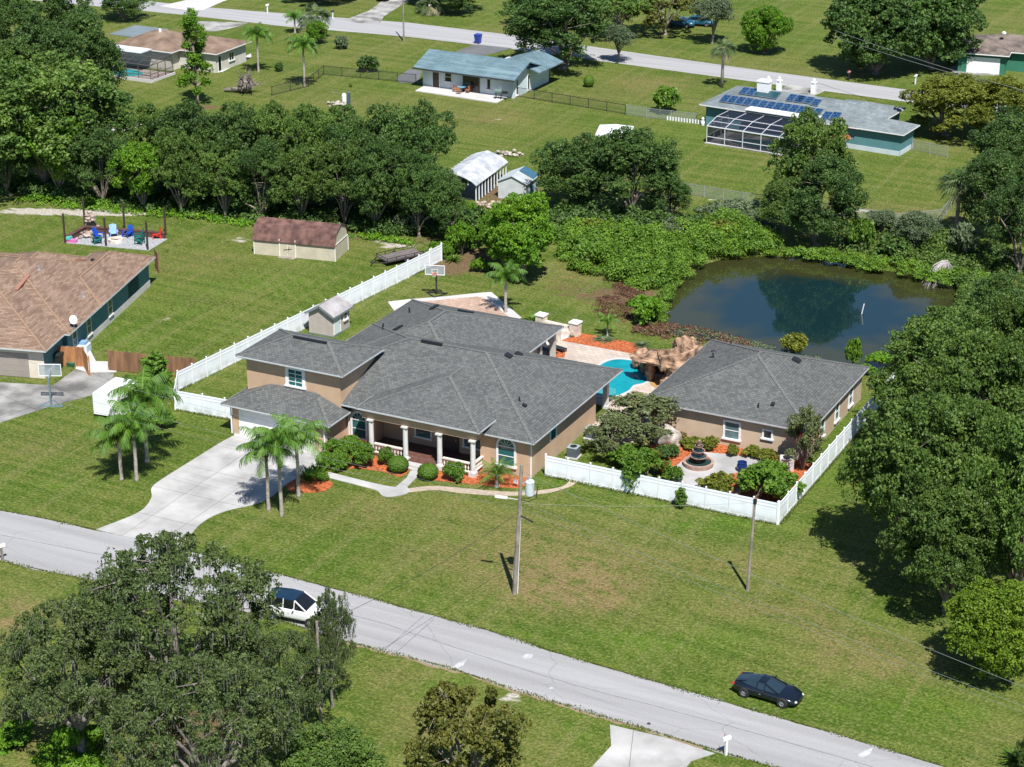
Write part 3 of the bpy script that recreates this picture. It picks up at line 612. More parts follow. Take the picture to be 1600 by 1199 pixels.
def hip_lines(x0, y0, x1, y1, z, t):
    w, d = x1-x0, y1-y0; h = min(w,d)/2*t
    r = [(x0+d/2,(y0+y1)/2,z+h),(x1-d/2,(y0+y1)/2,z+h)] if w >= d else [((x0+x1)/2,y0+w/2,z+h),((x0+x1)/2,y1-w/2,z+h)]
    if w >= d: L = [((x0,y0,z),r[0]),((x0,y1,z),r[0]),((x1,y0,z),r[1]),((x1,y1,z),r[1])]
    else: L = [((x0,y0,z),r[0]),((x1,y0,z),r[0]),((x0,y1,z),r[1]),((x1,y1,z),r[1])]
    return L + [(r[0], r[1])]

# ------------------------------------------------------------------ main house
t_ = .36
R1 = (-19.9,-.41,3.65,16.1,3.3,t_); R2 = (-19.85,5.0,-4.9,22.87,3.297,t_); R3 = (-11.1,-1.68,-.32,11.2,3.9,.30)
R4 = (-22.5,-1.04,-12.6,5.5,6.0,t_); R5 = (-22.52,-3.4,-12.5,5.2,2.7,.40)
MH = thing('main_house', 'large tan stucco house with grey shingled hip roofs and a white columned front porch', 'house', (-8,6,0))
mb = MB(); T = .12
def wall_ring(mb, x0, y0, x1, y1, z0, z1, t=.2):
    mb.box(x0,y0,z0,x1,y0+t,z1); mb.box(x0,y1-t,z0,x1,y1,z1); mb.box(x0,y0+t,z0,x0+t,y1-t,z1); mb.box(x1-t,y0+t,z0,x1,y1-t,z1)
# front wall pieces, porch recess, right wing, back wing
mb.box(-13.2,.19,-.1,-10.5,.39,3.18); mb.box(-1.2,.19,-.1,3.05,.39,3.18)
mb.box(-10.7,.39,-.1,-10.5,1.7,3.19); mb.box(-1.2,.39,-.1,-1.0,1.7,3.19); mb.box(-10.5,1.5,-.1,-1.2,1.7,3.19)
mb.box(2.85,.39,-.1,3.05,12.2,3.18); mb.box(-5.5,12.0,-.1,2.85,12.2,3.18); mb.box(-5.7,12.0,-.1,-5.5,19.0,3.18)
mb.box(-19.3,19.0,-.1,-5.5,19.2,3.18); mb.box(-19.3,.19,-.1,-19.1,19.0,3.18)
mb.box(-10.75,-1.36,3.02,-.68,-1.06,3.72)                      # porch beam
mb.box(-10.75,-1.06,3.02,-10.45,.3,3.72); mb.box(-.98,-1.06,3.02,-.68,.3,3.72); mb.box(-10.45,.19,3.0,-.98,.39,4.0)
mb.box(2.5,12.2,2.75,2.8,15.5,3.12); mb.box(-5.3,15.2,2.75,2.5,15.5,3.12); mb.box(-5.6,19.2,2.75,-5.3,22.3,3.12); mb.box(-19,22.0,2.75,-5.6,22.3,3.12)
obj('wall', mb, m_stucco, MH, True)
mb = MB(); wall_ring(mb, -21.9,-.45,-13.2,4.95,2.5,5.86); mb.box(-21.9,-2.8,-.1,-21.3,-2.6,2.58); mb.box(-14.3,-2.8,-.1,-13.1,-2.6,2.58); mb.box(-21.3,-2.8,2.25,-14.3,-2.6,2.58)
mb.box(-13.3,-2.6,-.1,-13.1,5,2.58); mb.box(-21.9,-2.6,-.1,-21.7,5,2.58); mb.box(-21.7,4.75,-.1,-13.3,4.95,2.5)
obj('garage_wall', mb, m_stucco, MH, True, label='two storey garage wing wall of tan stucco')
mb = MB()
for r in (R1,R2,R4,R5): mb.hip(*r)
# porch hip: its front half, running back into the main slope
mb.hip(*R3)
rf = obj('roof', mb, m_roof, MH, True)
mb = MB()
rects = [R1,R2,R3]
def vis(seg, own, others):
    a, b = Vector(seg[0]), Vector(seg[1]); out = []; n = 14
    for i in range(n):
        p, q = a+(b-a)*(i/n), a+(b-a)*((i+1)/n); m = (p+q)/2
        if all(z + t*min(m.x-x0,x1-m.x,m.y-y0,y1-m.y) < m.z+.04 for (x0,y0,x1,y1,z,t) in others if x0<m.x<x1 and y0<m.y<y1): out.append((p,q))
    return out
allr = [R1,R2,R3,R4,R5]
for r in allr:
    for s_ in hip_lines(*r):
        mb = MB(); ridge_caps(mb, vis(s_, r, [o for o in allr if o is not r]))
        if mb.v: obj('ridge_cap', mb, m_ridge, rf, True)
mb = MB()
for r in (R4,R5): fascia(mb, *r[:5])
fascia(mb, *R1[:5]); fascia(mb, -19.85,5.0,-4.9,22.87,3.285)
for a in ((-11.14,-1.72,-.28,-1.68),(-11.14,-1.68,-11.1,1.15),(-.32,-1.68,-.28,1.15)): mb.box(a[0],a[1],3.77,a[2],a[3],3.888)
obj('fascia', mb, M('gutter_grey', (.46,.49,.51), .5, .06, 2), rf, True)
# downspouts
mb = MB(); mb.box(3.06,.24,.05,3.14,.34,3.0); mb.beam((3.1,.29,3.0),(3.5,-.1,3.22),.09,.09); obj('downspout', mb, m_white, MH, True)
for b_ in ((-13.32,-2.95,.05,-13.22,-2.85,2.5),(-21.98,-2.95,.05,-21.9,-2.85,2.5),(-12.9,.08,.05,-12.82,.18,3.05)): mb = MB(); mb.box(*b_); obj('downspout', mb, m_white, MH, True)
# garage door
g_ = door(MH, -17.8,-2.72,.02,7.0,2.23, rad(-90), m_white, name='garage_door', panels=4)
# windows
window(MH, -17.3,-.45,4.1,1.25,1.35, rad(-90), grid=(2,4), trim=.3)
mb = MB(); f = fr(-17.3,-.45,rad(-90)); vs = []
for k in range(9):
    a = math.pi*k/8
    vs += [f(-.92*math.cos(a), .0, 5.6+.22*math.sin(a)), f(-.92*math.cos(a), .065, 5.6+.22*math.sin(a))]
mb.add(vs + [f(0,.0,5.6), f(0,.065,5.6)], [(2*i,2*i+1,2*i+3,2*i+2) for i in range(8)] + [(2*i+1,19,2*i+3) for i in range(8)]); obj('window_arch_trim', mb, m_trim, MH, True)
window(MH, -11.95,.19,.45,1.2,2.1, rad(-90), arch=True, grid=(1,2), trim=.17)
window(MH, 1.05,.19,.75,1.35,2.2, rad(-90), arch=True, grid=(1,2), trim=.18)
window(MH, 3.05,4.2,1.75,.95,1.0, rad(0), grid=(1,1), trim=.12, sill=False)
window(MH, -6.9,1.5,1.0,1.3,1.45, rad(-90), grid=(1,2), trim=.13)
window(MH, -2.5,1.5,1.0,1.5,1.45, rad(-90), grid=(1,2), trim=.13)
door(MH, -4.6,1.5,.29,1.5,2.2, rad(-90), m_door, m_door)
# porch
mb = MB(); mb.box(-10.45,-1.5,-.05,-1.25,1.49,.28); obj('porch_floor', mb, m_tile, MH, True)
mb = MB()
for k, (r_, z) in enumerate(((1.15,.08),(.75,.17))):
    pts = [(-5.4 + (1.35+r_*.25)*math.cos(a)*1.0, -1.45 - r_*abs(math.sin(a))) for a in [math.pi*i/12 for i in range(13)]]
    mb.prism([(x,y) for x,y in pts], -.05, z+.02)
obj('porch_steps', mb, m_conc, MH, True)
for cx in (-9.95,-6.9,-3.9,-1.02):
    mb = MB(); mb.box(cx-.27,-1.62,-.05,cx+.27,-1.08,.34)
    mb.lathe(cx, -1.35, [(.26,.34),(.26,.42),(.21,.48),(.205,.54),(.195,2.8),(.22,2.85),(.25,2.92)], 18); mb.box(cx-.26,-1.61,2.92,cx+.26,-1.09,3.03)
    obj('column', mb, m_col, MH, True, smooth=False)
m_bal = M('cast_balustrade', (.68,.62,.55), .8, .06, 3)
for x0, x1 in ((-9.68,-7.17),(-3.63,-1.29)):
    mb = MB(); mb.box(x0,-1.44,.28,x1,-1.26,.36); mb.box(x0,-1.46,.98,x1,-1.24,1.08); n = 9
    for i in range(n):
        x = x0 + (x1-x0)*(i+.5)/n; mb.lathe(x, -1.35, [(.045,.36),(.03,.44),(.07,.58),(.035,.8),(.05,.98)], 8)
    obj('balustrade', mb, m_bal, MH, True)
mb = MB(); mb.box(-1.11,-1.08,.28,-.93,.19,.36); mb.box(-1.13,-1.08,.98,-.91,.19,1.08)
for i in range(5): mb.lathe(-1.02, -.95+i*.24, [(.045,.36),(.03,.44),(.07,.58),(.035,.8),(.05,.98)], 8)
obj('balustrade', mb, m_bal, MH, True)
# square patio posts by the pool
m_post = M('grey_post', (.42,.40,.37), .85, .08, 2)
for x, y, mm in ((2.55,15.3,m_col),(-5.45,21.9,m_post),(-5.45,19.2,m_post)):
    mb = MB(); mb.box(x-.2,y-.2,.0,x+.2,y+.2,2.78); mb.box(x-.27,y-.27,.0,x+.27,y+.27,.25); obj('patio_post', mb, mm, MH, True)
# roof vents
for (x,y,l,w,d_) in ((-14.6,17.4,1.0,.45,180),(-15.2,12.2,1.0,.45,180),(-3.4,11.2,.55,.5,0),(-3.2,9.0,.55,.5,0),(.9,3.6,.3,.3,0)):
    vent_box(MH, x, y, zroof(x,y,rects)+.02, t_, rad(d_), l, w)
for (x,y) in ((-17.5,18.2),(-17.0,17.4),(-17.6,13.9),(-17.2,13.1),(.3,3.9)): vent_pipe(MH, x, y, zroof(x,y,rects))
mb = MB(); z = 3.3+t_*7.45; mb.box(-12.5,18.0,z-.22,-10.2,18.25,z-.1+.0)
mb = MB(); zz = zroof(-17.4,2.05,[R4]); mb.box(-18.9,1.86,zz-.03,-15.8,2.06,zz+.14); obj('ridge_vent', mb, m_vent, MH, True)
mb = MB(); zz = zroof(-8.6,7.7,rects); mb.box(-10.4,7.55,zz-.03,-8.5,7.78,zz+.19); obj('ridge_vent', mb, m_vent, MH, True)
mb = MB(); zz = zroof(-12,18.6,rects); zz = 3.297+t_*min(22.87-17.6, 7.4); mb.box(-12.4,17.5,zz-.03,-10.9,17.72,zz+.17); obj('ridge_vent', mb, m_vent, MH, True)

# ------------------------------------------------------------------ guest house
GR = (7.12,12.2,21.1,27.0,2.75,.375)
GH = thing('guest_house', 'smaller beige stucco guest house with one grey hip roof beside the pond', 'house', (14,19.6,0))
mb = MB(); wall_ring(mb, 7.6,12.65,20.7,26.55,-.1,2.63); obj('wall', mb, m_stucco2, GH, True)
mb = MB(); mb.hip(*GR); rf = obj('roof', mb, m_roof, GH, True)
mb = MB(); 
for s_ in hip_lines(*GR): mb = MB(); ridge_caps(mb, [s_]); obj('ridge_cap', mb, m_ridge, rf, True)
mb = MB(); fascia(mb, *GR[:5]); obj('fascia', mb, M('grey_fascia', (.42,.42,.43), .6, .05, 3), rf, True)
window(GH, 14.6,12.65,.72,1.15,1.35, rad(-90), grid=(1,2), trim=.17, glass=M('blind_glass', (.10,.17,.17), .15, .3, 1))
window(GH, 17.55,12.65,1.35,.6,.6, rad(-90), grid=(1,1), trim=.15, glass=m_glassd)
for y in (16.5,20.1,23.6): window(GH, 20.7,y,.6,.75,1.5, 0, grid=(1,2), trim=.16)
vent_box(GH, 16.6,21.6, zroof(16.6,21.6,[GR])+.02, .375, 0, .65,.6); vent_box(GH, 17.3,14.2, zroof(17.3,14.2,[GR])+.02, .375, rad(-90), .28,.28)
for (x,y) in ((9.6,21.0),(9.9,24.3),(16.3,13.7)): vent_pipe(GH, x, y, zroof(x,y,[GR]))
mb = MB(); x, y = 9.6, 21.0; z = zroof(x,y,[GR]); mb.lathe(x, y, [(.05,z+.3),(.05,z+.5),(.22,z+.52),(.16,z+.6),(.02,z+.66)], 10); obj('vent_hood', mb, m_vent, GH, True)
mb = MB(); mb.box(20.71,12.75,.05,20.79,12.85,2.5); obj('downspout', mb, m_white, GH, True)

# ------------------------------------------------------------------ neighbour house on the left (turned 15 degrees)
ax, ay = W(117,515,2.8); NH_a = rad(15.3)
NH = thing('neighbour_house', 'low brown shingled house with teal side wall at the left edge', 'house', (ax, ay, 0), NH_a)
def loc_of(P, px, py, z):
    X, Y = W(px, py, z); (lx, ly, lz), a = XF[P.name]; c, n = math.cos(-a), math.sin(-a); return ((X-lx)*c-(Y-ly)*n, (X-lx)*n+(Y-ly)*c)
# local axes: x right along the front, y away; right eave of the long wing is x = 0
bk = loc_of(NH, 240, 401, 2.8)[1]; fx, fy = loc_of(NH, 71, 549, 2.8)
N1 = (-17,-1.2,0,bk-2.6,2.8,.36); N4 = (-6.4,6,-.004,bk,2.79,.44); N5 = (-13.2,6,-5.9,bk-1.4,2.785,.42); N2 = (-19,fy,fx,12.5,2.802,.33); N3 = (-26,6.0,-8,18,2.796,.33)
mb = MB()
wall_ring(mb, -16.4,-.5,-.55,bk-3.2,-.1,2.68); wall_ring(mb, -5.85,bk-6,-.55,bk-.55,-.1,2.66); wall_ring(mb, -18,fy+.6,fx-.55,5,-.1,2.68); wall_ring(mb, -25.5,6.6,-12,17.4,-.1,2.68)
obj('wall', mb, [m_teal], NH)
mb = MB(); mb.box(-.56,-.52,-.1,-.5,bk-.53,.62); mb.box(fx-.56,fy+.55,-.1,fx-.5,-.4,.5)
mb.box(-18,fy+.52,-.1,fx-.5,fy+.6,.0); obj('wall_foot_strip', mb, M('sunlit_band', (.55,.53,.5), .85, .08, 1), NH)  # pale strip paints sunlight on the wall foot below the eave shade
mb = MB(); wbox(mb, fr(-5,fy+.62,rad(-90)), -14, fx+4.5, 0, .03, -.1, 2.64); obj('front_wall', mb, M('cream_stucco', (.62,.55,.46), .85, .05, 1), NH)
door(NH, fx-4.2,fy+.60,.02,4.6,2.15, rad(-90), M('tan_door', (.30,.26,.23), .6, .05, 1), name='garage_door', panels=4, world=False)
mb = MB(); mb.hip(*N1); mb.hip(*N2); mb.hip(*N3); mb.hip(*N4); mb.hip(*N5)
rf = obj('roof', mb, m_roof_brown, NH)
mb = MB(); m_rb = M('brown_ridge', (.27,.175,.115), .85, .12, 4); al = [N1,N2,N3,N4,N5]
for r in al:
    for s_ in hip_lines(*r):
        mb = MB(); ridge_caps(mb, vis(s_, r, [o for o in al if o is not r]), .09)
        if mb.v: obj('ridge_cap', mb, m_rb, rf)
mb = MB(); fascia(mb, *N1[:5]); fascia(mb, *N4[:5]); fascia(mb, *N2[:5]); fascia(mb, *N3[:5]); obj('fascia', mb, M('grey_teal_fascia', (.45,.5,.5), .6, .05, 2), rf)
for y in (1.0,4.2,9.2,):
    window(NH, -.55,y,.75,.85,1.55, 0, grid=(1,2), trim=.06, mat=m_trim, glass=M('green_glass', (.02,.06,.04), .1, 0), world=False)
# satellite dish, roof vents
dx, dy = loc_of(NH, 115, 503, 3.4); dz = zroof(dx,dy,al)
mb = MB(); mb.tube([(dx,dy,dz-.05),(dx,dy,dz+.45)], .04, 6)
ds = obj('satellite_dish', mb, m_steel, NH)
mb = MB(); cc = Vector((dx,dy-.05,dz+.75)); nrm = Vector((.5,-.75,.45)).normalized(); q = nrm.to_track_quat('Z','Y')
vs = [cc]; fs = []
for j in range(1,5):
    for k in range(18):
        a = 2*math.pi*k/18; r = .4*j/4; vs.append(cc + q @ Vector((r*math.cos(a)*.85, r*math.sin(a), .35*r*r)))
fs = [(0,1+k,1+(k+1)%18) for k in range(18)] + [(1+j*18+k,1+(j+1)*18+k,1+(j+1)*18+(k+1)%18,1+j*18+(k+1)%18) for j in range(3) for k in range(18)]
mb.add(vs, fs); mb.tube([cc + q @ Vector((0,-.45,.07)), cc + q @ Vector((0,0,.5))], .02, 5); obj('dish_bowl', mb, M('dish_grey', (.66,.68,.7), .4, .03, 2), ds)
for (px_, py_) in ((62,432),(129,446)): 
    x, y = loc_of(NH, px_, py_, 4.5); vent_pipe(NH, x, y, zroof(x,y,al), .1, .4, world=False, mat=m_steel)
x, y = loc_of(NH, 144, 395, 4.5); vent_box(NH, x, y, zroof(x,y,al)+.02, .33, 0, .3, .3, world=False)
for (p0, p1) in (((26,458),(45,442)),((114,395),(131,384))):
    a = loc_of(NH, *p0, 4.6); b = loc_of(NH, *p1, 4.6); mb = MB(); za = zroof(*a,al)+.08; zb = zroof(*b,al)+.08
    mb.beam((a[0],a[1],za),(b[0],b[1],zb),.3,.14); obj('ridge_vent', mb, M('copper_vent', (.33,.16,.11), .6, .05, 2), NH)
# entry gable lower left
ex, ey = loc_of(NH, 5, 492, 2.9); mb = MB(); mb.gable(ex-2.2,ey-2.6,ex+1.1,ey+.2,2.9,.55,.14,'y'); obj('entry_roof', mb, m_roof_brown, NH)

# ------------------------------------------------------------------ far houses
def far_house(name, label, loc, rz, walls, roofs, m_wall, m_rf, gables=(), fmat=None, flab=None):
    H = thing(name, label, 'house', loc, rz)
    mb = MB()
    for w in walls: wall_ring(mb, *w)
    obj('wall', mb, m_wall, H)
    mb = MB()
    for r in roofs: mb.hip(*r)
    for g_ in gables: mb.gable(*g_)
    rf = obj('roof', mb, m_rf, H)
    if roofs:
        mb = MB()
        for r in roofs: fascia(mb, *r[:5])
        obj('fascia', mb, fmat or m_trim, rf)
    return H
# blue roofed house: eaves X -62.9..-48, Y 99.8..~108
m_bwall = M('pale_blue_wall', (.56,.63,.66), .85, .06, .8)
m_metal = shingle('blue_grey_shingle', (.10,.165,.195), (.135,.205,.235), .6, .25, .35, streak=(.175,.25,.285))
BH = thing('blue_roofed_house', 'long pale house under a blue grey gable roof with a white back patio', 'house', (-55.4,103.6,0), rad(-1.5))
mb = MB(); wall_ring(mb, -6.7,-2.6,6.6,3.9,-.1,2.66); wall_ring(mb, .6,1.2,6.58,7.2,-.1,2.64)
mb.add([(6.59,-2.6,2.65),(6.59,3.9,2.65),(6.59,.2,3.85),(6.47,-2.6,2.65),(6.47,3.9,2.65),(6.47,.2,3.85)], [(0,1,2),(3,5,4),(0,2,5,3),(1,4,5,2)])
obj('wall', mb, m_bwall, BH)
mb = MB(); mb.gable(-7.4,-3.9,7.4,4.5,2.72,1.45,.14,'x')
def gable_roof_y(mb, x0, x1, y0, y1, z, h): mb.gable(x0,y0,x1,y1,z,h,.14,'y')
mb.gable(2.6,-.5,8.0,8.2,2.715,1.25,.14,'y')
mb2 = MB(); mb2.gable(-7.4,-3.9,7.4,4.6,2.72,1.5,.14,'x'); mb2.gable(1.2,1.0,8.3,8.0,2.70,1.2,.14,'y')
rf = obj('roof', mb2, m_metal, BH)
mb = MB(); mb.box(-7.44,-3.95,2.5,7.44,-3.90,2.70); obj('fascia', mb, M('dark_fascia', (.04,.05,.055), .6, .05, 2), rf)
door(BH, -4.7,-2.62,.05,.95,2.05, rad(-90), m_door, m_trim, world=False)
window(BH, -2.9,-2.6,1.1,.9,1.15, rad(-90), grid=(1,2), trim=.06, world=False, glass=m_glassd)
window(BH, 3.05,-2.6,.8,.45,1.3, rad(-90), grid=(1,1), trim=.05, world=False, glass=m_glassd)
sd_ = door(BH, .5,-2.62,.05,2.2,2.1, rad(-90), m_glassd, M('brown_frame', (.10,.05,.045), .6, .05, 2), name='sliding_door', world=False)
window(BH, 6.6,-1.7,.3,.45,1.9, 0, grid=(1,1), trim=.05, world=False, glass=m_glassd); window(BH, 6.6,1.4,.3,.45,1.9, 0, grid=(1,1), trim=.05, world=False, glass=m_glassd)
# teal house with solar panels
tx, ty = W(1093,163,2.7)
m_grey_rf = shingle('pale_grey_shingle', (.155,.185,.195), (.215,.245,.255), .6, .25, .4)
TH_a = rad(-5)
TH = thing('solar_roofed_house', 'teal walled house with pale grey roof covered in blue solar panels', 'house', (tx, ty, 0), TH_a)
wx, wy = loc_of(TH, 1412, 211, 2.7); wx2, wy2 = loc_of(TH, 1400, 176, 2.7)
TR = (0,0,wx2-1.2,10.5,2.7,.30); TR2 = (14.8,wy,wx,wy+5.0,2.697,.36); TR3 = (14.2,2.5,wx2+.2,11.5,2.703,.30)
mb = MB(); wall_ring(mb, .6,.6,wx2-1.8,9.9,-.1,2.58); wall_ring(mb, 15.2,wy+.45,wx-.5,wy+4.5,-.1,2.57); wall_ring(mb, 14.8,3.1,wx2-.3,10.9,-.1,2.56); obj('wall', mb, m_teal, TH)
mb = MB(); mb.box(15.15,wy+.40,-.1,wx-.45,wy+.45,.55); mb.box(wx-.5,wy+.4,-.1,wx-.45,wy+4.5,.55); obj('wall_foot_strip', mb, M('pale_blue_band', (.5,.57,.6), .8, .05, 1), TH)  # paler blue strip along the foot of the wing wall
mb = MB(); mb.hip(*TR); mb.hip(*TR2); mb.hip(*TR3); rf = obj('roof', mb, m_grey_rf, TH)
mb = MB(); fascia(mb, *TR[:5]); fascia(mb, *TR2[:5]); fascia(mb, *TR3[:5]); obj('fascia', mb, m_trim, rf)
m_solar = bricks('solar_cell', (.008,.035,.10), (.010,.045,.12), (.06,.12,.2), .5, .5, .1, .18)
m_solar2 = M('solar_heater', (.015,.06,.075), .35, .1, 2); m_alu = M('panel_frame', (.25,.3,.36), .4, 0, metal=.5)
def panel(x, y, w, d, rects, mat=None, slope=(0,1), t=.30):
    mb = MB(); z0 = zroof(x, y, rects) + .12; vs = []
    for dz in (0,.05):
        for a, b in ((-1,-1),(1,-1),(1,1),(-1,1)): vs.append((x+a*w/2, y+b*d/2, z0 + b*d/2*t + dz))
    mb.add(vs, [(0,3,2,1),(4,5,6,7),(0,1,5,4),(1,2,6,5),(2,3,7,6),(3,0,4,7)])
    o = obj('solar_panel', mb, m_alu, TH)
    m2 = MB(); m2.add([(x+a*(w/2-.05), y+b*(d/2-.05), z0+b*(d/2-.05)*t+.056) for a, b in ((-1,-1),(1,-1),(1,1),(-1,1))], [(0,1,2,3)]); obj('solar_glass', m2, mat or m_solar, o)
for i in range(13): panel(2.55+i*1.0, 1.75, .95, 1.6, [TR])
for x in (4.0,4.98,10.2,11.2): panel(x, 3.95, .94, 1.55, [TR])
panel(7.0, 3.95, 3.1, 1.5, [TR], m_solar2)
for x in (11.5,12.5,13.5): panel(x, 3.7 if x > 13 else 3.95, .94, 1.4, [TR])
for x in (15.9,17.0): panel(x, wy+1.35, 1.05, 1.5, [TR2], t=.36)
mb = MB(); x, y = loc_of(TH, 1194, 137, 4.6); mb.box(x-.75,y-.45,2.9,x+.75,y+.45,5.3); mb.box(x-.82,y-.52,5.3,x+.82,y+.52,5.45); mb.box(x-.5,y-.3,5.45,x+.5,y+.3,5.6); obj('chimney', mb, M('white_block', (.72,.73,.73), .8, .04, 2), TH)
# screened pool cages
def cage(name, label, loc, rz, w, d, z, mansard, bays, rows, fm, sm, kerb, slope_y=True):
    """w along the back edge, d deep, roof rising away from the open side to the house"""
    K = thing(name, label, 'pool enclosure', loc, rz)
    mb = MB(); zt = z + mansard; ym = d*.45; r = .045
    for i in range(bays+1):
        x = w*i/bays; mb.beam((x,0,0),(x,0,z),.07,.07); mb.beam((x,0,z),(x,ym,zt),.06,.06); mb.beam((x,ym,zt),(x,d,zt),.06,.06)
    for x in (0,w):
        for j in range(1, rows+1): y = d*j/rows; mb.beam((x,y,0),(x,y,z),.08,.08)
        mb.beam((x,0,z),(x,d,z),.09,.09); mb.beam((x,0,z*.45),(x,d,z*.45),.07,.07)
    mb.beam((0,0,z),(w,0,z),.1,.1); mb.beam((0,0,z*.4),(w,0,z*.4),.07,.07); mb.beam((0,ym*.5,z+mansard*.5),(w,ym*.5,z+mansard*.5),.08,.08); mb.beam((0,ym,zt),(w,ym,zt),.09,.09); mb.beam((0,0,.1),(w,0,.1),.1,.1)
    obj('frame', mb, fm, K)
    mb = MB(); mb.add([(0,0,.1),(w,0,.1),(w,0,z),(0,0,z)], [(0,1,2,3)]); mb.add([(0,0,z+.02),(w,0,z+.02),(w,ym,zt+.02),(0,ym,zt+.02)], [(0,1,2,3)]); mb.add([(0,ym,zt+.02),(w,ym,zt+.02),(w,d,zt+.02),(0,d,zt+.02)], [(0,1,2,3)])
    for x in (0,w): mb.add([(x,0,.1),(x,d,.1),(x,d,zt),(x,ym,zt),(x,0,z)], [(0,1,2,3,4)])
    obj('screen', mb, sm, K)
    mb = MB(); mb.box(-.2,-.2,-.05,w+.2,d,.1); obj('deck', mb, kerb, K)
    return K
m_scr = screen_mat('dark_screen', (.02,.025,.035), .30); m_bronze = M('bronze_frame', (.10,.085,.08), .5, .05, 2); m_wframe = M('white_frame', (.70,.70,.74), .5, .03, 2)
m_water = M('pool_water', (.02,.42,.48), .05, .25, 1.2, col2=(.05,.55,.58), kind='world', spec=.6)
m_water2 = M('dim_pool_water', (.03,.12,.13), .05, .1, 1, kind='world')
cx, cy = W(1104,224); K = cage('pool_cage', 'white framed screen enclosure behind the solar roofed house', (cx,cy,0), rad(-5), 11.6, 5.6, 2.1, .55, 5, 3, m_wframe, screen_mat('black_screen', (.012,.014,.03), .62), m_conc_old)
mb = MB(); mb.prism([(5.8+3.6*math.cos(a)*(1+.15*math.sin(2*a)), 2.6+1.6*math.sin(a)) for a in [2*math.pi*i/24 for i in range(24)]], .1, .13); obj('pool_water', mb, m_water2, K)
mb = MB(); mb.box(2.1,5.6,3.02,11.2,8.2,3.12); obj('patio_roof', mb, M('white_patio_roof', (.72,.72,.74), .5, .12, .8), K)
# brown house far left
m_brw = M('beige_far_wall', (.55,.52,.46), .85, .08, 1)
bx, by = W(172,70,2.7); xr = W(381,69,2.7)[0]-bx
BR = far_house('brown_roofed_house', 'rambling brown roofed house behind a dark pool screen', (bx,by,0), 0, [(.6,.6,xr-6.5,9.2,-.1,2.58),(9,2.4,xr-.5,9.5,-.1,2.57)], [(0,0,xr-5.8,9.8,2.7,.33),(8,1.9,xr,10.2,2.697,.30)], m_brw, m_roof_brown2)
window(BR, xr-.5,6.0,1.0,1.1,1.0, 0, world=False, grid=(2,1), trim=.08, glass=m_glassd); window(BR, xr-.5,3.2,.1,.7,2.0, 0, world=False, grid=(1,1), trim=.08, glass=m_glassd)
mb = MB(); mb.box(-.5,-2.4,2.72,xr-9.0,.1,2.82); obj('patio_roof', mb, M('silver_patio_roof', (.62,.66,.70), .4, .15, .8), BR)
mb = MB(); mb.box(-4.5,5.8,2.4,1.2,11.8,2.52); obj('carport_roof', mb, M('flat_grey_roof', (.16,.2,.22), .7, .1, .5), BR)
mb = MB(); mb.lathe(5.2,4.3,[(.2,zroof(5.2,4.3,[(0,0,16,9.8,2.7,.33)])-.05),(.2,4.5)],8); obj('roof_vent', mb, m_white, BR)
cx, cy = W(233,130); K = cage('dark_pool_cage', 'bronze framed pool screen in front of the brown roofed house', (cx-11.5,cy+.4,0), 0, 11.5, 5.0, 2.2, .5, 6, 3, m_bronze, m_scr, M('pink_deck', (.45,.36,.33), .85, .08, 2))
mb = MB(); mb.prism([(4.8+3.5*math.cos(a), 2.4+1.7*math.sin(a)) for a in [2*math.pi*i/24 for i in range(24)]], .1, .14); obj('pool_water', mb, m_water, K)
mb = MB(); mb.box(-.3,-.35,-.05,11.8,-.2,.45); mb.box(11.7,-.2,-.05,11.85,5.0,.3); obj('kerb', mb, m_conc_w, K)
# green house top right
gx_, gy_ = W(1577,88,2.7)
GN = far_house('green_walled_house', 'green walled house with dark brown roof and white garage door in the top right corner', (gx_,gy_,0), rad(8), [(-6.6,.6,-.5,8.5,-.1,2.57),(-6,3,7,9,-.1,2.56)], [(-7.2,0,0,9.5,2.7,.36),(-6.0,2.4,9,11,2.697,.33)], M('green_wall', (.03,.16,.10), .8, .05, 1), m_roof_dark)
door(GN, -3.3,.58,.05,4.3,2.1, rad(-90), m_white, name='garage_door', panels=4, world=False)
mb = MB(); mb.lathe(-1.4,5.0,[(.1,4.2),(.28,4.5),(.28,4.7),(.1,4.8)],10); obj('roof_vent', mb, m_white, GN)
# ------------------------------------------------------------------ sheds and outbuildings
def hdg(a, b): return math.atan2(b[1]-a[1], b[0]-a[0])
m_shroof = M('shed_metal_roof', (.30,.28,.28), .6, .1, 1, col2=(.40,.375,.37))
m_grtrim = M('grey_trim', (.17,.20,.21), .7, .05, 2)
sx, sy = W(521,527)
SH = thing('garden_shed', 'small pale shed with pitched metal roof against the white fence', 'shed', (sx-1.25, sy+1.4, 0), 0)
mb = MB(); wall_ring(mb, -1.25,-1.45,1.25,1.45,.1,2.0,.1); mb.add([(-1.25,-1.45,2),(1.25,-1.45,2),(0,-1.45,2.72),(-1.25,-1.35,2),(1.25,-1.35,2),(0,-1.35,2.72)], [(0,1,2),(3,5,4)])
obj('wall', mb, m_shedwall, SH); mb = MB(); mb.gable(-1.5,-1.7,1.5,1.7,1.98,.86,.1,'y'); rf = obj('roof', mb, m_shroof, SH)
mb = MB(); mb.beam((-1.5,-1.72,1.93),(0,-1.72,2.79),.03,.2); mb.beam((1.5,-1.72,1.93),(0,-1.72,2.79),.03,.2); mb.box(1.49,-1.7,1.8,1.53,1.7,1.97); obj('gable_trim', mb, m_grtrim, rf)
door(SH, 1.25,-.75,.15,.95,1.75, 0, M('pale_blue_door',(.60,.68,.70),.6,.05,2), m_trim, world=False); window(SH, 1.25,.7,1.05,.5,.6, 0, grid=(1,2), trim=.08, world=False, glass=m_glassd)
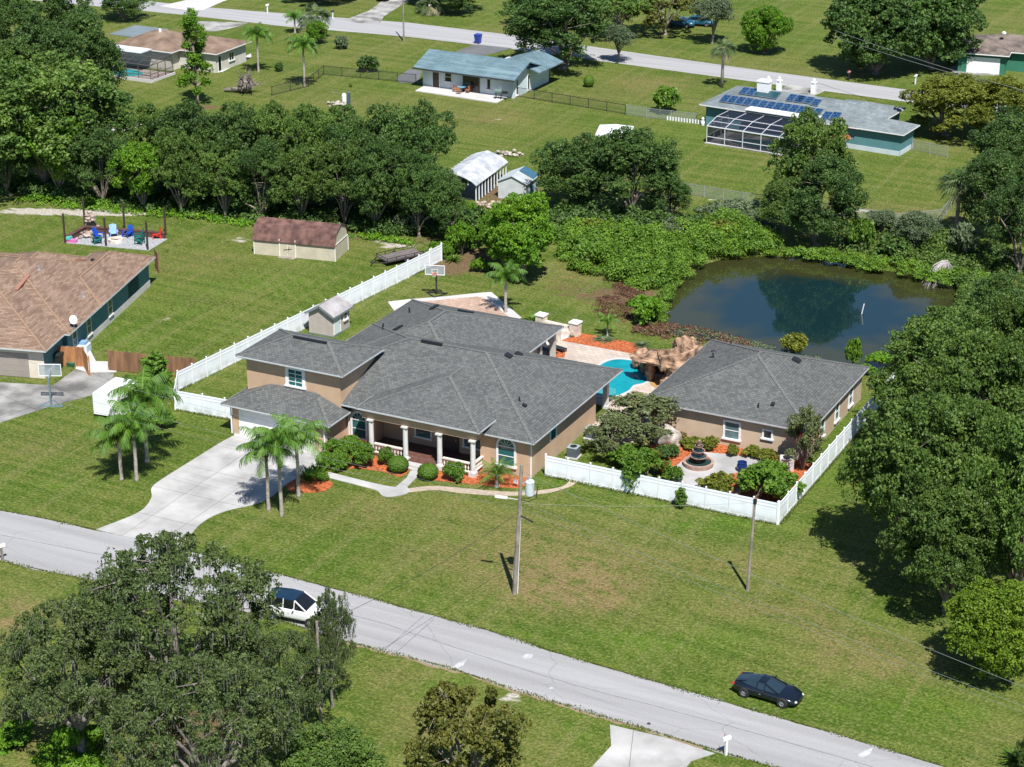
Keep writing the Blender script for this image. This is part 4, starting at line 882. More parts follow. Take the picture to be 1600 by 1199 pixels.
mb = MB(); mb.box(-1.3,-1.5,-.05,1.3,1.5,.1); obj('base', mb, m_grtrim, SH)
# long barn
a, b = W(397,397), W(524,409); ang = hdg(a, b); L = math.dist(a, b); 
BN = thing('barn_shed', 'long cream barn shed with rusty red gambrel roof', 'shed', (a[0], a[1], 0), ang)
m_barn = M('cream_siding', (.50,.45,.34), .85, .08, 1.2); m_rust = M('rusty_roof', (.075,.034,.028), .85, .2, 1.3, detail=8, col2=(.145,.075,.062))
D = 3.7; mb = MB(); mb.box(0,0,-.05,L,D,1.65)
gam = [(0,1.65),(.55,2.75),(D/2,3.25),(D-.55,2.75),(D,1.65)]
mb.loft([[(x,y,z) for y,z in gam] for x in (.03,L-.03)][::-1]); obj('wall', mb, m_barn, BN)
g2 = [(-.14,1.55),(.47,2.82),(D/2,3.34),(D-.47,2.82),(D+.14,1.55)]; g3 = [(y,z-.07) for y,z in g2][::-1]
mb = MB(); mb.loft([[(x,y,z) for y,z in g2+g3] for x in (-.08,L+.08)][::-1]); rf = obj('roof', mb, m_rust, BN)
mb = MB(); 
for x in (.02, L-.0): mb.box(x-.03,-.03,-.05,x+.05,.04,1.6); mb.box(x-.03,D-.03,-.05,x+.05,D+.03,1.6)
mb.box(L+.0,.02,1.6,L+.04,D-.02,1.68); obj('corner_trim', mb, m_trim, BN)
f = fr(L*.42,-.0,rad(-90)); mb = MB(); wbox(mb, f, -.85, .85, 0, .05, .05, 1.68); dd = obj('double_door', mb, m_barn, BN)
mb = MB(); 
for u in (-.88,.80): wbox(mb, f, u, u+.08, 0, .09, 0, 1.8)
wbox(mb, f, -.02,.02,.05,.06,.1,1.6); obj('door_frame', mb, m_trim, dd)
mb = MB(); mb.beam(f(-.4,.07,.75), f(.45,.07,.9), .05,.03); mb.beam(f(.02,.07,.45), f(.18,.07,1.1), .06,.03); obj('hinge', mb, m_black, dd)
mb = MB(); wbox(mb, f, -.9,.9,0,.55,-.02,.05); obj('ramp', mb, m_pole, BN)
# carport with curved roof
cx0, cy0 = W(744,316); 
CP = thing('metal_carport', 'open carport with curved white metal roof on thin posts', 'carport', (cx0, cy0, 0), rad(6))
m_wmetal = M('white_metal_roof', (.36,.38,.41), .45, .12, .8, col2=(.50,.51,.53), detail=7)
CW, CL, CH = 4.6, 9.0, 2.25; prof = [(-CW-.15,CH-.35),(-CW+.35,CH+.05),(-CW+1.0,CH+.35),(-CW/2,CH+.75),(-1.0,CH+.35),(-.35,CH+.05),(.15,CH-.35)]
mb = MB(); mb.loft([[(x,y,z) for x,z in prof]+[(x,y,z-.05) for x,z in prof[::-1]] for y in (-.3,CL+.3)]); rf = obj('roof', mb, m_wmetal, CP)
mb = MB()
for i in range(11):
    y = CL*i/10
    for x in (-CW,0): mb.box(x-.05,y-.05,-.05,x+.05,y+.05,CH-.2)
for i in range(1,5): x = -CW + CW*i/5; mb.box(x-.04,CL-.04,-.05,x+.04,CL+.04,CH+.3); mb.box(x-.04,-.04,1.8,x+.04,.04,CH+.3)
obj('frame', mb, m_white, CP)
mb = MB(); mb.box(-CW,.5,-.03,0,6,.03); obj('dark_floor_sheet', mb, m_black, CP)  # black sheet on the ground below the roof
gx1, gy1 = W(800,312); GS = thing('grey_shed', 'small grey shed with blue tarpaulin on its roof beside the carport', 'shed', (gx1, gy1, 0), rad(6))
mb = MB(); mb.box(-1.6,0,-.05,1.6,3.6,1.9); mb.add([(-1.6,0,1.9),(1.6,0,1.9),(0,0,2.6),(-1.6,.1,1.9),(1.6,.1,1.9),(0,.1,2.6)], [(0,1,2),(3,5,4)]); obj('wall', mb, M('grey_shed_wall',(.5,.54,.55),.7,.1,1), GS)
mb = MB(); mb.gable(-1.8,-.15,1.8,3.8,1.88,.8,.08,'y'); rf = obj('roof', mb, M('grey_shed_roof',(.42,.46,.47),.5,.15,1), GS)
mb = MB(); mb.add([(.1,1.9,2.69),(1.75,1.9,1.95),(1.75,3.7,1.95),(.1,3.7,2.69),(.1,1.9,2.73),(1.75,1.9,1.99),(1.75,3.7,1.99),(.1,3.7,2.73)], [(4,5,6,7),(3,2,1,0),(0,1,5,4),(1,2,6,5),(2,3,7,6),(3,0,4,7)]); obj('tarpaulin', mb, M('blue_tarp',(.04,.12,.18),.5,.15,3), rf)
mb = MB(); mb.box(1.6,1.2,.05,1.64,2.2,1.8); obj('door', mb, m_teal, GS)
tx1, ty1 = W(828,300); tt = thing('potting_table', 'small white topped table standing behind the grey shed', 'table', (tx1,ty1,0), .1)
mb = MB(); mb.obox(0,0,1.62,1.7,1.5,1.2); obj('tabletop', mb, m_white, tt)
for x in (-.65,.65):
    for y in (-.5,.5): mb = MB(); mb.box(x-.04,y-.04,0,x+.04,y+.04,1.62); obj('leg', mb, m_white, tt)
# white canopy behind the tree
kx, ky = W(960,232); ct = thing('canopy_tent', 'white canopy half hidden behind the broad dark tree', 'canopy', (kx,ky,0), .3)
mb = MB(); mb.hip(-2,-2,2,2,2.2,.35,.35); obj('canopy', mb, M('white_fabric',(.7,.73,.78),.7,.08,2), ct)
for x in (-1.8,1.8):
    for y in (-1.8,1.8): mb = MB(); mb.box(x-.04,y-.04,0,x+.04,y+.04,2.0); obj('leg', mb, m_white, ct)
# utility trailer near the fence
a, b = W(626,417), W(647,400); tr = thing('utility_trailer', 'black framed flatbed utility trailer with grey plank deck parked by the white fence', 'trailer', (*W(625,407),0), rad(62))
m_rtr = M('rusty_metal', (.035,.028,.026), .8, .3, 3)
mb = MB(); mb.box(-2.1,-1.0,.5,2.1,1.0,.56)
for i in range(9): mb.box(-2.1,-1.0+i*.22,.56,2.1,-.83+i*.22,.6)
obj('deck', mb, M('grey_planks',(.15,.13,.125),.95,.3,(1,6,1)), tr)
mb = MB()
for y in (-1.05,1.05): mb.beam((-2.1,y,.85),(2.1,y,.85),.06,.06); mb.beam((-2.1,y,.5),(2.1,y,.5),.08,.12); [mb.box(x-.03,y-.03,.5,x+.03,y+.03,.85) for x in (-2.1,-1.05,0,1.05,2.1)]
mb.beam((-2.1,-1.05,.85),(-2.1,1.05,.85),.06,.06); mb.beam((-2.1,-1.0,.45),(-3.4,0,.42),.1,.1); mb.beam((-2.1,1.0,.45),(-3.4,0,.42),.1,.1)
mb.beam((2.12,-1,.5),(2.9,-1,1.1),.05,.05); mb.beam((2.12,1,.5),(2.9,1,1.1),.05,.05); mb.beam((2.9,-1,1.1),(2.9,1,1.1),.05,.05)
obj('frame', mb, m_rtr, tr)
def wheel(P, x, y, r, w, side, rim=None, world=False):
    mb = MB(); prof = [(r*.55,-w/2),(r*.93,-w/2),(r,-w*.3),(r,w*.3),(r*.93,w/2),(r*.55,w/2)]; n = 20
    mb.add([(x+q*math.cos(2*math.pi*k/n), y+d, r+q*math.sin(2*math.pi*k/n)) for q,d in prof for k in range(n)], [(i*n+k,(i+1)*n+k,(i+1)*n+(k+1)%n,i*n+(k+1)%n) for i in range(5) for k in range(n)])
    o = obj('wheel', mb, m_rubber, P)
    mb = MB(); d0 = side*w*.3
    mb.add([(x+q*math.cos(2*math.pi*k/n), y+d, r+q*math.sin(2*math.pi*k/n)) for q,d in ((r*.6,d0),(r*.52,d0+side*.03),(r*.48,d0-side*.02)) for k in range(n)], [(i*n+k,i*n+(k+1)%n,(i+1)*n+(k+1)%n,(i+1)*n+k) for i in range(2) for k in range(n)])
    for k in range(5):
        a = 2*math.pi*k/5; mb.beam((x,y+d0,r),(x+r*.52*math.cos(a),y+d0,r+r*.52*math.sin(a)),.05,.03)
    obj('rim', mb, rim or m_steel, o); 
    mb = MB(); mb.add([(x+r*.53*math.cos(2*math.pi*k/n), y+d0-side*.08, r+r*.53*math.sin(2*math.pi*k/n)) for k in range(n)], [tuple(range(n))]); obj('brake_disc', mb, m_black, o)
    return o
for y in (-1.2,1.2): wheel(tr, .1, y, .32, .2, 1 if y>0 else -1)
# white enclosed trailer left of the palms
cg = thing('cargo_trailer', 'plain white box trailer half hidden behind the left palms', 'trailer', (*W(183,643),0), rad(96))
mb = MB(); pr = [(-1.2,.25),(1.2,.25),(1.2,2.05),(1.1,2.15),(-1.1,2.15),(-1.2,2.05)]
mb.loft([[(x,y,z) for y,z in pr] for x in (-1.6,1.9)]); obj('body', mb, M('white_fibreglass',(.78,.79,.81),.35,.03,1), cg)
mb = MB(); 
for x in (-1.6,1.9): 
    for y in (-1.2,1.2): mb.box(x-.02,y-.02,.25,x+.02,y+.02,2.1)
obj('corner_trim', mb, m_steel, cg)
for z in (.6,1.2,1.8): mb = MB(); mb.box(-1.64,-1.23,z,-1.55,-1.15,z+.08); obj('marker_light', mb, M('red_lamp',(.3,.02,.02),.3,0), cg)
for y in (-1.15,1.15): wheel(cg, .3, y, .3, .16, 1 if y>0 else -1)

# ------------------------------------------------------------------ fences
m_vinylp = m_vinyl
def vinyl_fence(name, label, pts, group=None, h=1.78, sp=1.83):
    F_ = thing(name, label, 'fence', (*pts[0],0), 0, group)
    for i in range(len(pts)-1):
        a, b = Vector((*pts[i],0)), Vector((*pts[i+1],0)); Ld = (b-a).length; n = max(1, round(Ld/sp)); ang = hdg(a, b)
        for k in range(n):
            p, q = a+(b-a)*(k/n), a+(b-a)*((k+1)/n); c = (p+q)/2; l = (q-p).length-.13
            mb = MB(); mb.obox(c.x,c.y,.14,h-.12,l,.03,ang); mb.obox(c.x,c.y,.04,.20,l,.06,ang); mb.obox(c.x,c.y,h-.22,h-.08,l,.062,ang); mb.obox(c.x,c.y,h*.76-.05,h*.76+.05,l,.058,ang)
            for j in range(1,8): r = p+(q-p)*(j/8); mb.obox(r.x,r.y,.2,h-.22,.008,.033,ang)
            obj('panel', mb, m_vinylp, F_, True)
            mb = MB(); mb.obox(p.x,p.y,-.05,h+.04,.105,.105,ang); mb.obox(p.x,p.y,h+.04,h+.065,.13,.13,ang); mb.lathe(p.x,p.y,[(.055,h+.065),(.04,h+.10),(.01,h+.13)],4)
            obj('post', mb, m_white, F_, True)
    mb = MB(); mb.obox(pts[-1][0],pts[-1][1],-.05,h+.06,.127,.127); mb.lathe(pts[-1][0],pts[-1][1],[(.11,h+.06),(.07,h+.09),(.01,h+.18)],4); obj('post', mb, m_white, F_, True)
    return F_
vinyl_fence('vinyl_fence', 'long white privacy fence running from garage front back to the trees', [(-22.0,-.5), W(318,648), W(274,640), W(279,611), W(672,418)])
vinyl_fence('vinyl_fence', 'white privacy fence across the front of the fountain garden', [(3.9,1.2), (22.55,1.25)])
vinyl_fence('vinyl_fence', 'white privacy fence along the right side of the guest house', [(22.62,1.35), (22.6,31.0)])
vinyl_fence('vinyl_fence', 'short white fence piece in shade at the far end by red plants', [W(674,416), W(690,408)])
def board_fence(label, a, b, mat, h=1.85, name='wooden_fence', gate=False):
    F_ = thing(name, label, 'gate' if gate else 'fence', (*a,0)); ang = hdg(a, b); L = math.dist(a, b); n = max(2, int(L/.15)); r = random.Random(n)
    mb = MB()
    for i in range(n):
        t = (i+.5)/n; x, y = a[0]+(b[0]-a[0])*t, a[1]+(b[1]-a[1])*t; mb.obox(x,y,.04,h+r.uniform(-.02,.02),L/n-.012,.025,ang)
    obj('boards', mb, mat, F_, True)
    mb = MB(); c, s = math.cos(ang), math.sin(ang)
    for z in (.35,h-.35): mb.obox((a[0]+b[0])/2-s*.04,(a[1]+b[1])/2+c*.04,z,z+.09,L,.05,ang)
    obj('rail', mb, mat, F_, True)
    for i in range(max(2,int(L/2.4)+1)):
        t = i/max(1,int(L/2.4)); x, y = a[0]+(b[0]-a[0])*min(t,1)-s*.1, a[1]+(b[1]-a[1])*min(t,1)+c*.1; mb = MB(); mb.obox(x,y,-.05,h-.02,.1,.1,ang); obj('post', mb, mat, F_, True)
    return F_
board_fence('weathered brown board fence ending at the tall white fence', W(170,579), W(306,592), m_cedar, name='wooden_fence')
board_fence('orange cedar fence between teal house and its open gate', W(92,572), W(131,574), m_cedar2)
board_fence('open cedar gate leaf swung out over the neighbour driveway', W(131,574), W(139,588), m_cedar2, name='wooden_gate', gate=True)
board_fence('narrow brown privacy screen at the rear corner of the teal wall', W(243,420), W(248,428), m_cedar, h=2.1, name='privacy_screen')
def wire_fence(label, pts, mat, h=1.2, sp=2.6, fac=.22, colr=(.05,.05,.05), name='chain_link_fence'):
    F_ = thing(name, label, 'fence', (*pts[0],0)); scr = screen_mat('chain_link', colr, fac)
    for i in range(len(pts)-1):
        a, b = Vector((*pts[i],0)), Vector((*pts[i+1],0)); n = max(1, round((b-a).length/sp))
        mb = MB(); mb.beam(a+Vector((0,0,h)), b+Vector((0,0,h)), .05,.05); mb.beam(a+Vector((0,0,.08)), b+Vector((0,0,.08)), .03,.03); obj('rail', mb, mat, F_, True)
        mb = MB(); mb.add([a+Vector((0,0,.05)), b+Vector((0,0,.05)), b+Vector((0,0,h)), a+Vector((0,0,h))], [(0,1,2,3)]); obj('mesh', mb, scr, F_, True)
        for k in range(n + (i == len(pts)-2)):
            p = a+(b-a)*(k/n); mb = MB(); mb.tube([p+Vector((0,0,-.05)), p+Vector((0,0,h+.06))], .045, 6); obj('post', mb, mat, F_, True)
    return F_
wire_fence('black chain link fence left of the blue roofed house', [W(425,150), W(482,136), W(506,117), W(650,131)], m_black)
wire_fence('black chain link fence running right from the blue roofed house', [W(807,151), W(977,179)], m_black)
wire_fence('grey chain link fence between canopy and solar roofed house', [W(977,179), W(1010,184), W(1088,193)], m_steel, colr=(.3,.35,.35), fac=.3)
wire_fence('grey chain link fence behind the pond thicket', [W(1060,302), W(1100,308), W(1160,318), W(1200,322), W(1400,352), W(1470,345), W(1486,325)], m_steel, colr=(.3,.35,.35), fac=.25)
wire_fence('short wire fence at the right end of the teal house', [W(1425,234), W(1480,246)], m_steel, colr=(.3,.35,.35), fac=.25)
F_ = thing('picket_edging', 'low white picket edging near the grey chain link fence', 'fence', (*W(1043,187),0))
mb = MB(); a, b = Vector((*W(1043,188),0)), Vector((*W(1100,195),0))
for i in range(14): p = a+(b-a)*(i/13); mb.obox(p.x,p.y,0,.5,.18,.05,hdg(a,b))
obj('picket', mb, m_white, F_, True)

# ------------------------------------------------------------------ poles and wires
m_blk = m_black
def pole(label, x, y, h, lean=(0,0), r=.15, name='utility_pole', group=None, mat=None):
    P = thing(name, label, 'utility pole', (x,y,0), 0, group); mb = MB()
    mb.tube([(0,0,-.2),(lean[0]*.5,lean[1]*.5,h/2),(lean[0],lean[1],h)], [r,r*.85,r*.68], 10); obj('shaft', mb, mat or m_pole, P)
    return P
p1 = W(804,928); P1 = pole('tall leaning wooden pole with grey transformer on the front lawn', *p1, 9.7, (.5,.05), .17)
mb = MB(); mb.lathe(1.0,.25,[(.3,7.55),(.31,7.6),(.31,8.45),(.33,8.5),(.25,8.62),(.08,8.66)],18); tf = obj('transformer', mb, M('transformer_grey',(.50,.56,.58),.5,.05,2), P1)
mb = MB(); mb.lathe(.92,.2,[(.04,8.6),(.07,8.75),(.04,8.9)],8); mb.beam((.5,0,8.4),(.75,.2,8.4),.08,.08); mb.beam((.5,0,7.8),(.75,.2,7.8),.08,.08); obj('bushing', mb, m_steel, tf)
mb = MB(); mb.tube([(.5,.05,7.3),(1.0,.1,7.35),(1.5,.2,7.7),(1.6,.25,8.3)], .025, 5); mb.tube([(.45,0,7.2),(1.1,-.1,7.2),(1.55,.1,7.5),(1.6,.2,8.1)], .025, 5); obj('cable_loop', mb, m_black, P1)
mb = MB(); mb.tube([(.17,.12,0),(.42,.15,6.8)], .03, 6); mb.tube([(-.17,.08,1.2),(.12,.12,5.0),(.25,.1,6.6)], .035, 6); obj('conduit', mb, m_white, P1)
mb = MB(); mb.beam((-.5,-.1,7.15),(-1.35,-.2,7.12),.16,.13); mb.beam((.4,0,7.15),(-.5,-.1,7.15),.03,.03); obj('cable_splice', mb, m_white, P1)
mb = MB(); mb.tube([(.2,.1,6.0),(1.3,.2,5.6)], .06, 6); obj('bracket_arm', mb, m_black, P1)
p2 = W(1168,923); P2 = pole('shorter bare wooden pole on the lawn near the right fence corner', *p2, 6.9, (.22,0), .12)
mb = MB(); mb.box(.12,-.1,6.6,.32,.1,6.95); obj('pole_cap', mb, m_black, P2)
p3 = W(502,1145); P3 = pole('thin wooden pole beside the big mossy oak across the road', *p3, 7.6, (0,0), .11)
p4 = W(631,65); P4 = pole('distant thin pole beside the far street', *p4, 9.5, (0,0), .13)
def wire(label, a, b, sag, r=.009, mat=None):
    n = 24; pts = [(a[0]+(b[0]-a[0])*i/n, a[1]+(b[1]-a[1])*i/n, a[2]+(b[2]-a[2])*i/n - sag*4*(i/n)*(1-i/n)) for i in range(n+1)]
    mb = MB(); mb.tube([(p[0]-a[0],p[1]-a[1],p[2]-a[2]) for p in pts], r, 5); o = obj('overhead_wire', mb, mat or m_wire); o.location = a
    return tag(o, label, 'wire', 'overhead wires along the road')
m_wire = M('grey_wire', (.17,.19,.18), .5, 0)
t1 = (p1[0]+.4, p1[1]); 
def ext(a, px, py, z, k):
    X, Y = W(px, py, z); return (a[0]+(X-a[0])*k, a[1]+(Y-a[1])*k, z)
wire('upper wire running right from the transformer pole over the dark shadow', (*t1,9.3), ext(t1,1600,1078,7.2,1.35), .5, .013)
wire('middle wire running right from the transformer pole', (*t1,7.1), ext(t1,1600,1100,6.2,1.3), .5, .011)
wire('lowest wire running right from the transformer pole', (*t1,6.6), ext(t1,1600,1108,5.9,1.3), .55)
wire('upper wire running left from the transformer pole past the porch', (*t1,8.6), (-75,-10,9.2), 1.0)
wire('middle wire running left from the transformer pole', (*t1,7.1), (-75,-11,7.4), 1.0)
wire('lowest wire running left from the transformer pole', (*t1,6.5), (-75,-11.4,6.7), 1.1)
wire('dark wire crossing the road from the transformer pole', (*t1,6.3), (p3[0],p3[1],7.3), .5, .014, m_black)
wire('wire from the transformer pole to the short right pole', (*t1,6.9), (p2[0]+.2,p2[1],6.7), .25)
a4 = (*W(1305,48,8),8.0); b4 = (*W(1500,115,7.5),7.5)
wire('upper wire crossing the far street tree', a4, ext(a4,1500,112,7.5,1.5), .3, .03); wire('lower wire crossing the far street tree', (a4[0],a4[1],7.2), ext(a4,1500,116,6.9,1.5), .3, .03)

# ------------------------------------------------------------------ vehicles
def loft_body(secs, n=12):
    """sections: (x, half width, z bottom, z belt, z top, top half width)"""
    rings = []
    for x, w, zb, zm, zt, tw in secs:
        half = [(w*.86,zb),(w,zb+(zm-zb)*.25),(w,zm-.12),(w*.97,zm),(tw,zt-.02),(tw*.6,zt)]
        rings.append([(x,y,z) for y,z in half]+[(x,-y,z) for y,z in half[::-1]])
    return rings
def car(name, label, cat, loc, rz, secs, cab, paint, wheels, L, glass=None, roofpaint=None, wr=.34, lights=True, group=None, spoil=False):
    K = thing(name, label, cat, loc, rz, group)
    mb = MB(); mb.loft(loft_body(secs)); o = obj('body', mb, paint, K, smooth=True)
    md = o.modifiers.new('s', 'SUBSURF'); md.levels = 1; md.render_levels = 2
    # cabin: pillars and glass as one shell, roof skin above
    mb = MB(); rings = []
    for x, w, z, zt, wt in cab: rings.append([(x,w,z),(x,wt,zt),(x,wt*.5,zt+.03),(x,-wt*.5,zt+.03),(x,-wt,zt),(x,-w,z)])
    mb.loft(rings); g_ = obj('windows', mb, glass or m_glassd, K, smooth=False)
    i0, i1 = [i for i, c in enumerate(cab) if c[3]-c[2] > .28][0], [i for i, c in enumerate(cab) if c[3]-c[2] > .28][-1]
    mb = MB(); rr = []
    for x, w, z, zt, wt in cab[i0:i1+1]: rr.append([(x,wt+.02,zt-.05),(x,wt+.015,zt+.012),(x,wt*.5,zt+.045),(x,-wt*.5,zt+.045),(x,-wt-.015,zt+.012),(x,-wt-.02,zt-.05)])
    mb.loft(rr); obj('roof', mb, roofpaint or paint, K, smooth=False)
    mb = MB()
    for s in (-1,1):
        for (a, b) in zip(cab[:-1], cab[1:]):
            if (a[3]-a[2] < .2) != (b[3]-b[2] < .2) or (a[3]-a[2] > .28 and False): mb.beam((a[0],s*a[4] if a[3]-a[2]>.2 else s*a[1],a[3]),(b[0],s*b[4] if b[3]-b[2]>.2 else s*b[1],b[3]),.07,.06)
        for c in cab[1:-1]:
            if c[3]-c[2] > .28: mb.beam((c[0],s*(c[1]+.005),c[2]),(c[0],s*(c[4]+.01),c[3]),.06,.05)
    obj('pillar', mb, paint, K)
    for x in wheels:
        for s in (-1,1): wheel(K, x, s*(secs[2][1]-.09), wr, .22, s)
        mb = MB(); mb.box(x-.36,-secs[2][1]+.08,.2,x+.36,secs[2][1]-.08,.45); obj('wheel_well', mb, m_black, K)
    for s in (-1,1):
        mb = MB(); mb.rock((cab[1][0]+.0 if False else cab[-2][0]+.05, s*(secs[2][1]+.1), cab[1][2]+.12), (.07,.11,.08), 1, .05, 2); obj('wing_mirror', mb, paint, K, smooth=True)
        xf = secs[-2][0]; mb = MB(); mb.rock((xf-.12, s*secs[-2][1]*.78, secs[-2][3]-.05), (.22,.13,.08), 2, .05, 2); obj('headlight', mb, M('lamp_glass',(.55,.58,.6),.1,0), K, smooth=True)
        xr = secs[1][0]; mb = MB(); mb.rock((xr-.04, s*secs[1][1]*.82, secs[1][3]-.1), (.16,.12,.07), 3, .05, 2); obj('tail_light', mb, M('red_lens',(.45,.02,.03),.2,0), K, smooth=True)
        mb = MB(); mb.box(-.25,s*secs[2][1]-.01*s-.012,secs[3][3]-.24,-.08,s*secs[2][1]-.01*s+.012,secs[3][3]-.2); obj('door_handle', mb, m_steel, K)
    mb = MB(); mb.box(secs[-1][0]-.12,-.45,.3,secs[-1][0]+.01,.45,.42); obj('grille', mb, m_black, K)
    mb = MB(); mb.box(secs[0][0]-.02,-.26,.55,secs[0][0]+.05,.26,.68); obj('number_plate', mb, m_white, K)
    return K
m_blackpaint, nn, ll, bb = new_mat('black_blue_paint'); bb.inputs['Base Color'].default_value = (.006,.010,.018,1); bb.inputs['Roughness'].default_value = .22; bb.inputs['Coat Weight'].default_value = .6; bb.inputs['Coat Roughness'].default_value = .03
m_whitepaint, nn, ll, bb = new_mat('white_car_paint'); bb.inputs['Base Color'].default_value = (.75,.75,.76,1); bb.inputs['Roughness'].default_value = .25; bb.inputs['Coat Weight'].default_value = .5
cl = (*W(1193,1102),0); 
car('sports_coupe', 'black two door sports coupe parked on the grass beside the road', 'car', (30.25,-21.6,.0), rad(-3), 
    [(-2.1,.70,.36,.72,.78,.5),(-1.98,.84,.26,.82,.87,.6),(-1.35,.94,.2,.86,.90,.66),(-.6,.87,.18,.78,.82,.66),(.3,.86,.18,.75,.80,.66),(1.2,.92,.18,.74,.79,.6),(1.75,.86,.2,.64,.69,.5),(2.05,.70,.22,.50,.55,.4),(2.14,.5,.26,.42,.46,.3)],
    [(-2.0,.52,.80,.83,.44),(-1.25,.70,.78,1.03,.48),(-.5,.74,.76,1.15,.52),(.0,.73,.75,1.14,.52),(.95,.70,.73,.76,.58)], m_blackpaint, (-1.27,1.28), 4.2, glass=M('tinted_glass',(.02,.035,.05),.05,0,spec=.8))
car('parked_suv', 'white SUV with black roof on the road, half hidden by the mossy oak', 'car', (*W(465,966),.0), rad(5),
    [(-2.3,.85,.42,1.05,1.12,.6),(-2.2,.93,.35,1.1,1.16,.7),(-1.4,.97,.3,1.08,1.12,.75),(-.5,.97,.3,1.06,1.1,.75),(.5,.97,.3,1.04,1.1,.75),(1.3,.96,.3,1.02,1.08,.7),(2.0,.92,.32,.95,1.0,.6),(2.3,.78,.4,.8,.84,.4)],
    [(-2.25,.8,1.08,1.14,.7),(-1.9,.82,1.08,1.62,.68),(-.6,.84,1.08,1.72,.7),(.2,.83,1.06,1.68,.68),(1.05,.8,1.05,1.10,.7)], m_whitepaint, (-1.4,1.4), 4.6, wr=.37,
    roofpaint=M('black_roof_panel',(.01,.03,.06),.15,0))
m_red = M('maroon_paint', (.12,.02,.02), .3, 0); m_blu = M('blue_paint', (.015,.09,.15), .3, 0)
SED = [(-2.2,.75,.35,.85,.9,.5),(-2.1,.86,.28,.92,.97,.6),(-1.4,.9,.25,.92,.96,.66),(-.6,.9,.24,.9,.95,.66),(.4,.9,.24,.9,.95,.66),(1.3,.9,.24,.86,.92,.6),(1.9,.85,.28,.78,.84,.5),(2.2,.7,.32,.66,.7,.35)]
SC = [(-1.6,.7,.94,.98,.55),(-1.1,.74,.92,1.34,.56),(0,.76,.92,1.42,.58),(.4,.75,.92,1.38,.56),(1.1,.72,.9,.93,.6)]
car('parked_car', 'dark maroon car at the top edge on a shaded driveway', 'car', (*W(603,-1),0), rad(100), SED, SC, m_red, (-1.3,1.3), 4.4)
car('parked_car', 'blue car behind the yellowing tree, the left of two', 'car', (*W(1062,42),0), rad(10), SED, SC, m_blu, (-1.3,1.3), 4.4)
car('parked_car', 'blue car behind the yellowing tree, the right of two', 'car', (*W(1092,40),0), rad(10), SED, SC, m_blu, (-1.3,1.3), 4.4)

# ------------------------------------------------------------------ small street things
def mailbox(label, x, y, rz, pm, bm_):
    B = thing('mailbox', label, 'mailbox', (x,y,0), rz, 'mailboxes along the streets'); mb = MB(); mb.box(-.07,-.07,-.05,.07,.07,1.05); obj('post', mb, pm, B)
    mb = MB(); pr = [(.11*math.cos(a), 1.17+.11*math.sin(a)) for a in [math.pi*i/8 for i in range(9)]]; pr = [(.11,1.05)]+pr+[(-.11,1.05)]
    mb.loft([[(x_,y_,z) for y_,z in pr] for x_ in (-.28,.28)]); bx_ = obj('box', mb, bm_, B)
    mb = MB(); mb.box(-.05,.11,1.15,-.02,.14,1.4); obj('flag', mb, M('red_flag',(.5,.03,.03),.5,0), bx_); return B
mailbox('white mailbox on white post by the cracked driveway at the bottom', *W(1134,1180), rad(60), m_white, m_white)
mailbox('white mailbox at the left edge beside the road', *W(4,876), rad(70), m_pole, m_white)
mailbox('white mailbox on the far verge near the top left', *W(418,20), rad(80), m_white, m_white)
mailbox('dark mailbox on the far verge left of the shaded driveway', *W(520,30), rad(80), m_white, m_black)
mailbox('dark mailbox under the big far oak', *W(790,54), rad(80), m_black, m_black)
mailbox('reddish topped mailbox on the far verge before the round tree', *W(1326,126), rad(80), m_black, M('pink_box',(.4,.2,.2),.6,0))
mailbox('white mailbox at the right end of the far verge', *W(1430,132), rad(80), m_white, m_white)
def bin_(label, x, y, rz, mat, s=1.0):
    B = thing('wheelie_bin', label, 'rubbish bin', (x,y,0), rz); mb = MB(); mb.loft([[(w*a,d*b,z) for a,b in ((-1,-1),(1,-1),(1,1),(-1,1))] for w,d,z in ((.24*s,.26*s,.06),(.33*s,.36*s,.98*s))]); obj('body', mb, mat, B)
    mb = MB(); mb.loft([[(w*a,d*b,z) for a,b in ((-1,-1),(1,-1),(1,1),(-1,1))] for w,d,z in ((.35*s,.39*s,.98*s),(.35*s,.39*s,1.03*s),(.2*s,.25*s,1.1*s))]); obj('lid', mb, mat, B)
    for y_ in (-.2*s,.2*s): mb = MB(); mb.tube([(-.27*s,y_-.04,.1*s),(-.27*s,y_+.04,.1*s)], .1*s, 10); obj('wheel', mb, m_rubber, B)
    return B
bin_('blue rubbish bin standing at the far kerb by the dark driveway', *W(747,68), rad(90), M('blue_plastic',(.02,.05,.30),.5,.05,3), 1.25)
bin_('large black rubbish bin beside the orange cedar fence', *W(90,576), rad(15), M('black_green_plastic',(.012,.02,.018),.5,.05,3), 1.35)
bin_('black rubbish bin left of the white garage door at top right', *W(1518,104), rad(8), m_black, 1.1)
bin_('black rubbish bin right of the white garage door at top right', *W(1557,108), rad(8), m_black, .9)
gp = thing('green_planter', 'small green planter in front of the orange cedar fence', 'planter', (*W(112,573),0)); mb = MB(); mb.loft([[(w*a,d*b,z) for a,b in ((-1,-1),(1,-1),(1,1),(-1,1))] for w,d,z in ((.25,.2,0),(.35,.28,.4))]); obj('tub', mb, M('green_plastic',(.03,.14,.07),.6,.05,3), gp)
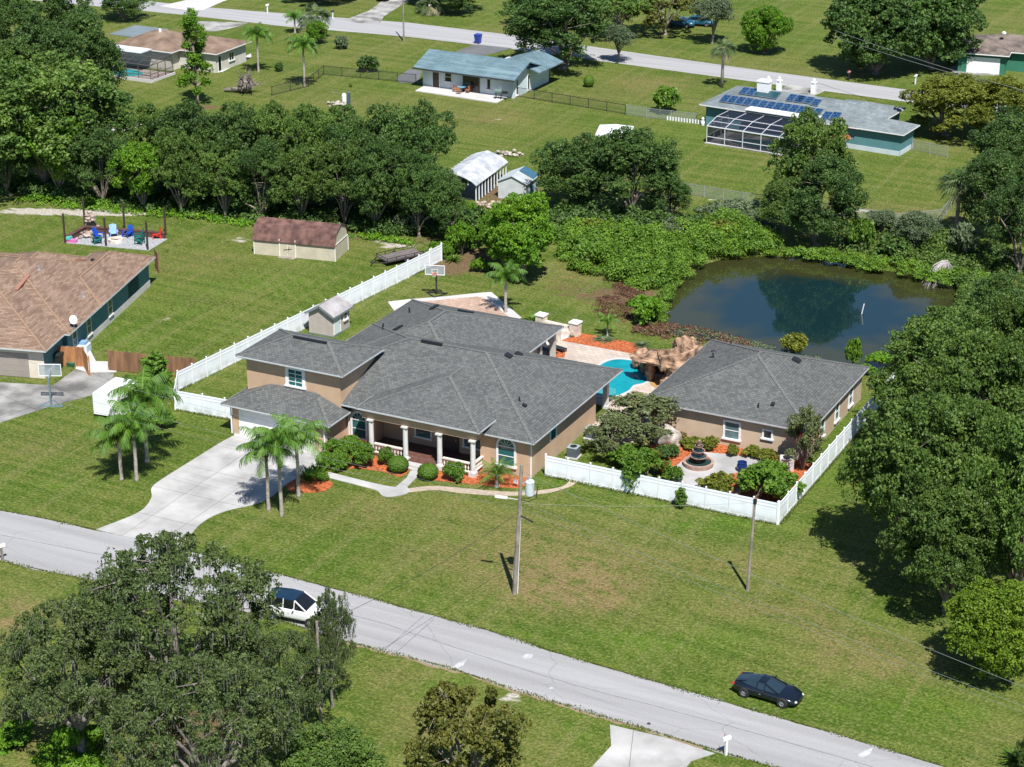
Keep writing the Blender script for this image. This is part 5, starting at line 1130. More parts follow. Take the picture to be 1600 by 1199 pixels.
def ac_unit(label, x, y, rz):
    A = thing('condenser_unit', label, 'air conditioner', (x,y,0), rz); mb = MB(); mb.box(-.5,-.5,-.02,.5,.5,.1); obj('base', mb, m_conc_w, A)
    mb = MB(); mb.box(-.4,-.4,.1,.4,.4,.85)
    for i in range(12): 
        z = .18+i*.055; mb.box(-.41,-.41,z,.41,.41,z+.015)
    obj('casing', mb, M('slate_metal',(.10,.12,.14),.5,.1,3), A)
    mb = MB(); mb.box(-.42,-.42,.85,.42,.42,.9); tp = obj('top_panel', mb, M('grey_top',(.30,.36,.38),.45,.05,3), A)
    mb = MB(); mb.lathe(0,0,[(.28,.9),(.28,.93),(.05,.96)],16); obj('fan_grille', mb, m_black, tp); return A
ac_unit('slate air conditioner on its pad beside the main house side wall', *W(896,714), .05)
ac_unit('second air conditioner further back under the patio corner', *W(924,684), .05)
hp = thing('pool_heater', 'pale square heat pump beside the crape myrtle', 'heat pump', (*W(1229,733),0), .3); mb = MB(); mb.box(-.55,-.4,0,.55,.4,1.0); obj('casing', mb, M('pale_grey_metal',(.5,.5,.5),.6,.05,2), hp)
mb = MB(); mb.lathe(0,0,[(.34,1.0),(.33,1.04),(.1,1.05)],18); obj('fan_grille', mb, m_black, hp)
# basketball hoops
def hoop(label, x, y, rz, pm, s=1.0):
    Hh = thing('basketball_hoop', label, 'basketball hoop', (x,y,0), rz)
    mb = MB(); mb.beam((-1.0,.25,.05),(1.0,.25,.05),.14,.1); mb.beam((-1.0,.25,.05),(0,-1.0,.05),.1,.08); mb.beam((1.0,.25,.05),(0,-1.0,.05),.1,.08); obj('base', mb, pm, Hh)
    mb = MB(); mb.beam((0,0,0),(0,0,2.6*s),.14,.14); mb.beam((0,0,2.5*s),(0,-.55,3.0*s),.09,.09); mb.beam((0,0,2.2*s),(0,-.55,2.7*s),.09,.09); obj('post', mb, pm, Hh)
    mb = MB(); mb.box(-.9,-.6,2.55*s,.9,-.57,3.6*s); bd = obj('backboard', mb, screen_mat('clear_board',(.35,.42,.45),.45), Hh)
    mb = MB(); 
    for a_ in ((-.92,-.94,2.53,2.58),): pass
    mb.box(-.94,-.63,2.52*s,.94,-.55,2.57*s); mb.box(-.94,-.63,3.58*s,.94,-.55,3.63*s); mb.box(-.94,-.63,2.57*s,-.89,-.55,3.58*s); mb.box(.89,-.63,2.57*s,.94,-.55,3.58*s); mb.box(-.3,-.62,2.75*s,.3,-.61,2.79*s); mb.box(-.3,-.62,3.15*s,.3,-.61,3.19*s); mb.box(-.3,-.62,2.79*s,-.26,-.61,3.15*s); mb.box(.26,-.62,2.79*s,.3,-.61,3.15*s); obj('backboard_frame', mb, m_white, bd)
    n = 18; pts = [(.24*math.cos(2*math.pi*k/n), -.88+.24*math.sin(2*math.pi*k/n), 2.75*s) for k in range(n+1)]
    mb = MB(); mb.tube(pts, .025, 6); mb.box(-.1,-.68,2.7*s,.1,-.6,2.8*s); rm = obj('rim', mb, M('orange_rim',(.6,.12,.04),.5,0), Hh)
    mb = MB()
    for k in range(0,n,2): mb.beam(pts[k], (pts[k][0]*.55, -.88+(pts[k][1]+.88)*.55, 2.4*s), .012,.012)
    obj('net', mb, m_white, rm); return Hh
hoop('black basketball hoop with clear backboard at the end of the paver court', *W(682,460), rad(18), m_black, .85)
hb = hoop('grey blue basketball hoop on the neighbour driveway edge', *W(80,634), rad(205), M('blue_grey_steel',(.13,.20,.23),.5,.1,3), .95)
# garden light, bucket, stump, root ball, etc.
gl = thing('garden_lamp', 'small white garden lamp in front of the round bush', 'lamp', (*W(623,741),0)); mb = MB(); mb.tube([(0,0,0),(0,0,.75)], .025, 6); obj('post', mb, m_black, gl); mb = MB(); mb.lathe(0,0,[(.05,.72),(.12,.78),(.14,.9),(.04,.98)],10); obj('lamp_head', mb, m_white, gl)
# ------------------------------------------------------------------ pool, grotto, terrace furniture
pl = thing('swimming_pool', 'freeform turquoise pool between the two houses beside the rock grotto', 'swimming pool', (1.5,21,0))
ctl = [(928,588),(933,578),(940,571),(952.6,565),(966,563),(979,564),(992.9,566.6),(998,575),(1004,587),(1012,594),(1006,600),(990,604),(983.5,611),(972,617),(959.6,620.5),(945,621.5),(930,619),(921,612),(920,600)]
pp = [Vector((*W(*c),0)) for c in ctl]; pts = []
for i in range(len(pp)):
    p0, p1_, p2_, p3_ = pp[i-1], pp[i], pp[(i+1)%len(pp)], pp[(i+2)%len(pp)]
    for k in range(4): t = k/4; pts.append(.5*((2*p1_)+(p2_-p0)*t+(2*p0-5*p1_+4*p2_-p3_)*t*t+(3*p1_-p0-3*p2_+p3_)*t**3))
cen = sum(pts, Vector())/len(pts); n = len(pts); out = []
for i in range(n):
    d = (pts[(i+1)%n]-pts[i-1]).normalized(); nrm = Vector((d.y,-d.x,0)); 
    if nrm.dot(pts[i]-cen) < 0: nrm = -nrm
    out.append(pts[i]+nrm*.3)
mb = MB(); mb.add([(p.x,p.y,.05) for p in pts]+[(p.x,p.y,.11) for p in pts]+[(p.x,p.y,.11) for p in out]+[(p.x,p.y,.05) for p in out], [(j*n+i,j*n+(i+1)%n,(j+1)*n+(i+1)%n,(j+1)*n+i) for j in range(3) for i in range(n)])
obj('coping', mb, m_conc_w, pl, True)
m_pw, n_, l_, b_ = new_mat('turquoise_water'); b_.inputs['Roughness'].default_value = .04; b_.inputs['IOR'].default_value = 1.33
s_, mp_ = pos_node(n_, 1, 'world'); l_.new(s_, mp_.inputs[0]); v_ = n_.new('ShaderNodeTexVoronoi'); v_.feature = 'SMOOTH_F1'; v_.inputs['Scale'].default_value = 1.7; l_.new(mp_.outputs[0], v_.inputs['Vector'])
r_ = n_.new('ShaderNodeValToRGB'); r_.color_ramp.elements[0].position = .2; r_.color_ramp.elements[0].color = (.003,.17,.21,1); r_.color_ramp.elements[1].position = .85; r_.color_ramp.elements[1].color = (.006,.27,.32,1)  # cell pattern paints caustic light into the water colour
z_ = n_.new('ShaderNodeTexNoise'); z_.inputs['Scale'].default_value = .35; l_.new(mp_.outputs[0], z_.inputs['Vector']); mx_ = n_.new('ShaderNodeMath'); mx_.operation = 'MULTIPLY_ADD'; mx_.inputs[1].default_value = .6; l_.new(v_.outputs['Distance'], mx_.inputs[0]); l_.new(z_.outputs['Fac'], mx_.inputs[2])
l_.new(mx_.outputs[0], r_.inputs[0]); l_.new(r_.outputs[0], b_.inputs['Base Color'])
z2 = n_.new('ShaderNodeTexNoise'); z2.inputs['Scale'].default_value = 3; l_.new(mp_.outputs[0], z2.inputs['Vector']); q_ = n_.new('ShaderNodeBump'); q_.inputs['Strength'].default_value = .25; q_.inputs['Distance'].default_value = .05; l_.new(z2.outputs['Fac'], q_.inputs['Height']); l_.new(q_.outputs[0], b_.inputs['Normal'])
mb = MB(); mb.prism([(p.x,p.y) for p in pts], .055, .082); obj('water', mb, m_pw, pl, True)
mb = MB(); st = [W(c[0], c[1]) for c in ((921,606),(940,604),(962,609),(963,617),(945,620),(930,618),(922,612))]; mb.prism(st, .06, .086); obj('shallow_shelf', mb, M('shallow_water', (.05,.30,.33), .05, .1, 2, kind='world'), pl, True)
m_rock = M('sandstone_rock', (.10,.058,.036), .95, .3, 1.6, col2=(.37,.235,.15), detail=9, bump=1.0, bscale=4)
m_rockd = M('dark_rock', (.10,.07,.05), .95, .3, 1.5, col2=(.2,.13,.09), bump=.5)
gr = thing('rock_grotto', 'artificial sandstone pool grotto with cave and water slide', 'rock grotto', (*W(1040,590),0))
def G2(px, py, z): x, y = W(px, py, z); return (x, y, z)
mb = MB(); mb.rock(G2(1003,562,.9), (.8,.75,.95), 3, .4); mb.rock(G2(1010,571,.9), (.55,.55,1.2), 4, .3); obj('left_boulder', mb, m_rock, gr, True)
mb = MB(); mb.rock(G2(1016,580,.9), (.42,.42,1.35), 7, .35); obj('pillar', mb, m_rock, gr, True)
mb = MB(); mb.rock(G2(1056,585,1.0), (.9,1.2,1.5), 9, .35); mb.rock(G2(1048,598,.5), (.9,.7,.8), 12, .3); mb.rock(G2(1064,570,1.2), (1.1,1.5,1.5), 15, .3); obj('right_boulder', mb, m_rock, gr, True)
mb = MB(); mb.rock(G2(1022,562,2.25), (1.9,.95,.34), 21, .4, 4); mb.rock(G2(1042,558,2.35), (1.5,1.1,.5), 23, .42, 4); mb.rock(G2(1052,568,2.2), (1.1,1.1,.6), 26, .35); obj('cave_roof', mb, m_rock, gr, True)
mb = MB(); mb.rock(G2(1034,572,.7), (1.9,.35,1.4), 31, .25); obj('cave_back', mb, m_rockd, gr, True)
mb = MB(); path = [G2(1078,546,3.0), G2(1074,551,2.95), G2(1064,556,2.75), G2(1048,559,2.7), G2(1030,560,2.7)]
rings = []
for i, p in enumerate(path):
    d = (Vector(path[min(i+1,4)])-Vector(path[max(i-1,0)])).normalized(); sd2 = Vector((-d.y,d.x,0)).normalized()
    rings.append([tuple(Vector(p)+sd2*a+Vector((0,0,z))) for a, z in ((-.75,.45),(-.55,.48),(-.4,.05),(.4,.05),(.55,.48),(.75,.45),(.7,-.9),(-.7,-.9))])
mb.loft(rings); obj('water_slide', mb, m_rock, gr, True)
mb = MB(); mb.rock(G2(1072,556,1.3), (1.2,1.2,1.6), 41, .45, 4); obj('rear_boulder', mb, m_rock, gr, True); mb = MB(); mb.rock(G2(1060,577,2.0), (.6,.6,.5), 44, .4); obj('rear_boulder', mb, m_rock, gr, True)
mb = MB(); mb.prism([W(1018,592),W(1034,588),W(1048,603),W(1030,610),W(1016,602)], .07, .1); obj('wet_floor', mb, M('ochre_floor', (.42,.24,.08), .6, .15, 2), gr, True)
# low seat wall with two pillars
sw = thing('seat_wall', 'low stone seat wall with two capped pillars behind the house', 'garden wall', (*W(873,515),0))
m_stone = bricks('pale_stone', (.55,.47,.38), (.66,.58,.49), (.4,.34,.28), .35, .18, .25)
A, B = W(846,512), W(899,524); ang = hdg(A, B); Ls = math.dist(A, B)
m_stone = M('pale_stone_block', (.52,.44,.35), .9, .15, 2.2, col2=(.66,.58,.50), detail=8, bump=.3)
mb = MB(); mb.obox((A[0]+B[0])/2,(A[1]+B[1])/2,-.05,.75,Ls,.45,ang); mb.obox((A[0]+B[0])/2,(A[1]+B[1])/2-.45,-.05,.42,Ls-.6,.5,ang); obj('wall', mb, m_stone, sw, True)
for p in (A, B): mb = MB(); mb.obox(*p,-.05,1.2,.8,.8,ang); obj('pillar', mb, m_stone, sw, True); mb = MB(); mb.obox(*p,1.2,1.32,.95,.95,ang); obj('cap', mb, m_trim, sw, True)
A2 = W(868,534); mb = MB(); mb.obox(*A2,0,1.2,.7,.7,ang); mb.obox(*A2,1.2,1.3,.8,.8,ang); obj('pillar', mb, m_stone, sw, True)
# sun loungers
def lounger(loc, rz, label):
    Lg = thing('sun_lounger', label, 'sun lounger', loc, rz, 'dark sun loungers by the patio post'); mb = MB(); mb.box(-.3,-.8,.28,.3,.5,.34); obj('seat', mb, m_black, Lg)
    mb = MB(); mb.beam((0,.5,.32),(0,1.05,.85),.6,.06); obj('backrest', mb, m_black, Lg)
    for x in (-.26,.26):
        for y in (-.75,.4): mb = MB(); mb.box(x-.025,y-.025,.06,x+.025,y+.025,.28); obj('leg', mb, m_black, Lg)
    return Lg
lo = W(872,549); lounger((lo[0],lo[1],.06), rad(75), 'dark sun lounger further from the house corner'); lo = W(866,554); lounger((lo[0]-.6,lo[1],.06), rad(60), 'dark sun lounger nearer the roof edge')
# fountain
fx_, fy_ = W(1091,728)
ft = thing('tiered_fountain', 'four tiered stone fountain in the middle of the walled garden', 'fountain', (fx_,fy_,0.05)); m_ft = M('fountain_stone', (.24,.13,.10), .8, .2, 4, col2=(.36,.22,.17))
mb = MB(); mb.lathe(0,0,[(1.15,0),(1.2,.35),(1.0,.36),(.98,.2),(.2,.2)],28); obj('basin', mb, M('basin_stone', (.36,.24,.19), .8, .2, 4), ft)
mb = MB(); mb.lathe(0,0,[(.97,.21),(.97,.25),(.15,.252)],28); obj('water', mb, M('dark_water', (.02,.045,.045), .05, 0), ft)
for r, z in ((.68,.75),(.50,1.2),(.34,1.6),(.2,1.9)):
    mb = MB(); mb.lathe(0,0,[(.12,z-.3),(.15,z-.18),(r*.6,z-.1),(r,z+.02),(r,z+.08),(r*.9,z+.06),(r*.2,z)],22); tr_ = obj('tier', mb, m_ft, ft); mb = MB(); mb.lathe(0,0,[(r*.86,z+.03),(r*.86,z+.056),(.05,z+.058)],22); obj('water', mb, bpy.data.materials['dark_water'], tr_)
mb = MB(); mb.lathe(0,0,[(.16,.2),(.1,.5),(.08,1.6),(.06,1.95),(.1,2.05),(.02,2.2)],12); obj('stem', mb, m_ft, ft)
def boulder(label, px, py, r, seed, mat, name='boulder'):
    x, y = W(px, py); mb = MB(); mb.rock((0,0,r[2]*.6), r, seed, .35, 3); o = obj(name, mb, mat, smooth=True); o.location = (x,y,0); return tag(o, label, 'rock')
boulder('large pale boulder beside the crape myrtle by the guest house wall', 1040, 692, (1.35,.8,.9), 5, M('pale_rock', (.22,.19,.165), .95, .25, 2, col2=(.42,.37,.33), bump=.6))
boulder('small pink stone block behind the garden fence', 1151, 775, (.35,.3,.4), 6, bpy.data.materials['pale_rock'])
bp_ = thing('blue_pot', 'glossy dark blue pot in the fountain garden', 'plant pot', (*W(1159,737),0)); mb = MB(); mb.lathe(0,0,[(.25,0),(.38,.2),(.42,.5),(.34,.75),(.38,.8),(.3,.8),(.25,.6)],16); obj('pot', mb, M('blue_glaze', (.01,.03,.12), .15, 0), bp_)
# far patio furniture
dt = thing('patio_dining_set', 'small wooden dining set with blue top on the white patio', 'patio table', (*W(721,146),.12), .1)
mb = MB(); mb.lathe(0,0,[(.05,0),(.05,.7),(.55,.7),(.55,.76)],12); obj('table', mb, M('blue_top', (.12,.32,.38), .5, .05, 2), dt)
for a in (0,1.57,3.14,4.71):
    c, s = math.cos(a), math.sin(a); mb = MB(); mb.obox(c*.85,s*.85,.38,.45,.5,.5,a); mb.obox(c*1.08,s*1.08,.45,.95,.06,.5,a); [mb.obox(c*.85+i*.2,s*.85+j*.2,0,.38,.05,.05) for i in (-1,1) for j in (-1,1)]; obj('chair', mb, M('teak', (.32,.13,.07), .7, .1, 2), dt)
sm = thing('barbecue_smoker', 'grey green barrel smoker barbecue on the white patio', 'barbecue', (*W(779,156),.12), .2)
mb = MB(); mb.tube([(-.45,0,.95),(.45,0,.95)], .34, 14); obj('barrel', mb, M('grey_green_metal', (.10,.17,.15), .5, .1, 2), sm)
mb = MB(); [mb.box(x-.03,y-.03,0,x+.03,y+.03,.8) for x in (-.35,.35) for y in (-.25,.25)]; mb.box(.5,-.3,.75,1.2,.3,.8); mb.box(.55,-.25,.8,1.15,.25,1.0); obj('stand', mb, m_black, sm)
mb = MB(); mb.tube([(.2,.1,1.2),(.2,.1,1.6)], .06, 8); obj('chimney', mb, m_steel, sm)

# ------------------------------------------------------------------ fire pit terrace of the neighbour
flat('gravel_terrace', [W(101,380),W(133,357),W(262,374),W(233,392)], M('pale_gravel', (.24,.25,.27), .95, .15, 6, kind='world', col2=(.36,.36,.36)), .04)
for i, ((x, y), hh, lab) in enumerate(zip([W(102,380),W(166,385),W(231,391),W(133,356),W(195,362),W(259,368)], (2.85,2.75,2.75,2.9,2.9,2.8), ('front left','front middle','front right','rear left','rear middle','rear right'))):
    mb = MB(); mb.obox(0,0,-.05,hh+.25,.16,.16,.25); o = obj('wooden_post', mb, M('dark_post', (.05,.03,.022), .9, .2, 3) if i == 0 else bpy.data.materials['dark_post']); o.location = (x,y,0); tag(o, 'dark timber post at the %s of the gravel terrace' % lab, 'post', 'tall posts round the gravel terrace')
for (a, b, lab) in ((W(136,363),W(200,368),'long dark log bench behind the blue chairs, left half'),(W(201,368),W(258,373),'long dark log bench behind the blue chairs, right half'),(W(106,378),W(134,362),'dark timber wall on the left of the gravel terrace')):
    mb = MB(); ang = hdg(a, b); L = math.dist(a, b); mb.obox(0,0,0,.55,L,.35,ang); mb.obox(0,.0,.55,.66,L*1.01,.45,ang); o = obj('timber_wall', mb, M('dark_sleeper', (.09,.045,.035), .9, .25, 2), None); o.location = ((a[0]+b[0])/2,(a[1]+b[1])/2,0); tag(o, lab, 'low wall')
fp = thing('stone_fireplace', 'rough stacked stone fireplace at the rear of the gravel terrace', 'fireplace', (*W(142,357),0), .3); mb = MB()
for k in range(26):
    r = random.Random(k); z = .15+ (k//5)*.3; mb.rock((r.uniform(-.6,.6)*(1-z*.2), r.uniform(-.3,.3), z), (.3,.25,.2), k, .3, 2)
obj('stonework', mb, M('brown_stone', (.22,.165,.125), .95, .3, 2, col2=(.38,.31,.26)), fp); mb = MB(); mb.box(-.25,-.55,.2,.25,-.3,.8); obj('firebox', mb, m_black, fp)
sp_ = thing('stone_heap', 'heap of tan field stones on the gravel terrace', 'stone heap', (*W(137,370),0)); mb = MB()
for k in range(30):
    r = random.Random(k+90); a = r.uniform(0,6.28); q = r.uniform(0,1.1); mb.rock((q*math.cos(a), q*math.sin(a), .15+(1.1-q)*.4*r.random()), (.22,.2,.15), k, .3, 2)
obj('stones', mb, bpy.data.materials['brown_stone'], sp_)
fpit = thing('fire_pit', 'round pale stone fire pit ringed by garden chairs', 'fire pit', (*W(181,378),.04)); mb = MB(); mb.lathe(0,0,[(.75,0),(.75,.3),(.5,.3),(.48,.1)],20); obj('stone_ring', mb, m_stone, fpit); mb = MB(); mb.lathe(0,0,[(.48,.02),(.48,.1),(.1,.14)],16); obj('ash', mb, m_black, fpit)
def adirondack(mat):
    A = thing('garden_chair', 'x', 'garden chair', (0,0,0), 0, 'slatted chairs round the fire pit'); mb = MB(); mb.add([(-.3,.3,.40),(.3,.3,.40),(.3,-.3,.26),(-.3,-.3,.26),(-.3,.3,.35),(.3,.3,.35),(.3,-.3,.21),(-.3,-.3,.21)], [(3,2,1,0),(4,5,6,7),(0,1,5,4),(1,2,6,5),(2,3,7,6),(3,0,4,7)]); obj('seat', mb, mat, A)
    mb = MB()
    for i in range(5): x = -.26+i*.13; h = .95+.1*math.sin(math.pi*(i+.5)/5); mb.beam((x,-.28,.22),(x*1.15,-.62,h+.1),.12,.03)
    obj('backrest', mb, mat, A)
    for s in (-1,1): mb = MB(); mb.box(s*.38-.08,-.45,.55,s*.38+.08,.4,.58); obj('armrest', mb, mat, A)
    for s in (-1,1):
        for y in (.32,-.4): mb = MB(); mb.box(s*.36-.03,y-.05,0,s*.36+.03,y+.05,.55); obj('leg', mb, mat, A)
    return A
CH_ = {}
for (px_, py_, cn, lab) in ((155,374,'blue','bright blue chair left of the fire pit'),(178,370,'pale','pale blue chair behind the fire pit'),(199,371,'blue','blue chair right behind the fire pit'),(216,375,'green','dark green chair with its back to the right bench'),(153,381,'green','green chair nearest the roof, left of the pit'),(218,382,'green','dark green chair at the front right of the pit'),(244,373,'red','red chair on the right by the corner post')):
    cm = {'blue':(.01,.07,.40),'pale':(.25,.42,.70),'green':(.01,.13,.11),'red':(.70,.03,.02)}[cn]
    if cn not in CH_: CH_[cn] = adirondack(M(cn+'_chair_paint', cm, .5, .05, 2)); r_ = CH_[cn]
    else: r_ = dup(CH_[cn], (0,0,0))
    x, y = W(px_, py_); cc_ = W(181,378); r_.location = (x,y,.04); r_.rotation_euler = (0,0,hdg((x,y),cc_)-math.pi/2); r_['label'] = lab
    s_ = 1.0; r_.scale = (s_,s_,s_)
pk = thing('toy_box', 'pink and teal cooler box at the left corner of the gravel terrace', 'cooler box', (*W(113,379),.04), .2); mb = MB(); mb.box(-.5,-.25,0,.5,.25,.3); obj('box', mb, M('pink_plastic', (.6,.15,.4), .5, .05, 2), pk); mb = MB(); mb.box(-.55,-.3,.3,-.1,.3,.55); obj('lid', mb, M('teal_plastic', (.1,.5,.45), .5, .05, 2), pk)
# recycling boxes by the neighbour wall
rb = thing('storage_crates', 'pile of white and blue storage crates against the teal wall', 'crates', (*W(128,549),0), .25); mb = MB(); mb.box(-.7,-.5,0,.7,.5,.7); obj('crate', mb, M('white_crate', (.55,.62,.68), .6, .1, 3), rb); mb = MB(); mb.box(-.3,-.3,.7,.5,.35,.95); obj('top_crate', mb, M('blue_crate', (.2,.35,.55), .6, .1, 3), rb)
# propane-like white tank pair and rubble in the far lawn
tk = thing('water_softener_tank', 'white cylinder tank with dark twin standing on the far lawn', 'tank', (*W(538,163),0)); mb = MB(); mb.lathe(0,0,[(.28,0),(.3,1.2),(.15,1.4)],12); obj('white_tank', mb, m_white, tk); mb = MB(); mb.lathe(.55,.2,[(.2,0),(.2,1.5),(.08,1.65)],12); obj('dark_tank', mb, M('blue_tank', (.05,.09,.13), .4, 0), tk)
for i,(px_,py_,r_,lab,mt) in enumerate(((905+60,0,0,'',None),(792,243,.9,'pile of pale rubble beyond the white carport','pale_rock'),(524,165,.7,'pale rubble lying left of the white tank','pale_rock'),(766,322,.8,'rust coloured rubble at the foot of the carport','brown_stone'))):
    if not lab: continue
    o = thing('rubble_pile', lab, 'rubble', (*W(px_,py_),0)); mb = MB()
    for k in range(22):
        r = random.Random(k+i*50); a = r.uniform(0,6.28); q = r.uniform(0,r_*1.5); mb.rock((q*math.cos(a)*1.5, q*math.sin(a), .1+r.random()*.25), (.25,.22,.14), k, .3, 2)
    obj('stones', mb, bpy.data.materials[mt], o)
fr_ = thing('round_flower_bed', 'pale ringed round bed on the lawn before the dark pool screen', 'flower bed', (*W(194,198),0)); mb = MB(); mb.lathe(0,0,[(2.1,0),(2.1,.15),(1.8,.15),(1.75,.03)],24); obj('border', mb, m_conc_w, fr_); mb = MB(); mb.lathe(0,0,[(1.75,0),(1.75,.06),(.2,.1)],20); obj('soil', mb, M('bed_soil', (.2,.13,.09), .95, .2, 2), fr_)
# uprooted stump
rt = thing('uprooted_stump', 'upturned grey tree root ball lying on the far lawn', 'tree stump', (*W(384,146),0)); mb = MB(); r = random.Random(4)
mb.rock((0,0,1.1), (.9,.8,1.0), 3, .4)
for k in range(44):
    a = r.uniform(0,6.28); e = r.uniform(-.25,1.4); L = r.uniform(1.2,2.4); d = Vector((math.cos(a)*math.cos(e), math.sin(a)*math.cos(e), math.sin(e))); p = Vector((0,0,1.1))
    pts = [p]; 
    for j in range(4): d = (d+Vector((r.uniform(-.3,.3),r.uniform(-.3,.3),r.uniform(-.25,.2)))).normalized(); p = p+d*L/4; p.z = max(p.z,.05); pts.append(p.copy())
    mb.tube(pts, [.17,.13,.09,.06,.02], 5)
mb.tube([(0,0,.5),(-1.8,-.4,.45),(-2.8,-.6,.3)], [.4,.25,.2], 7); obj('roots', mb, M('dead_wood', (.09,.07,.065), .95, .25, 2, col2=(.21,.18,.165)), rt)
"""fallen branch in pond and white pipe"""
fb = thing('dead_branch', 'bare grey branch fallen into the pond', 'dead branch', (*W(1478,418),0)); mb = MB(); r = random.Random(8)
for k in range(46):
    tip = Vector((*W(1446+r.uniform(-6,44), 438+r.uniform(-6,9)), -.35)); b0 = Vector((*W(1478,416), .8)); m_ = (tip+b0)/2 + Vector((r.uniform(-.3,.3),r.uniform(-.3,.3),.5)); mb.tube([b0,m_,tip], [.045,.025,.008], 4)
obj('twigs', mb, M('bleached_wood', (.40,.37,.36), .95, .15, 3), fb, True)
pv = thing('white_stake', 'thin white pipe standing in the pond water', 'pipe', (*W(1346,484),-.4)); mb = MB(); mb.tube([(0,0,-.3),(.22,.0,1.0)], .05, 6); obj('pipe', mb, m_white, pv)
bf = thing('flag_decoration', 'small blue and white flag ornament in the mulch by the corner', 'ornament', (*W(806,761),0)); mb = MB(); mb.tube([(0,0,0),(0,0,.6)], .02, 5); obj('stick', mb, m_black, bf); mb = MB(); mb.box(-.18,-.02,.3,.18,.02,.6); obj('flag', mb, M('flag_cloth', (.35,.38,.6), .7, .5, 9, col2=(.7,.6,.65)), bf)
"""teal house yard bits"""
sn = thing('garden_statue', 'small white statue at the corner of the pool cage', 'statue', (*W(1098,196),0)); mb = MB(); mb.lathe(0,0,[(.2,0),(.25,.3),(.12,.6),(.2,.8),(.1,1.0)],10); obj('figure', mb, m_white, sn)
for px_, py_, lab in ((1200,142,'left white gate pillar with lantern by the far driveway'),(1217,143,'right white gate pillar with lantern by the far driveway'),(1271,146,'white domed pillar at the far right of the driveway')):
    gp_ = thing('gate_pillar', lab, 'pillar', (*W(px_,py_),0), 0, 'white pillars by the far driveway'); mb = MB(); mb.box(-.3,-.3,0,.3,.3,1.4); obj('shaft', mb, m_white, gp_); mb = MB(); mb.lathe(0,0,[(.42,1.4),(.4,1.5),(.15,1.6),(.2,1.75),(.03,1.95)],10); obj('lantern', mb, m_white, gp_)
for px_, py_, lab in ((1290,236,'folded red umbrella showing through the tall tree, left'),(1312,240,'open red umbrella showing through the tall tree, right')):
    um = thing('red_umbrella', lab, 'umbrella', (*W(px_,py_),0)); mb = MB(); mb.tube([(0,0,0),(0,0,2.3)], .04, 6); obj('pole', mb, m_white, um); mb = MB(); mb.lathe(0,0,[(1.25,1.9),(1.22,1.95),(.7,2.25),(.05,2.5)],8); obj('canopy', mb, M('red_cloth', (.62,.10,.08), .7, .05, 2), um)
# ------------------------------------------------------------------ foliage
def leaf_mesh(name, Pn, Nn, size, tint, mat, rng, aspect=.55, smin=.7, smax=1.25):
    n = len(Pn); t = rng.normal(size=(n,3)); t -= Nn*np.sum(t*Nn,1,keepdims=True); t /= np.linalg.norm(t,axis=1,keepdims=True)+1e-9
    b = np.cross(Nn, t); s = (size*rng.uniform(smin,smax,n))[:,None]
    V = np.stack([Pn+t*s, Pn+b*s*aspect+Nn*s*.18, Pn-t*s, Pn-b*s*aspect+Nn*s*.18], 1).reshape(-1,3)
    F = np.arange(4*n).reshape(-1,4); me = bpy.data.meshes.new(name); fast_mesh(me, V, F)
    a = me.attributes.new('tint', 'FLOAT', 'FACE'); a.data.foreach_set('value', tint.astype(np.float32)); me.materials.append(mat); return me
def unit(rng, n, zb=0.0):
    d = rng.normal(size=(n,3)); d[:,2] += zb; return d/(np.linalg.norm(d,axis=1,keepdims=True)+1e-9)
def crown_points(rng, R, z0, z1, nl, nleaf, lr=(.24,.38), flat=1.0, spread=.68, subs=34, low=-.35, core=.3, subr=.30, shape=None):
    """leaf positions gathered into twigs, twigs into boughs, boughs into a crown"""
    cz = (z0+z1)/2; hz = (z1-z0)/2
    d = unit(rng, nl*4, .25); d = d[d[:,2] > low][:nl]; nl = len(d); q = rng.uniform(.35,1.0,nl)**.6
    c = np.stack([d[:,0]*R*spread*q, d[:,1]*R*spread*q, cz+d[:,2]*hz*spread*q], 1)
    if shape is not None: c = shape(c, rng)
    r = R*rng.uniform(lr[0], lr[1], nl); rz = np.minimum(r*.8, hz*.6)
    ns = nl*subs; li = rng.integers(0, nl, ns); sd_ = unit(rng, ns, .35)
    sc = c[li] + sd_*np.stack([r[li],r[li],rz[li]],1)*rng.uniform(.72,1.08,(ns,1)); sr = r[li]*subr*rng.uniform(.6,1.3,ns); st = rng.uniform(0,1,ns)
    k = rng.integers(0, ns, nleaf); ld = unit(rng, nleaf, .3); P_ = sc[k] + ld*(sr[k]*rng.uniform(.45,1.1,nleaf)**.7)[:,None]*np.array([1,1,.75])
    N_ = ld*.6 + unit(rng, nleaf)*.95 + np.array([0,0,.3]); N_ /= np.linalg.norm(N_,axis=1,keepdims=True)
    lt = rng.uniform(0,1,nl)**1.5; t = np.clip(.36*lt[li[k]] + .30*st[k]**1.4 + .34*rng.uniform(0,1,nleaf)**1.3 + .05, 0, 1)
    return P_, N_, t, c, r
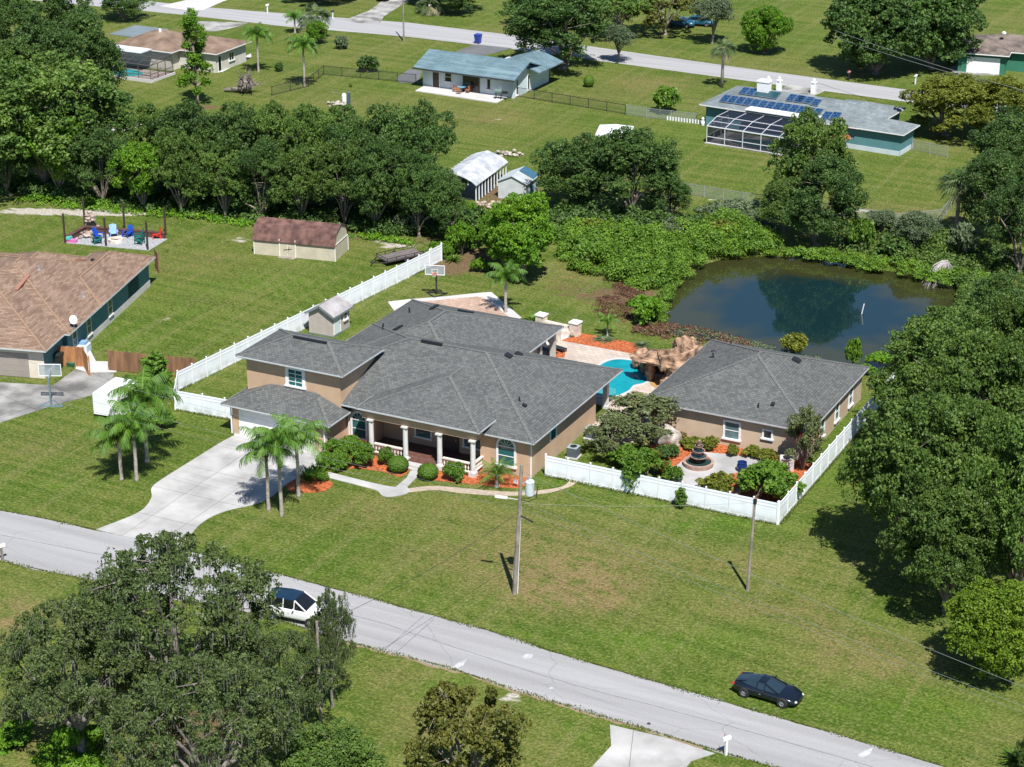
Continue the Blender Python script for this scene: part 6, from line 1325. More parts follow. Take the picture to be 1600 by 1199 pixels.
def trunk_mb(rng, c, z0, r0, lean=.3, nb=9, zfork=None):
    mb = MB(); zf = zfork or z0*.9; top = Vector((rng.uniform(-lean,lean), rng.uniform(-lean,lean), zf))
    mb.tube([(0,0,-.2),(0,0,.15),top*.5,top], [r0*1.5,r0*1.1,r0*.9,r0*.8], 9)
    for i in rng.choice(len(c), min(nb,len(c)), replace=False):
        e = Vector(c[i]); m1 = top.lerp(e,.4)+Vector((0,0,.12*(e-top).length)); mb.tube([top*.97, m1, top.lerp(e,.75)+Vector((0,0,.05)), e], [r0*.55,r0*.36,r0*.2,r0*.06], 6, cap=False)
        for q in range(3):
            s = m1.lerp(e, rng.uniform(.2,.9)); d = Vector(rng.normal(size=3)); d.z = abs(d.z)*.5; mb.tube([s, s+d.normalized()*(e-top).length*.3], [r0*.15,r0*.03], 4, cap=False)
    return mb
PROTO = {}
def proto(key, mats, seed, R=5., H=10., z0=2.6, nl=26, nleaf=22000, size=.17, r0=.28, bark=None, airy=False, cname='crown', **kw):
    rng = np.random.default_rng(seed); P_, N_, t, c, r = crown_points(rng, R, z0, H, nl, nleaf, **kw)
    me = leaf_mesh(key+'_crown', P_, N_, size, t, mats, rng)
    tb = trunk_mb(rng, c, z0, r0, nb=14 if airy else 9)
    tm = bpy.data.meshes.new(key+'_trunk'); tm.from_pydata(tb.v, [], tb.f); tm.materials.append(bark or m_bark); tm.shade_smooth()
    PROTO[key] = (me, tm, R, H)
m_oak = leaf_mat('oak_leaf', (0.042,0.096,0.018), (0.170,0.267,0.047), (.25,.29,.08), .35, .3)
m_oakd = leaf_mat('dark_oak_leaf', (0.022,0.063,0.016), (0.127,0.221,0.044), (.20,.27,.07), .3, .28)
m_oakm = leaf_mat('mossy_oak_leaf', (0.048,0.086,0.025), (0.143,0.193,0.055), (.26,.27,.16), .2, .28)
m_bright = leaf_mat('bright_leaf', (0.074,0.203,0.014), (0.183,0.332,0.021), (.32,.38,.03), .2, .35)
m_lime = leaf_mat('lime_leaf', (.06,.13,.008), (.21,.31,.022), (.34,.40,.04), .1, .3)
m_yell = leaf_mat('yellow_green_leaf', (.08,.11,.012), (.25,.27,.035), (.36,.26,.03), .15, .3)
m_autumn = leaf_mat('rusty_leaf', (.05,.07,.012), (.19,.185,.035), (.36,.15,.03), .1)
m_grey = leaf_mat('grey_green_leaf', (0.085,0.133,0.067), (.15,.195,.095), (.26,.28,.17), .2)
m_hedge = leaf_mat('hedge_leaf', (0.057,0.142,0.015), (.145,.25,.022), (.23,.32,.04), .2)
m_palm = leaf_mat('palm_leaf', (.03,.10,.010), (.14,.27,.03), (.28,.36,.08), .15, .3)
m_sabal = leaf_mat('sabal_leaf', (.05,.095,.035), (.16,.22,.09), (.30,.28,.16), .15, .25)
m_thick = leaf_mat('thicket_leaf', (0.048,0.121,0.009), (0.189,0.325,0.032), (.32,.36,.06), .2, .3)
m_rust = leaf_mat('rusty_brush', (.10,.05,.03), (.22,.12,.07), (.30,.24,.12), .1)
m_orange = leaf_mat('orange_croton', (.10,.10,.02), (.30,.17,.03), (.42,.14,.02), .1)
m_crape = leaf_mat('crape_leaf', (.07,.10,.035), (.20,.225,.09), (.30,.20,.12), .1)
m_flower = leaf_mat('pink_flower', (.35,.03,.06), (.55,.06,.12), None, 0)
m_moss = leaf_mat('spanish_moss', (.10,.11,.08), (.20,.21,.16), None, .1)
m_paleb = M('pale_bark', (.11,.095,.08), .95, .25, 3, col2=(.21,.19,.17), bump=.4)
for i in range(4): proto('oak%d' % i, m_oak if i % 2 else m_oakd, 10+i, nl=44, nleaf=36000, size=.12, spread=.82, low=-.75, z0=.7, lr=(.14,.30))
for i in range(2): proto('dark%d' % i, m_oakd, 30+i, nl=40, nleaf=36000, size=.12, spread=.82, low=-.9, z0=.3, lr=(.15,.32))
for i in range(2): proto('mossy%d' % i, m_oakm, 40+i, R=7., H=12., nl=96, nleaf=42000, size=.11, lr=(.07,.19), subs=26, spread=.95, low=-.6, z0=2.2, r0=.45, bark=m_paleb, airy=True, subr=.28)
for i in range(2): proto('rightoak%d' % i, m_oak, 50+i, R=7., H=12., nl=70, nleaf=76000, size=.125, lr=(.12,.26), subs=44, spread=.84, low=-.8, z0=1.0, r0=.45, subr=.26)
proto('bright0', m_bright, 60, nl=34, nleaf=22000, size=.17, z0=.8, low=-.8, lr=(.16,.32), spread=.78)
proto('leafy0', m_bright, 68, nl=46, nleaf=36000, size=.15, z0=.4, low=-.9, lr=(.18,.30), spread=.76)
proto('lime0', m_lime, 61, R=4., H=8., nl=80, nleaf=60000, size=.10, z0=-.3, low=-.95, spread=.76, lr=(.2,.27))
proto('yellow0', m_yell, 62, nl=50, nleaf=36000, size=.13, z0=.2, low=-.9, lr=(.15,.28), spread=.8)
proto('autumn0', m_autumn, 63, R=5., H=9., nl=64, nleaf=16000, size=.15, z0=1.0, low=-.7, lr=(.08,.17), spread=.92, airy=True)
proto('grey0', m_grey, 64, nl=26, nleaf=18000, size=.15, z0=2.4, low=-.5)
def tall(c, rng):
    n = len(c); c[:,2] = np.linspace(2.4,10.2,n); k = np.clip(1.15-c[:,2]/12.,.25,1); a = rng.uniform(0,6.28,n); q = rng.uniform(.3,1.0,n)*2.3*k; c[:,0] = q*np.cos(a); c[:,1] = q*np.sin(a); return c
proto('cypress0', m_bright, 65, R=2.4, H=11., z0=2.8, nl=26, nleaf=12000, size=.12, r0=.2, lr=(.2,.34), spread=.85, low=-.9, airy=True, subr=.4, shape=tall)
proto('dense0', m_oakd, 66, R=5., H=9., nl=66, nleaf=52000, size=.135, z0=.1, low=-.95, lr=(.18,.28), spread=.78)
proto('dense1', m_bright, 67, R=5., H=9., nl=60, nleaf=40000, size=.14, z0=.0, low=-.95, lr=(.18,.28), spread=.78)
G_ = 'trees of the belt behind the lawns'
MOSS = {}
for key in ('mossy0','mossy1'):
    rng = np.random.default_rng(5); cr = PROTO[key][0]; n0 = len(cr.vertices); co = np.empty(n0*3, np.float32); cr.vertices.foreach_get('co', co); co = co.reshape(-1,3)[::4]
    p = co[rng.integers(0,len(co),1700)]; V = []; L_ = rng.uniform(.25,.95,len(p)); a = rng.uniform(0,6.28,len(p)); w = np.stack([np.cos(a),np.sin(a),a*0],1)*.045
    V = np.stack([p-w, p+w, p+w*.4-np.stack([0*a,0*a,L_],1), p-w*.4-np.stack([0*a,0*a,L_],1)],1).reshape(-1,3); me = bpy.data.meshes.new('moss'); fast_mesh(me, V, np.arange(len(V)).reshape(-1,4)); at = me.attributes.new('tint','FLOAT','FACE'); at.data.foreach_set('value', rng.uniform(0,1,len(p)).astype(np.float32)); me.materials.append(m_moss); MOSS[key] = me
def tree(key, px, py, top, wpx, label, kind='tree', name=None, dx=0):
    me, tm, R, H = PROTO[key]; X, Y = W(px, py); h = height_to(px, py, top); s = PX(X, Y, h*.55)[2]; r = wpx/2/s
    h = max(h - r*.1, h*.8)
    t = thing(name or 'tree', label, kind, (X, Y, 0), random.uniform(0, 6.28), G_ if 'belt tree' in label else None); sc = (r/R/.98, r/R/.98, h/H)
    for n_, m_ in (('crown', me), ('trunk', tm)):
        o = bpy.data.objects.new(n_, m_); C.objects.link(o); o.parent = t
    if key in MOSS: o = bpy.data.objects.new('hanging_moss', MOSS[key]); C.objects.link(o); o.parent = t
    t.scale = sc
    return t
G_ = 'trees of the belt behind the lawns'
TREES = [
 # far left masses
 ('oak1',70,300,60,280,'large tree at the left edge, behind the sandy strip'),
 ('oak3',-10,220,45,200,'dark tree cut by the left edge of the photo, mid height'),
 ('dark0',150,165,2,130,'tall dark tree beside the dark pool screen, its left one'),
 ('oak0',70,190,15,150,'tree in the upper left between the dark tree and the edge'),
 ('dark1',30,110,-25,110,'tree in the top left corner'),
 ('oak2',105,95,-40,100,'tree at the top edge left of the brown roof'),
 ('oak2',150,245,120,150,'tree whose crown rises just left of the round flower bed'),
 ('dark0',195,32,-30,90,'dark tree at the far street above the flat carport roof'),
 # belt, from left to right, rear row
 ('oak3',255,305,150,120,'belt tree just right of the round flower bed'),
 ('oak0',305,318,148,150,'belt tree below the double trunked cypress'),
 ('oak2',375,322,152,140,'belt tree below the upturned root ball'),
 ('oak1',440,322,145,130,'belt tree below the rightmost queen palm by the chain link fence'),
 ('oak1',495,325,145,130,'belt tree below the pale rubble'),
 ('oak0',545,330,160,120,'belt tree below the white cylinder tank'),
 ('oak2',600,335,155,130,'belt tree below the left end of the blue roof'),
 ('dark1',660,338,150,130,'rightmost tall belt tree below the white patio'),
 # front row
 ('dark1',15,305,165,110,'front belt tree at the left edge above the sandy strip'),
 ('bright0',95,310,160,130,'brighter front belt tree left of the stone fireplace'),
 ('oak2',165,322,190,120,'front belt tree behind the left terrace posts'),
 ('bright0',225,330,210,100,'bright low front belt tree behind the terrace posts'),
 ('oak3',285,335,190,110,'front belt tree behind the right terrace post'),
 ('oak1',350,342,215,100,'front belt tree left of the barn roof'),
 ('dark1',410,345,205,110,'front belt tree directly behind the left end of the barn'),
 ('oak3',470,350,215,110,'front belt tree directly behind the middle of the barn'),
 ('oak3',535,356,205,115,'front belt tree directly behind the right end of the barn'),
 ('oak0',590,360,205,120,'front belt tree between barn and flatbed trailer'),
 ('oak0',655,370,225,100,'greyish low belt tree above the white fence end'),
 ('oak2',700,376,260,80,'small belt tree at the right end, by the carport'),
 # centre right
 ('dark1',905,325,205,150,'left half of the broad dark tree right of the carport'),
 ('oak2',990,338,190,170,'right half of the broad dark tree above the bright thicket'),
 ('dark0',1045,345,250,90,'smaller dark tree at the right foot of the broad tree'),
 ('leafy0',818,436,292,132,'bright leafy tree above the queen palm behind the house'),
 ('leafy0',785,412,322,90,'lower bright tree left of the leafy one behind the house'),
 ('oak1',1262,350,155,150,'tall tree covering the solar roofed house, upper part'),
 ('dark0',1275,384,232,150,'dark tree on the pond bank below the solar roofed house'),
 ('oak3',1222,372,270,90,'dark leaning crown at the pond bank left of the tall tree'),
 # right forest
 ('yellow0',1478,212,104,165,'yellow green tree right of the street end, left half'),
 ('yellow0',1562,222,108,170,'yellow green tree under the green house, right half'),
 ('dark1',1580,300,160,150,'dark tree at the right edge behind the sabal palm'),
 ('dark0',1555,380,225,140,'dark tree at the right edge beside the sabal palm'),
 ('oak0',1590,430,270,130,'dark tree at the right edge above the pond corner'),
 ('grey0',1430,395,330,90,'low greyish tree on the far pond bank'),
 ('grey0',1375,372,325,60,'small greyish tree left of the low one on the far bank'),
 # top edge
 ('oak0',880,108,-45,200,'big spreading oak on the far street verge, top centre'),
 ('oak3',960,60,-60,130,'tree behind the spreading oak at the top edge'),
 ('grey0',968,98,35,60,'small drooping limb tree overhanging the far street'),
 ('autumn0',1040,55,-30,110,'yellowing tree in front of the blue cars'),
 ('grey0',1112,68,-10,85,'grey green tree left of the tall thin palm'),
 ('dense1',1196,84,2,86,'round bright tree at the top, left of the huge dense one'),
 ('dense0',1368,116,-45,180,'huge dense dark tree at the top right, left half'),
 ('dense0',1455,108,-50,175,'huge dense dark tree beside the green house, right half'),
 ('dark1',720,20,-50,100,'tree at the top edge behind the shaded driveway'),
 ('oak2',500,4,-50,130,'tree at the top edge above the left verge'),
 ('oak0',670,6,-45,80,'shadowy tree at the top edge over the maroon car'),
 ('oak1',815,40,-20,60,'slim tree at the far verge left of the spreading oak'),
 # foreground oaks
 ('mossy0',278,1120,830,318,'mossy foreground oak with pale limbs, its tall middle crown'),
 ('mossy1',130,1175,945,270,'left crown of the mossy foreground oak'),
 ('mossy1',440,1170,985,170,'right crown of the mossy foreground oak'),
 ('mossy0',520,1105,918,78,'small mossy oak crown reaching over the white SUV'),
 ('mossy0',330,1290,1020,300,'lower crown of the mossy foreground oak at the bottom edge'),
 ('rightoak1',1520,800,500,270,'big oak right of the guest house, its rear crown above the pond corner'),
 ('rightoak0',1445,895,590,290,'big oak right of the white side fence, its front left crown'),
 ('rightoak1',1600,700,428,220,'big oak crown at the right edge above the others'),
 ('rightoak1',1590,960,620,260,'big oak crown at the right edge behind the round lime tree'),
 ('rightoak0',1480,955,720,230,'low oak crown just above the dark shadow on the lawn'),
 ('rightoak0',1475,700,462,260,'smaller oak where the side fence disappears, beside the pond'),
 ('lime0',1550,1058,898,182,'round lime green tree at the right edge in front of the oaks'),
 ('autumn0',728,1265,1062,210,'sparse rusty leaved tree at the bottom edge'),
 ('oak3',520,1262,1130,190,'olive tree top at the bottom edge right of the thin pole'),
 ('oak2',1560,560,418,130,'oak on the right pond bank, behind the big right oaks'),
 ('oak1',1610,1215,1140,60,'small tree crown in the bottom right corner'),
]
for i, (k, px, py, tp, w_, lb) in enumerate(TREES): tree(k, px, py, tp, w_, lb)
tree('cypress0', 309, 168, 10, 66, 'tall cypress with double trunk left of the root ball', name='cypress')
tree('bright0', 495, 70, 30, 42, 'small bright tree behind the queen palms at the far street', name='tree')

# bushes: one builder, many kinds
def bush_proto(key, mat, seed, nleaf=2600, size=.10, nl=14, R=1., H=1.2, z0=0., lr=(.3,.45), spread=.6, low=-.2, subr=.35, stems=True):
    rng = np.random.default_rng(seed); P_, N_, t, c, r = crown_points(rng, R, z0, H, nl, nleaf, lr=lr, subs=16, spread=spread, low=low, subr=subr)
    P_[:,2] = np.maximum(P_[:,2], .02); me = leaf_mesh(key, P_, N_, size, t, mat, rng); mb = MB()
    for i in range(min(8,len(c))): mb.tube([(0,0,-.05), Vector(c[i])*.5, Vector(c[i])], [.035,.025,.01], 5, cap=False)
    tm = bpy.data.meshes.new(key+'_stem'); tm.from_pydata(mb.v, [], mb.f); tm.materials.append(m_bark); PROTO[key] = (me, tm, R, H)
def ball_proto(key, mat, seed, nleaf=5000, size=.055, R=1., H=1.9):
    rng = np.random.default_rng(seed); d = unit(rng, nleaf, .15); P_ = d*np.array([R,R,H/2])*(rng.uniform(.9,1.02,(nleaf,1))) + np.array([0,0,H/2]); P_ = P_[P_[:,2]>.05*H]; d = d[:len(P_)]
    d = (P_-np.array([0,0,H/2])); d /= np.linalg.norm(d,axis=1,keepdims=True); n = len(P_); N_ = d+unit(rng,n)*.55; N_ /= np.linalg.norm(N_,axis=1,keepdims=True)
    me = leaf_mesh(key, P_, N_, size, rng.uniform(0,1,n)*.8+.1, mat, rng, .7); mb = MB(); mb.rock((0,0,H/2), (R*.9,R*.9,H*.45), seed, .02, 3)
    tm = bpy.data.meshes.new(key+'_core'); tm.from_pydata(mb.v, [], mb.f); tm.materials.append(mat); PROTO[key] = (me, tm, R, H)
def tuft_proto(key, mat, seed, n=90, L=1., droop=.5, w=.05):
    rng = np.random.default_rng(seed); V = []; F = []; T = []
    for i in range(n):
        a = rng.uniform(0,6.28); e = rng.uniform(.5,1.45); d = np.array([math.cos(a)*math.cos(e), math.sin(a)*math.cos(e), math.sin(e)]); s = np.array([-math.sin(a),math.cos(a),0])*w*rng.uniform(.6,1.2); l = L*rng.uniform(.6,1.1); b = np.array([math.cos(a),math.sin(a),0])*.08; o = len(V)
        for t, ww in ((0,.7),(.4,1.),(.75,.7),(1,.1)): p = b+d*l*t; p = p+np.array([math.cos(a)*.25,math.sin(a)*.25,-droop])*l*t*t*.6; V += [p-s*ww, p+s*ww]
        for j in range(3): F.append((o+2*j,o+2*j+1,o+2*j+3,o+2*j+2)); T.append(rng.uniform(0,1))
    me = bpy.data.meshes.new(key); fast_mesh(me, np.array(V), np.array(F)); at = me.attributes.new('tint','FLOAT','FACE'); at.data.foreach_set('value', np.array(T,np.float32)); me.materials.append(mat); PROTO[key] = (me, None, L*.8, L)
bush_proto('bush0', m_hedge, 71); bush_proto('bush1', m_bright, 72); bush_proto('bush2', m_oakd, 73); bush_proto('bush3', m_grey, 74); bush_proto('bushy', m_yell, 75)
bush_proto('hedge0', m_hedge, 76, nleaf=7000, size=.075, nl=22, lr=(.3,.4), spread=.62, H=1.1); bush_proto('crape0', m_crape, 77, nleaf=9000, size=.04, nl=44, H=1.8, z0=.2, lr=(.10,.22), spread=.95, low=-.6, subr=.5)
bush_proto('dkbush', m_hedge, 78, nleaf=6000, size=.08, nl=20, lr=(.25,.36), spread=.7, H=1.4); bush_proto('croton', m_orange, 79, nleaf=1800, size=.09)
bush_proto('column', m_hedge, 80, nleaf=2200, size=.09, R=.5, H=2.4, nl=18, lr=(.45,.7), spread=.8, low=-1)
ball_proto('ball0', m_hedge, 81); ball_proto('cone0', m_hedge, 82, H=2.2)
tuft_proto('tuft0', m_hedge, 83); tuft_proto('tuft1', m_grey, 84, n=140, droop=.8, w=.035); tuft_proto('cycad', m_yell, 85, n=60, L=1.2, droop=.7, w=.07)
def plant(key, px, py, wpx, hpx, label, name='bush', cat='bush', group=None, z=0.0):
    if key in ('hedge0','dkbush','crape0','croton','bushy') : wpx *= 1.22; hpx *= 1.15
    if key == 'crape0': hpx *= 1.25
    me, tm, R, H = PROTO[key]; X, Y = W(px, py, z); s = PX(X, Y, .5)[2]; r = wpx/2/s; h = hpx/s/.92
    h = max(h - r*.42, h*.45)
    if tm is None:
        o = bpy.data.objects.new(name, me); C.objects.link(o); o.location = (X,Y,z); o.rotation_euler = (0,0,random.uniform(0,6.28)); o.scale = (r/R, r/R, h/H); return tag(o, label, cat, group)
    t = thing(name, label, cat, (X,Y,z), random.uniform(0,6.28), group); t.scale = (r/R, r/R, h/H)
    for n_, m_ in (('foliage', me), ('stem', tm)): o = bpy.data.objects.new(n_, m_); C.objects.link(o); o.parent = t
    return t
PL = [
 ('ball0',622,737,34,30,'round clipped bush beside the garden lamp, left of the steps','ball'),
 ('ball0',669,748,33,29,'round clipped bush just right of the porch steps','ball'),
 ('hedge0',709,751,34,29,'looser clipped bush right of the two round ones, before the last column','b'),
 ('hedge0',604,727,26,27,'dark shrub behind the balustrade, left of the round bush','b'),
 ('hedge0',568,728,42,38,'full rounded hedge shrub below the left arched window','b'),
 ('hedge0',545,708,42,28,'hedge shrub between garage corner and arched window','b'),
 ('hedge0',520,706,36,24,'rear hedge shrub against the garage side wall','b'),
 ('hedge0',530,733,36,28,'front hedge shrub above the orange mulch tip','b'),
 ('hedge0',508,734,34,28,'left hedge shrub touching the right front palms','b'),
 ('tuft0',497,746,38,40,'spiky green clump under the right front palms','t'),('tuft0',482,752,40,40,'spiky green clump left of the mulch tip','t'),('bush0',505,752,22,16,'low green bush at the mulch tip','b'),
 ('tuft1',943,531,34,14,'grassy tuft under the palm in the back mulch bed','t'),('tuft1',893,526,12,8,'tiny tuft by the stone pillar in the back bed','t'),('tuft1',1003,541,26,18,'grey tuft behind the rock grotto','t'),
 ('bush1',1010,505,66,52,'round lime bush at the near left pond shore','b'),
 ('bushy',1242,552,42,34,'yellow green bush on the near pond shore behind the guest roof','b'),
 ('bush0',1332,575,30,52,'slim bush at the near pond shore right of the guest roof','b'),('bush1',1352,585,34,20,'low bright bush at the rear corner of the guest house','b'),('bushy',1380,602,30,20,'yellow bush inside the far end of the side fence','b'),
 ('bush1',1375,570,50,26,'leafy bush between guest roof corner and oak','b'),
 ('bush1',690,402,46,32,'yellow green shrub behind the black basketball hoop','b'),('bush1',722,398,50,60,'bright shrub between hoop and leafy tree','b'),
 ('tuft0',708,408,30,22,'spiky shrub by the orange chute','t'),('bush1',750,425,34,26,'small bright bush right of the hoop','b'),('bush2',745,385,70,70,'dark green shrub mass above the hoop','b'),
 ('bush0',700,352,60,50,'low bush by the carport corner','b'),('bush1',732,350,40,40,'bright bush at the foot of the carport','b'),('bush0',660,352,60,60,'green bush at the belt foot behind the flatbed','b'),
 ('bush3',640,365,60,40,'greyish bush at the belt foot, left of the fence end','b'),
 ('tuft0',832,499,30,16,'tuft behind the house by the pillar','t'),
 ('croton',722,380,20,22,'red leafed shrub above the hoop','b'),
 ('bush2',575,112,38,30,'pale low tree bush by the far black fence','b'),('bush3',533,76,30,24,'twiggy bare bush at the far lawn','b'),('bush2',436,112,16,16,'small dark bush between the far palms','b'),
 ('bush0',1040,176,56,50,'loose bush tree on the lawn above the canopy','b'),
 ('ball0',920,136,17,20,'round topiary on the far lawn right of the blue roofed house','ball'),
 ('bush0',548,136,8,6,'tiny tuft on the far lawn','b'),
 ('bushy',925,372,50,34,'yellow green bush standing out of the thicket, left','b'),('bush0',965,385,56,40,'rounded bush in the middle of the bright thicket','b'),('dkbush',1010,392,50,38,'darker bush in the bright thicket near the pond','b'),
 ('bush3',1060,372,60,40,'greyish bush at the rear of the bright thicket','b'),('bushy',1130,375,56,34,'yellow green bush at the thicket behind the pond end','b'),('dkbush',905,400,44,34,'glossy bush at the front left of the bright thicket','b'),('bush0',1000,430,60,40,'large bush at the front of the bright thicket by the shore','b'),
 # fountain garden
 ('crape0',1000,690,120,66,'large crape myrtle with pink flowers between the houses','c'),
 ('crape0',955,712,80,54,'left crape myrtle beside the house side lawn','c'),
 ('crape0',1254,735,60,78,'small crape myrtle at the guest house corner','c'),
 ('dkbush',978,730,50,38,'glossy bush with yellow blooms behind the front fence','b'),('dkbush',1010,745,50,46,'rounded dark bush behind the fence, left of the fountain','b'),
 ('column',988,770,28,66,'tall slim shrub standing in front of the white fence','b'),('column',1063,794,18,36,'small slim shrub in front of the white fence','b'),
 ('croton',1036,742,26,24,'orange croton left of the fountain','b'),('croton',1020,722,24,22,'orange tinted shrub by the pale boulder','b'),('bush0',1052,755,36,34,'green shrub before the fountain, left','b'),
 ('bush2',1042,715,44,28,'dark low shrub below the pale boulder','b'),('bushy',1122,775,62,38,'olive shrub right of the fountain behind the fence','b'),
 ('dkbush',1185,780,72,60,'large glossy dark shrub behind the fence corner, left part','b'),('dkbush',1225,785,58,50,'large glossy dark shrub at the fence corner, right part','b'),('dkbush',1205,760,66,44,'large glossy dark shrub, rear part near the guest wall','b'),
 ('bushy',1085,698,44,20,'row of yellow green plants under the guest wall, left','b'),('bushy',1108,703,34,22,'row of yellow green plants under the guest wall, middle','b'),('croton',1066,692,20,18,'reddish plants by the boulder at the guest wall','b'),
 ('bushy',1143,713,20,20,'single yellow green plant below the guest window','b'),('bushy',1178,715,34,20,'yellow green plants right of the guest window','b'),('bushy',1202,719,34,20,'yellow green plants below the small guest window','b'),('croton',1222,728,34,20,'orange plants right of the small guest window','b'),
 ('bush0',940,700,30,30,'small green shrub by the patio corner','b'),('bush2',965,745,30,14,'ground plants behind the fence left','b'),
 ('dkbush',248,668,52,30,'dark shrub in shade behind the left palms','b'),
 ('bush2',90,640,1,1,'',''),
 ('column',246,622,46,80,'dark red green magnolia shrub rising behind the left palms','b'),
 ('bush1',115,1175,60,60,'bright green bush at the lower left corner','b'),('bush1',20,1165,70,40,'low bright vines at the bottom left edge','b'),('bush1',150,1165,60,40,'bright bush under the mossy oak','b'),
 ('tuft0',1588,1190,50,40,'spiky palmetto in the bottom right corner','t'),
 ('bush2',855,120,14,14,'dark bush at the right wall of the blue roofed house','b'),
 ('bush0',1145,185,30,12,'low shrubs under the left end of the solar roof','b'),
 ('bush2',1398,400,60,40,'shaded shrub on the far pond bank','b'),('bush0',1345,392,50,60,'mid green shrub on the far pond bank left','b'),('bush3',1500,400,60,60,'shrub on the far bank by the dead branch','b'),
]
for k, px, py, w_, h_, lb, c_ in PL:
    if not lb: continue
    plant(k, px, py, w_, h_, lb, {'ball':'clipped_bush','t':'grass_clump','c':'crape_myrtle'}.get(c_,'bush'), {'t':'plant','c':'tree'}.get(c_,'bush'))
# pink flowers of the crape myrtles
for (px, py, z, lb) in ((1002,692,3.2,'pink flower tufts on the large crape myrtle'),(1254,735,3.3,'pink flower tuft on the crape myrtle at the guest corner')):
    rng = np.random.default_rng(int(px)); X, Y = W(px, py); n = 160; cc_ = np.stack([rng.uniform(-2.2,2.2,9), rng.uniform(-1.8,1.8,9), rng.uniform(z-1.2,z,9)],1)*np.array([.45 if px>1200 else 1,.45 if px>1200 else 1,1]); P_ = cc_[rng.integers(0,9,n)]+rng.normal(size=(n,3))*.12
    me = leaf_mesh('flowers', P_, unit(rng,n,.5), .06, rng.uniform(0,1,n), m_flower, rng); o = bpy.data.objects.new('flowers', me); C.objects.link(o); o.location = (X,Y,0)
    par = [t for t in bpy.data.objects if t.name.startswith('crape_myrtle') and (Vector(t.location)-Vector((X,Y,0))).length < 2.0]
    if par: o.location = (0,0,0); o.parent = par[0]; o.matrix_parent_inverse = Matrix.Diagonal((1/par[0].scale[0],1/par[0].scale[1],1/par[0].scale[2],1))

# thickets nobody could count: leafy masses over an area
def thicket(name, label, cat, poly, h, n, mat, size=.16, seed=1, clump=1.4, hvar=.5):
    rng = np.random.default_rng(seed); pts = [W(*p) for p in poly]; xs = [p[0] for p in pts]; ys = [p[1] for p in pts]
    nc = max(8, int((max(xs)-min(xs))*(max(ys)-min(ys))/(clump*clump*.45))); c = np.stack([rng.uniform(min(xs),max(xs),nc), rng.uniform(min(ys),max(ys),nc)],1); d = sdist(c, pts); c = c[d < -.1]; dd = -sdist(c, pts)
    if not len(c): return
    hh = h*np.clip(.45+dd/2.0,.4,1)*rng.uniform(1-hvar,1.0,len(c)); r = clump*rng.uniform(.45,.85,len(c))
    k = rng.integers(0,len(c),n); ld = unit(rng,n,.6); P_ = np.stack([c[k,0],c[k,1],hh[k]*.55],1)+ld*np.stack([r[k],r[k],hh[k]*.5],1)*rng.uniform(.6,1.05,(n,1)); P_[:,2] = np.maximum(P_[:,2],.02)
    N_ = ld*.7+unit(rng,n)*.7+np.array([0,0,.4]); N_ /= np.linalg.norm(N_,axis=1,keepdims=True); tc = rng.uniform(0,1,len(c)); t = np.clip(.5*tc[k]+.5*rng.uniform(0,1,n),0,1)
    L0 = np.array([P_[:,0].mean(),P_[:,1].mean(),0]); me = leaf_mesh(name, P_-L0, N_, size, t, mat, rng); o = bpy.data.objects.new(name, me); C.objects.link(o); o.location = L0; o['kind'] = 'stuff'; o['label'] = label; o['category'] = cat
thicket('undergrowth', 'bright green thicket along the left pond shore', 'undergrowth', [(872,390),(880,362),(960,360),(1040,372),(1090,352),(1130,345),(1190,365),(1225,392),(1180,397),(1125,402),(1090,418),(1062,440),(1030,455),(985,452),(930,432),(885,425)], 2.4, 90000, m_thick, .115, 3, 1.25, .65)
thicket('undergrowth', 'low bright shore plants along the far pond bank', 'undergrowth', [(1185,396),(1190,385),(1300,397),(1420,412),(1550,436),(1550,452),(1480,446),(1400,430),(1300,412),(1240,403)], 1.1, 20000, m_thick, .11, 4, .9, .8)
thicket('undergrowth', 'dark understorey along the foot of the tree belt', 'undergrowth', [(0,305),(0,285),(200,295),(400,310),(620,330),(720,350),(720,372),(640,372),(520,362),(400,350),(240,335),(100,318)], 1.8, 40000, m_oakd, .15, 5, 1.4)
thicket('undergrowth', 'bright weeds fringing the tree belt by the sandy strip', 'undergrowth', [(20,313),(60,308),(180,318),(300,334),(400,350),(560,366),(660,380),(660,386),(560,373),(400,356),(240,340),(100,326)], .9, 8000, m_bright, .14, 6, .9)
thicket('undergrowth', 'understorey below the broad dark tree', 'undergrowth', [(760,350),(860,335),(960,340),(1060,350),(1110,345),(1100,365),(1040,372),(960,362),(880,365),(860,400),(770,390)], 2.0, 12000, m_oakd, .2, 7, 1.6)
thicket('undergrowth', 'scrub between fence and far pond bank', 'undergrowth', [(1090,330),(1150,318),(1200,330),(1210,372),(1150,360)], 1.2, 5000, m_grey, .15, 8, 1.2)
thicket('undergrowth', 'scrub right of the tall tree on the far bank', 'undergrowth', [(1320,372),(1360,352),(1480,365),(1600,400),(1600,440),(1500,430),(1400,412),(1320,396)], 1.4, 11000, m_oak, .16, 9, 1.3)
thicket('undergrowth', 'green shore growth closing the right end of the pond', 'undergrowth', [(1480,436),(1530,440),(1545,470),(1530,510),(1490,520),(1480,500),(1500,470)], 1.6, 9000, m_oak, .13, 16, 1.2)
thicket('dead_brush', 'reddish brown dead brush near the lime bush', 'brush', [(955,445),(985,440),(1010,458),(1000,475),(960,470)], .5, 3500, m_rust, .07, 10, .5, .7)
thicket('dead_brush', 'reddish brown dead brush left of the lime bush', 'brush', [(925,470),(950,462),(990,480),(1000,500),(960,505),(930,490)], .5, 3500, m_rust, .07, 11, .5, .7)
thicket('dead_brush', 'mixed brown reeds along the near pond shore', 'brush', [(990,508),(1045,507),(1120,520),(1185,540),(1180,552),(1110,538),(1040,530),(985,520)], .6, 5000, m_rust, .09, 12, .7)
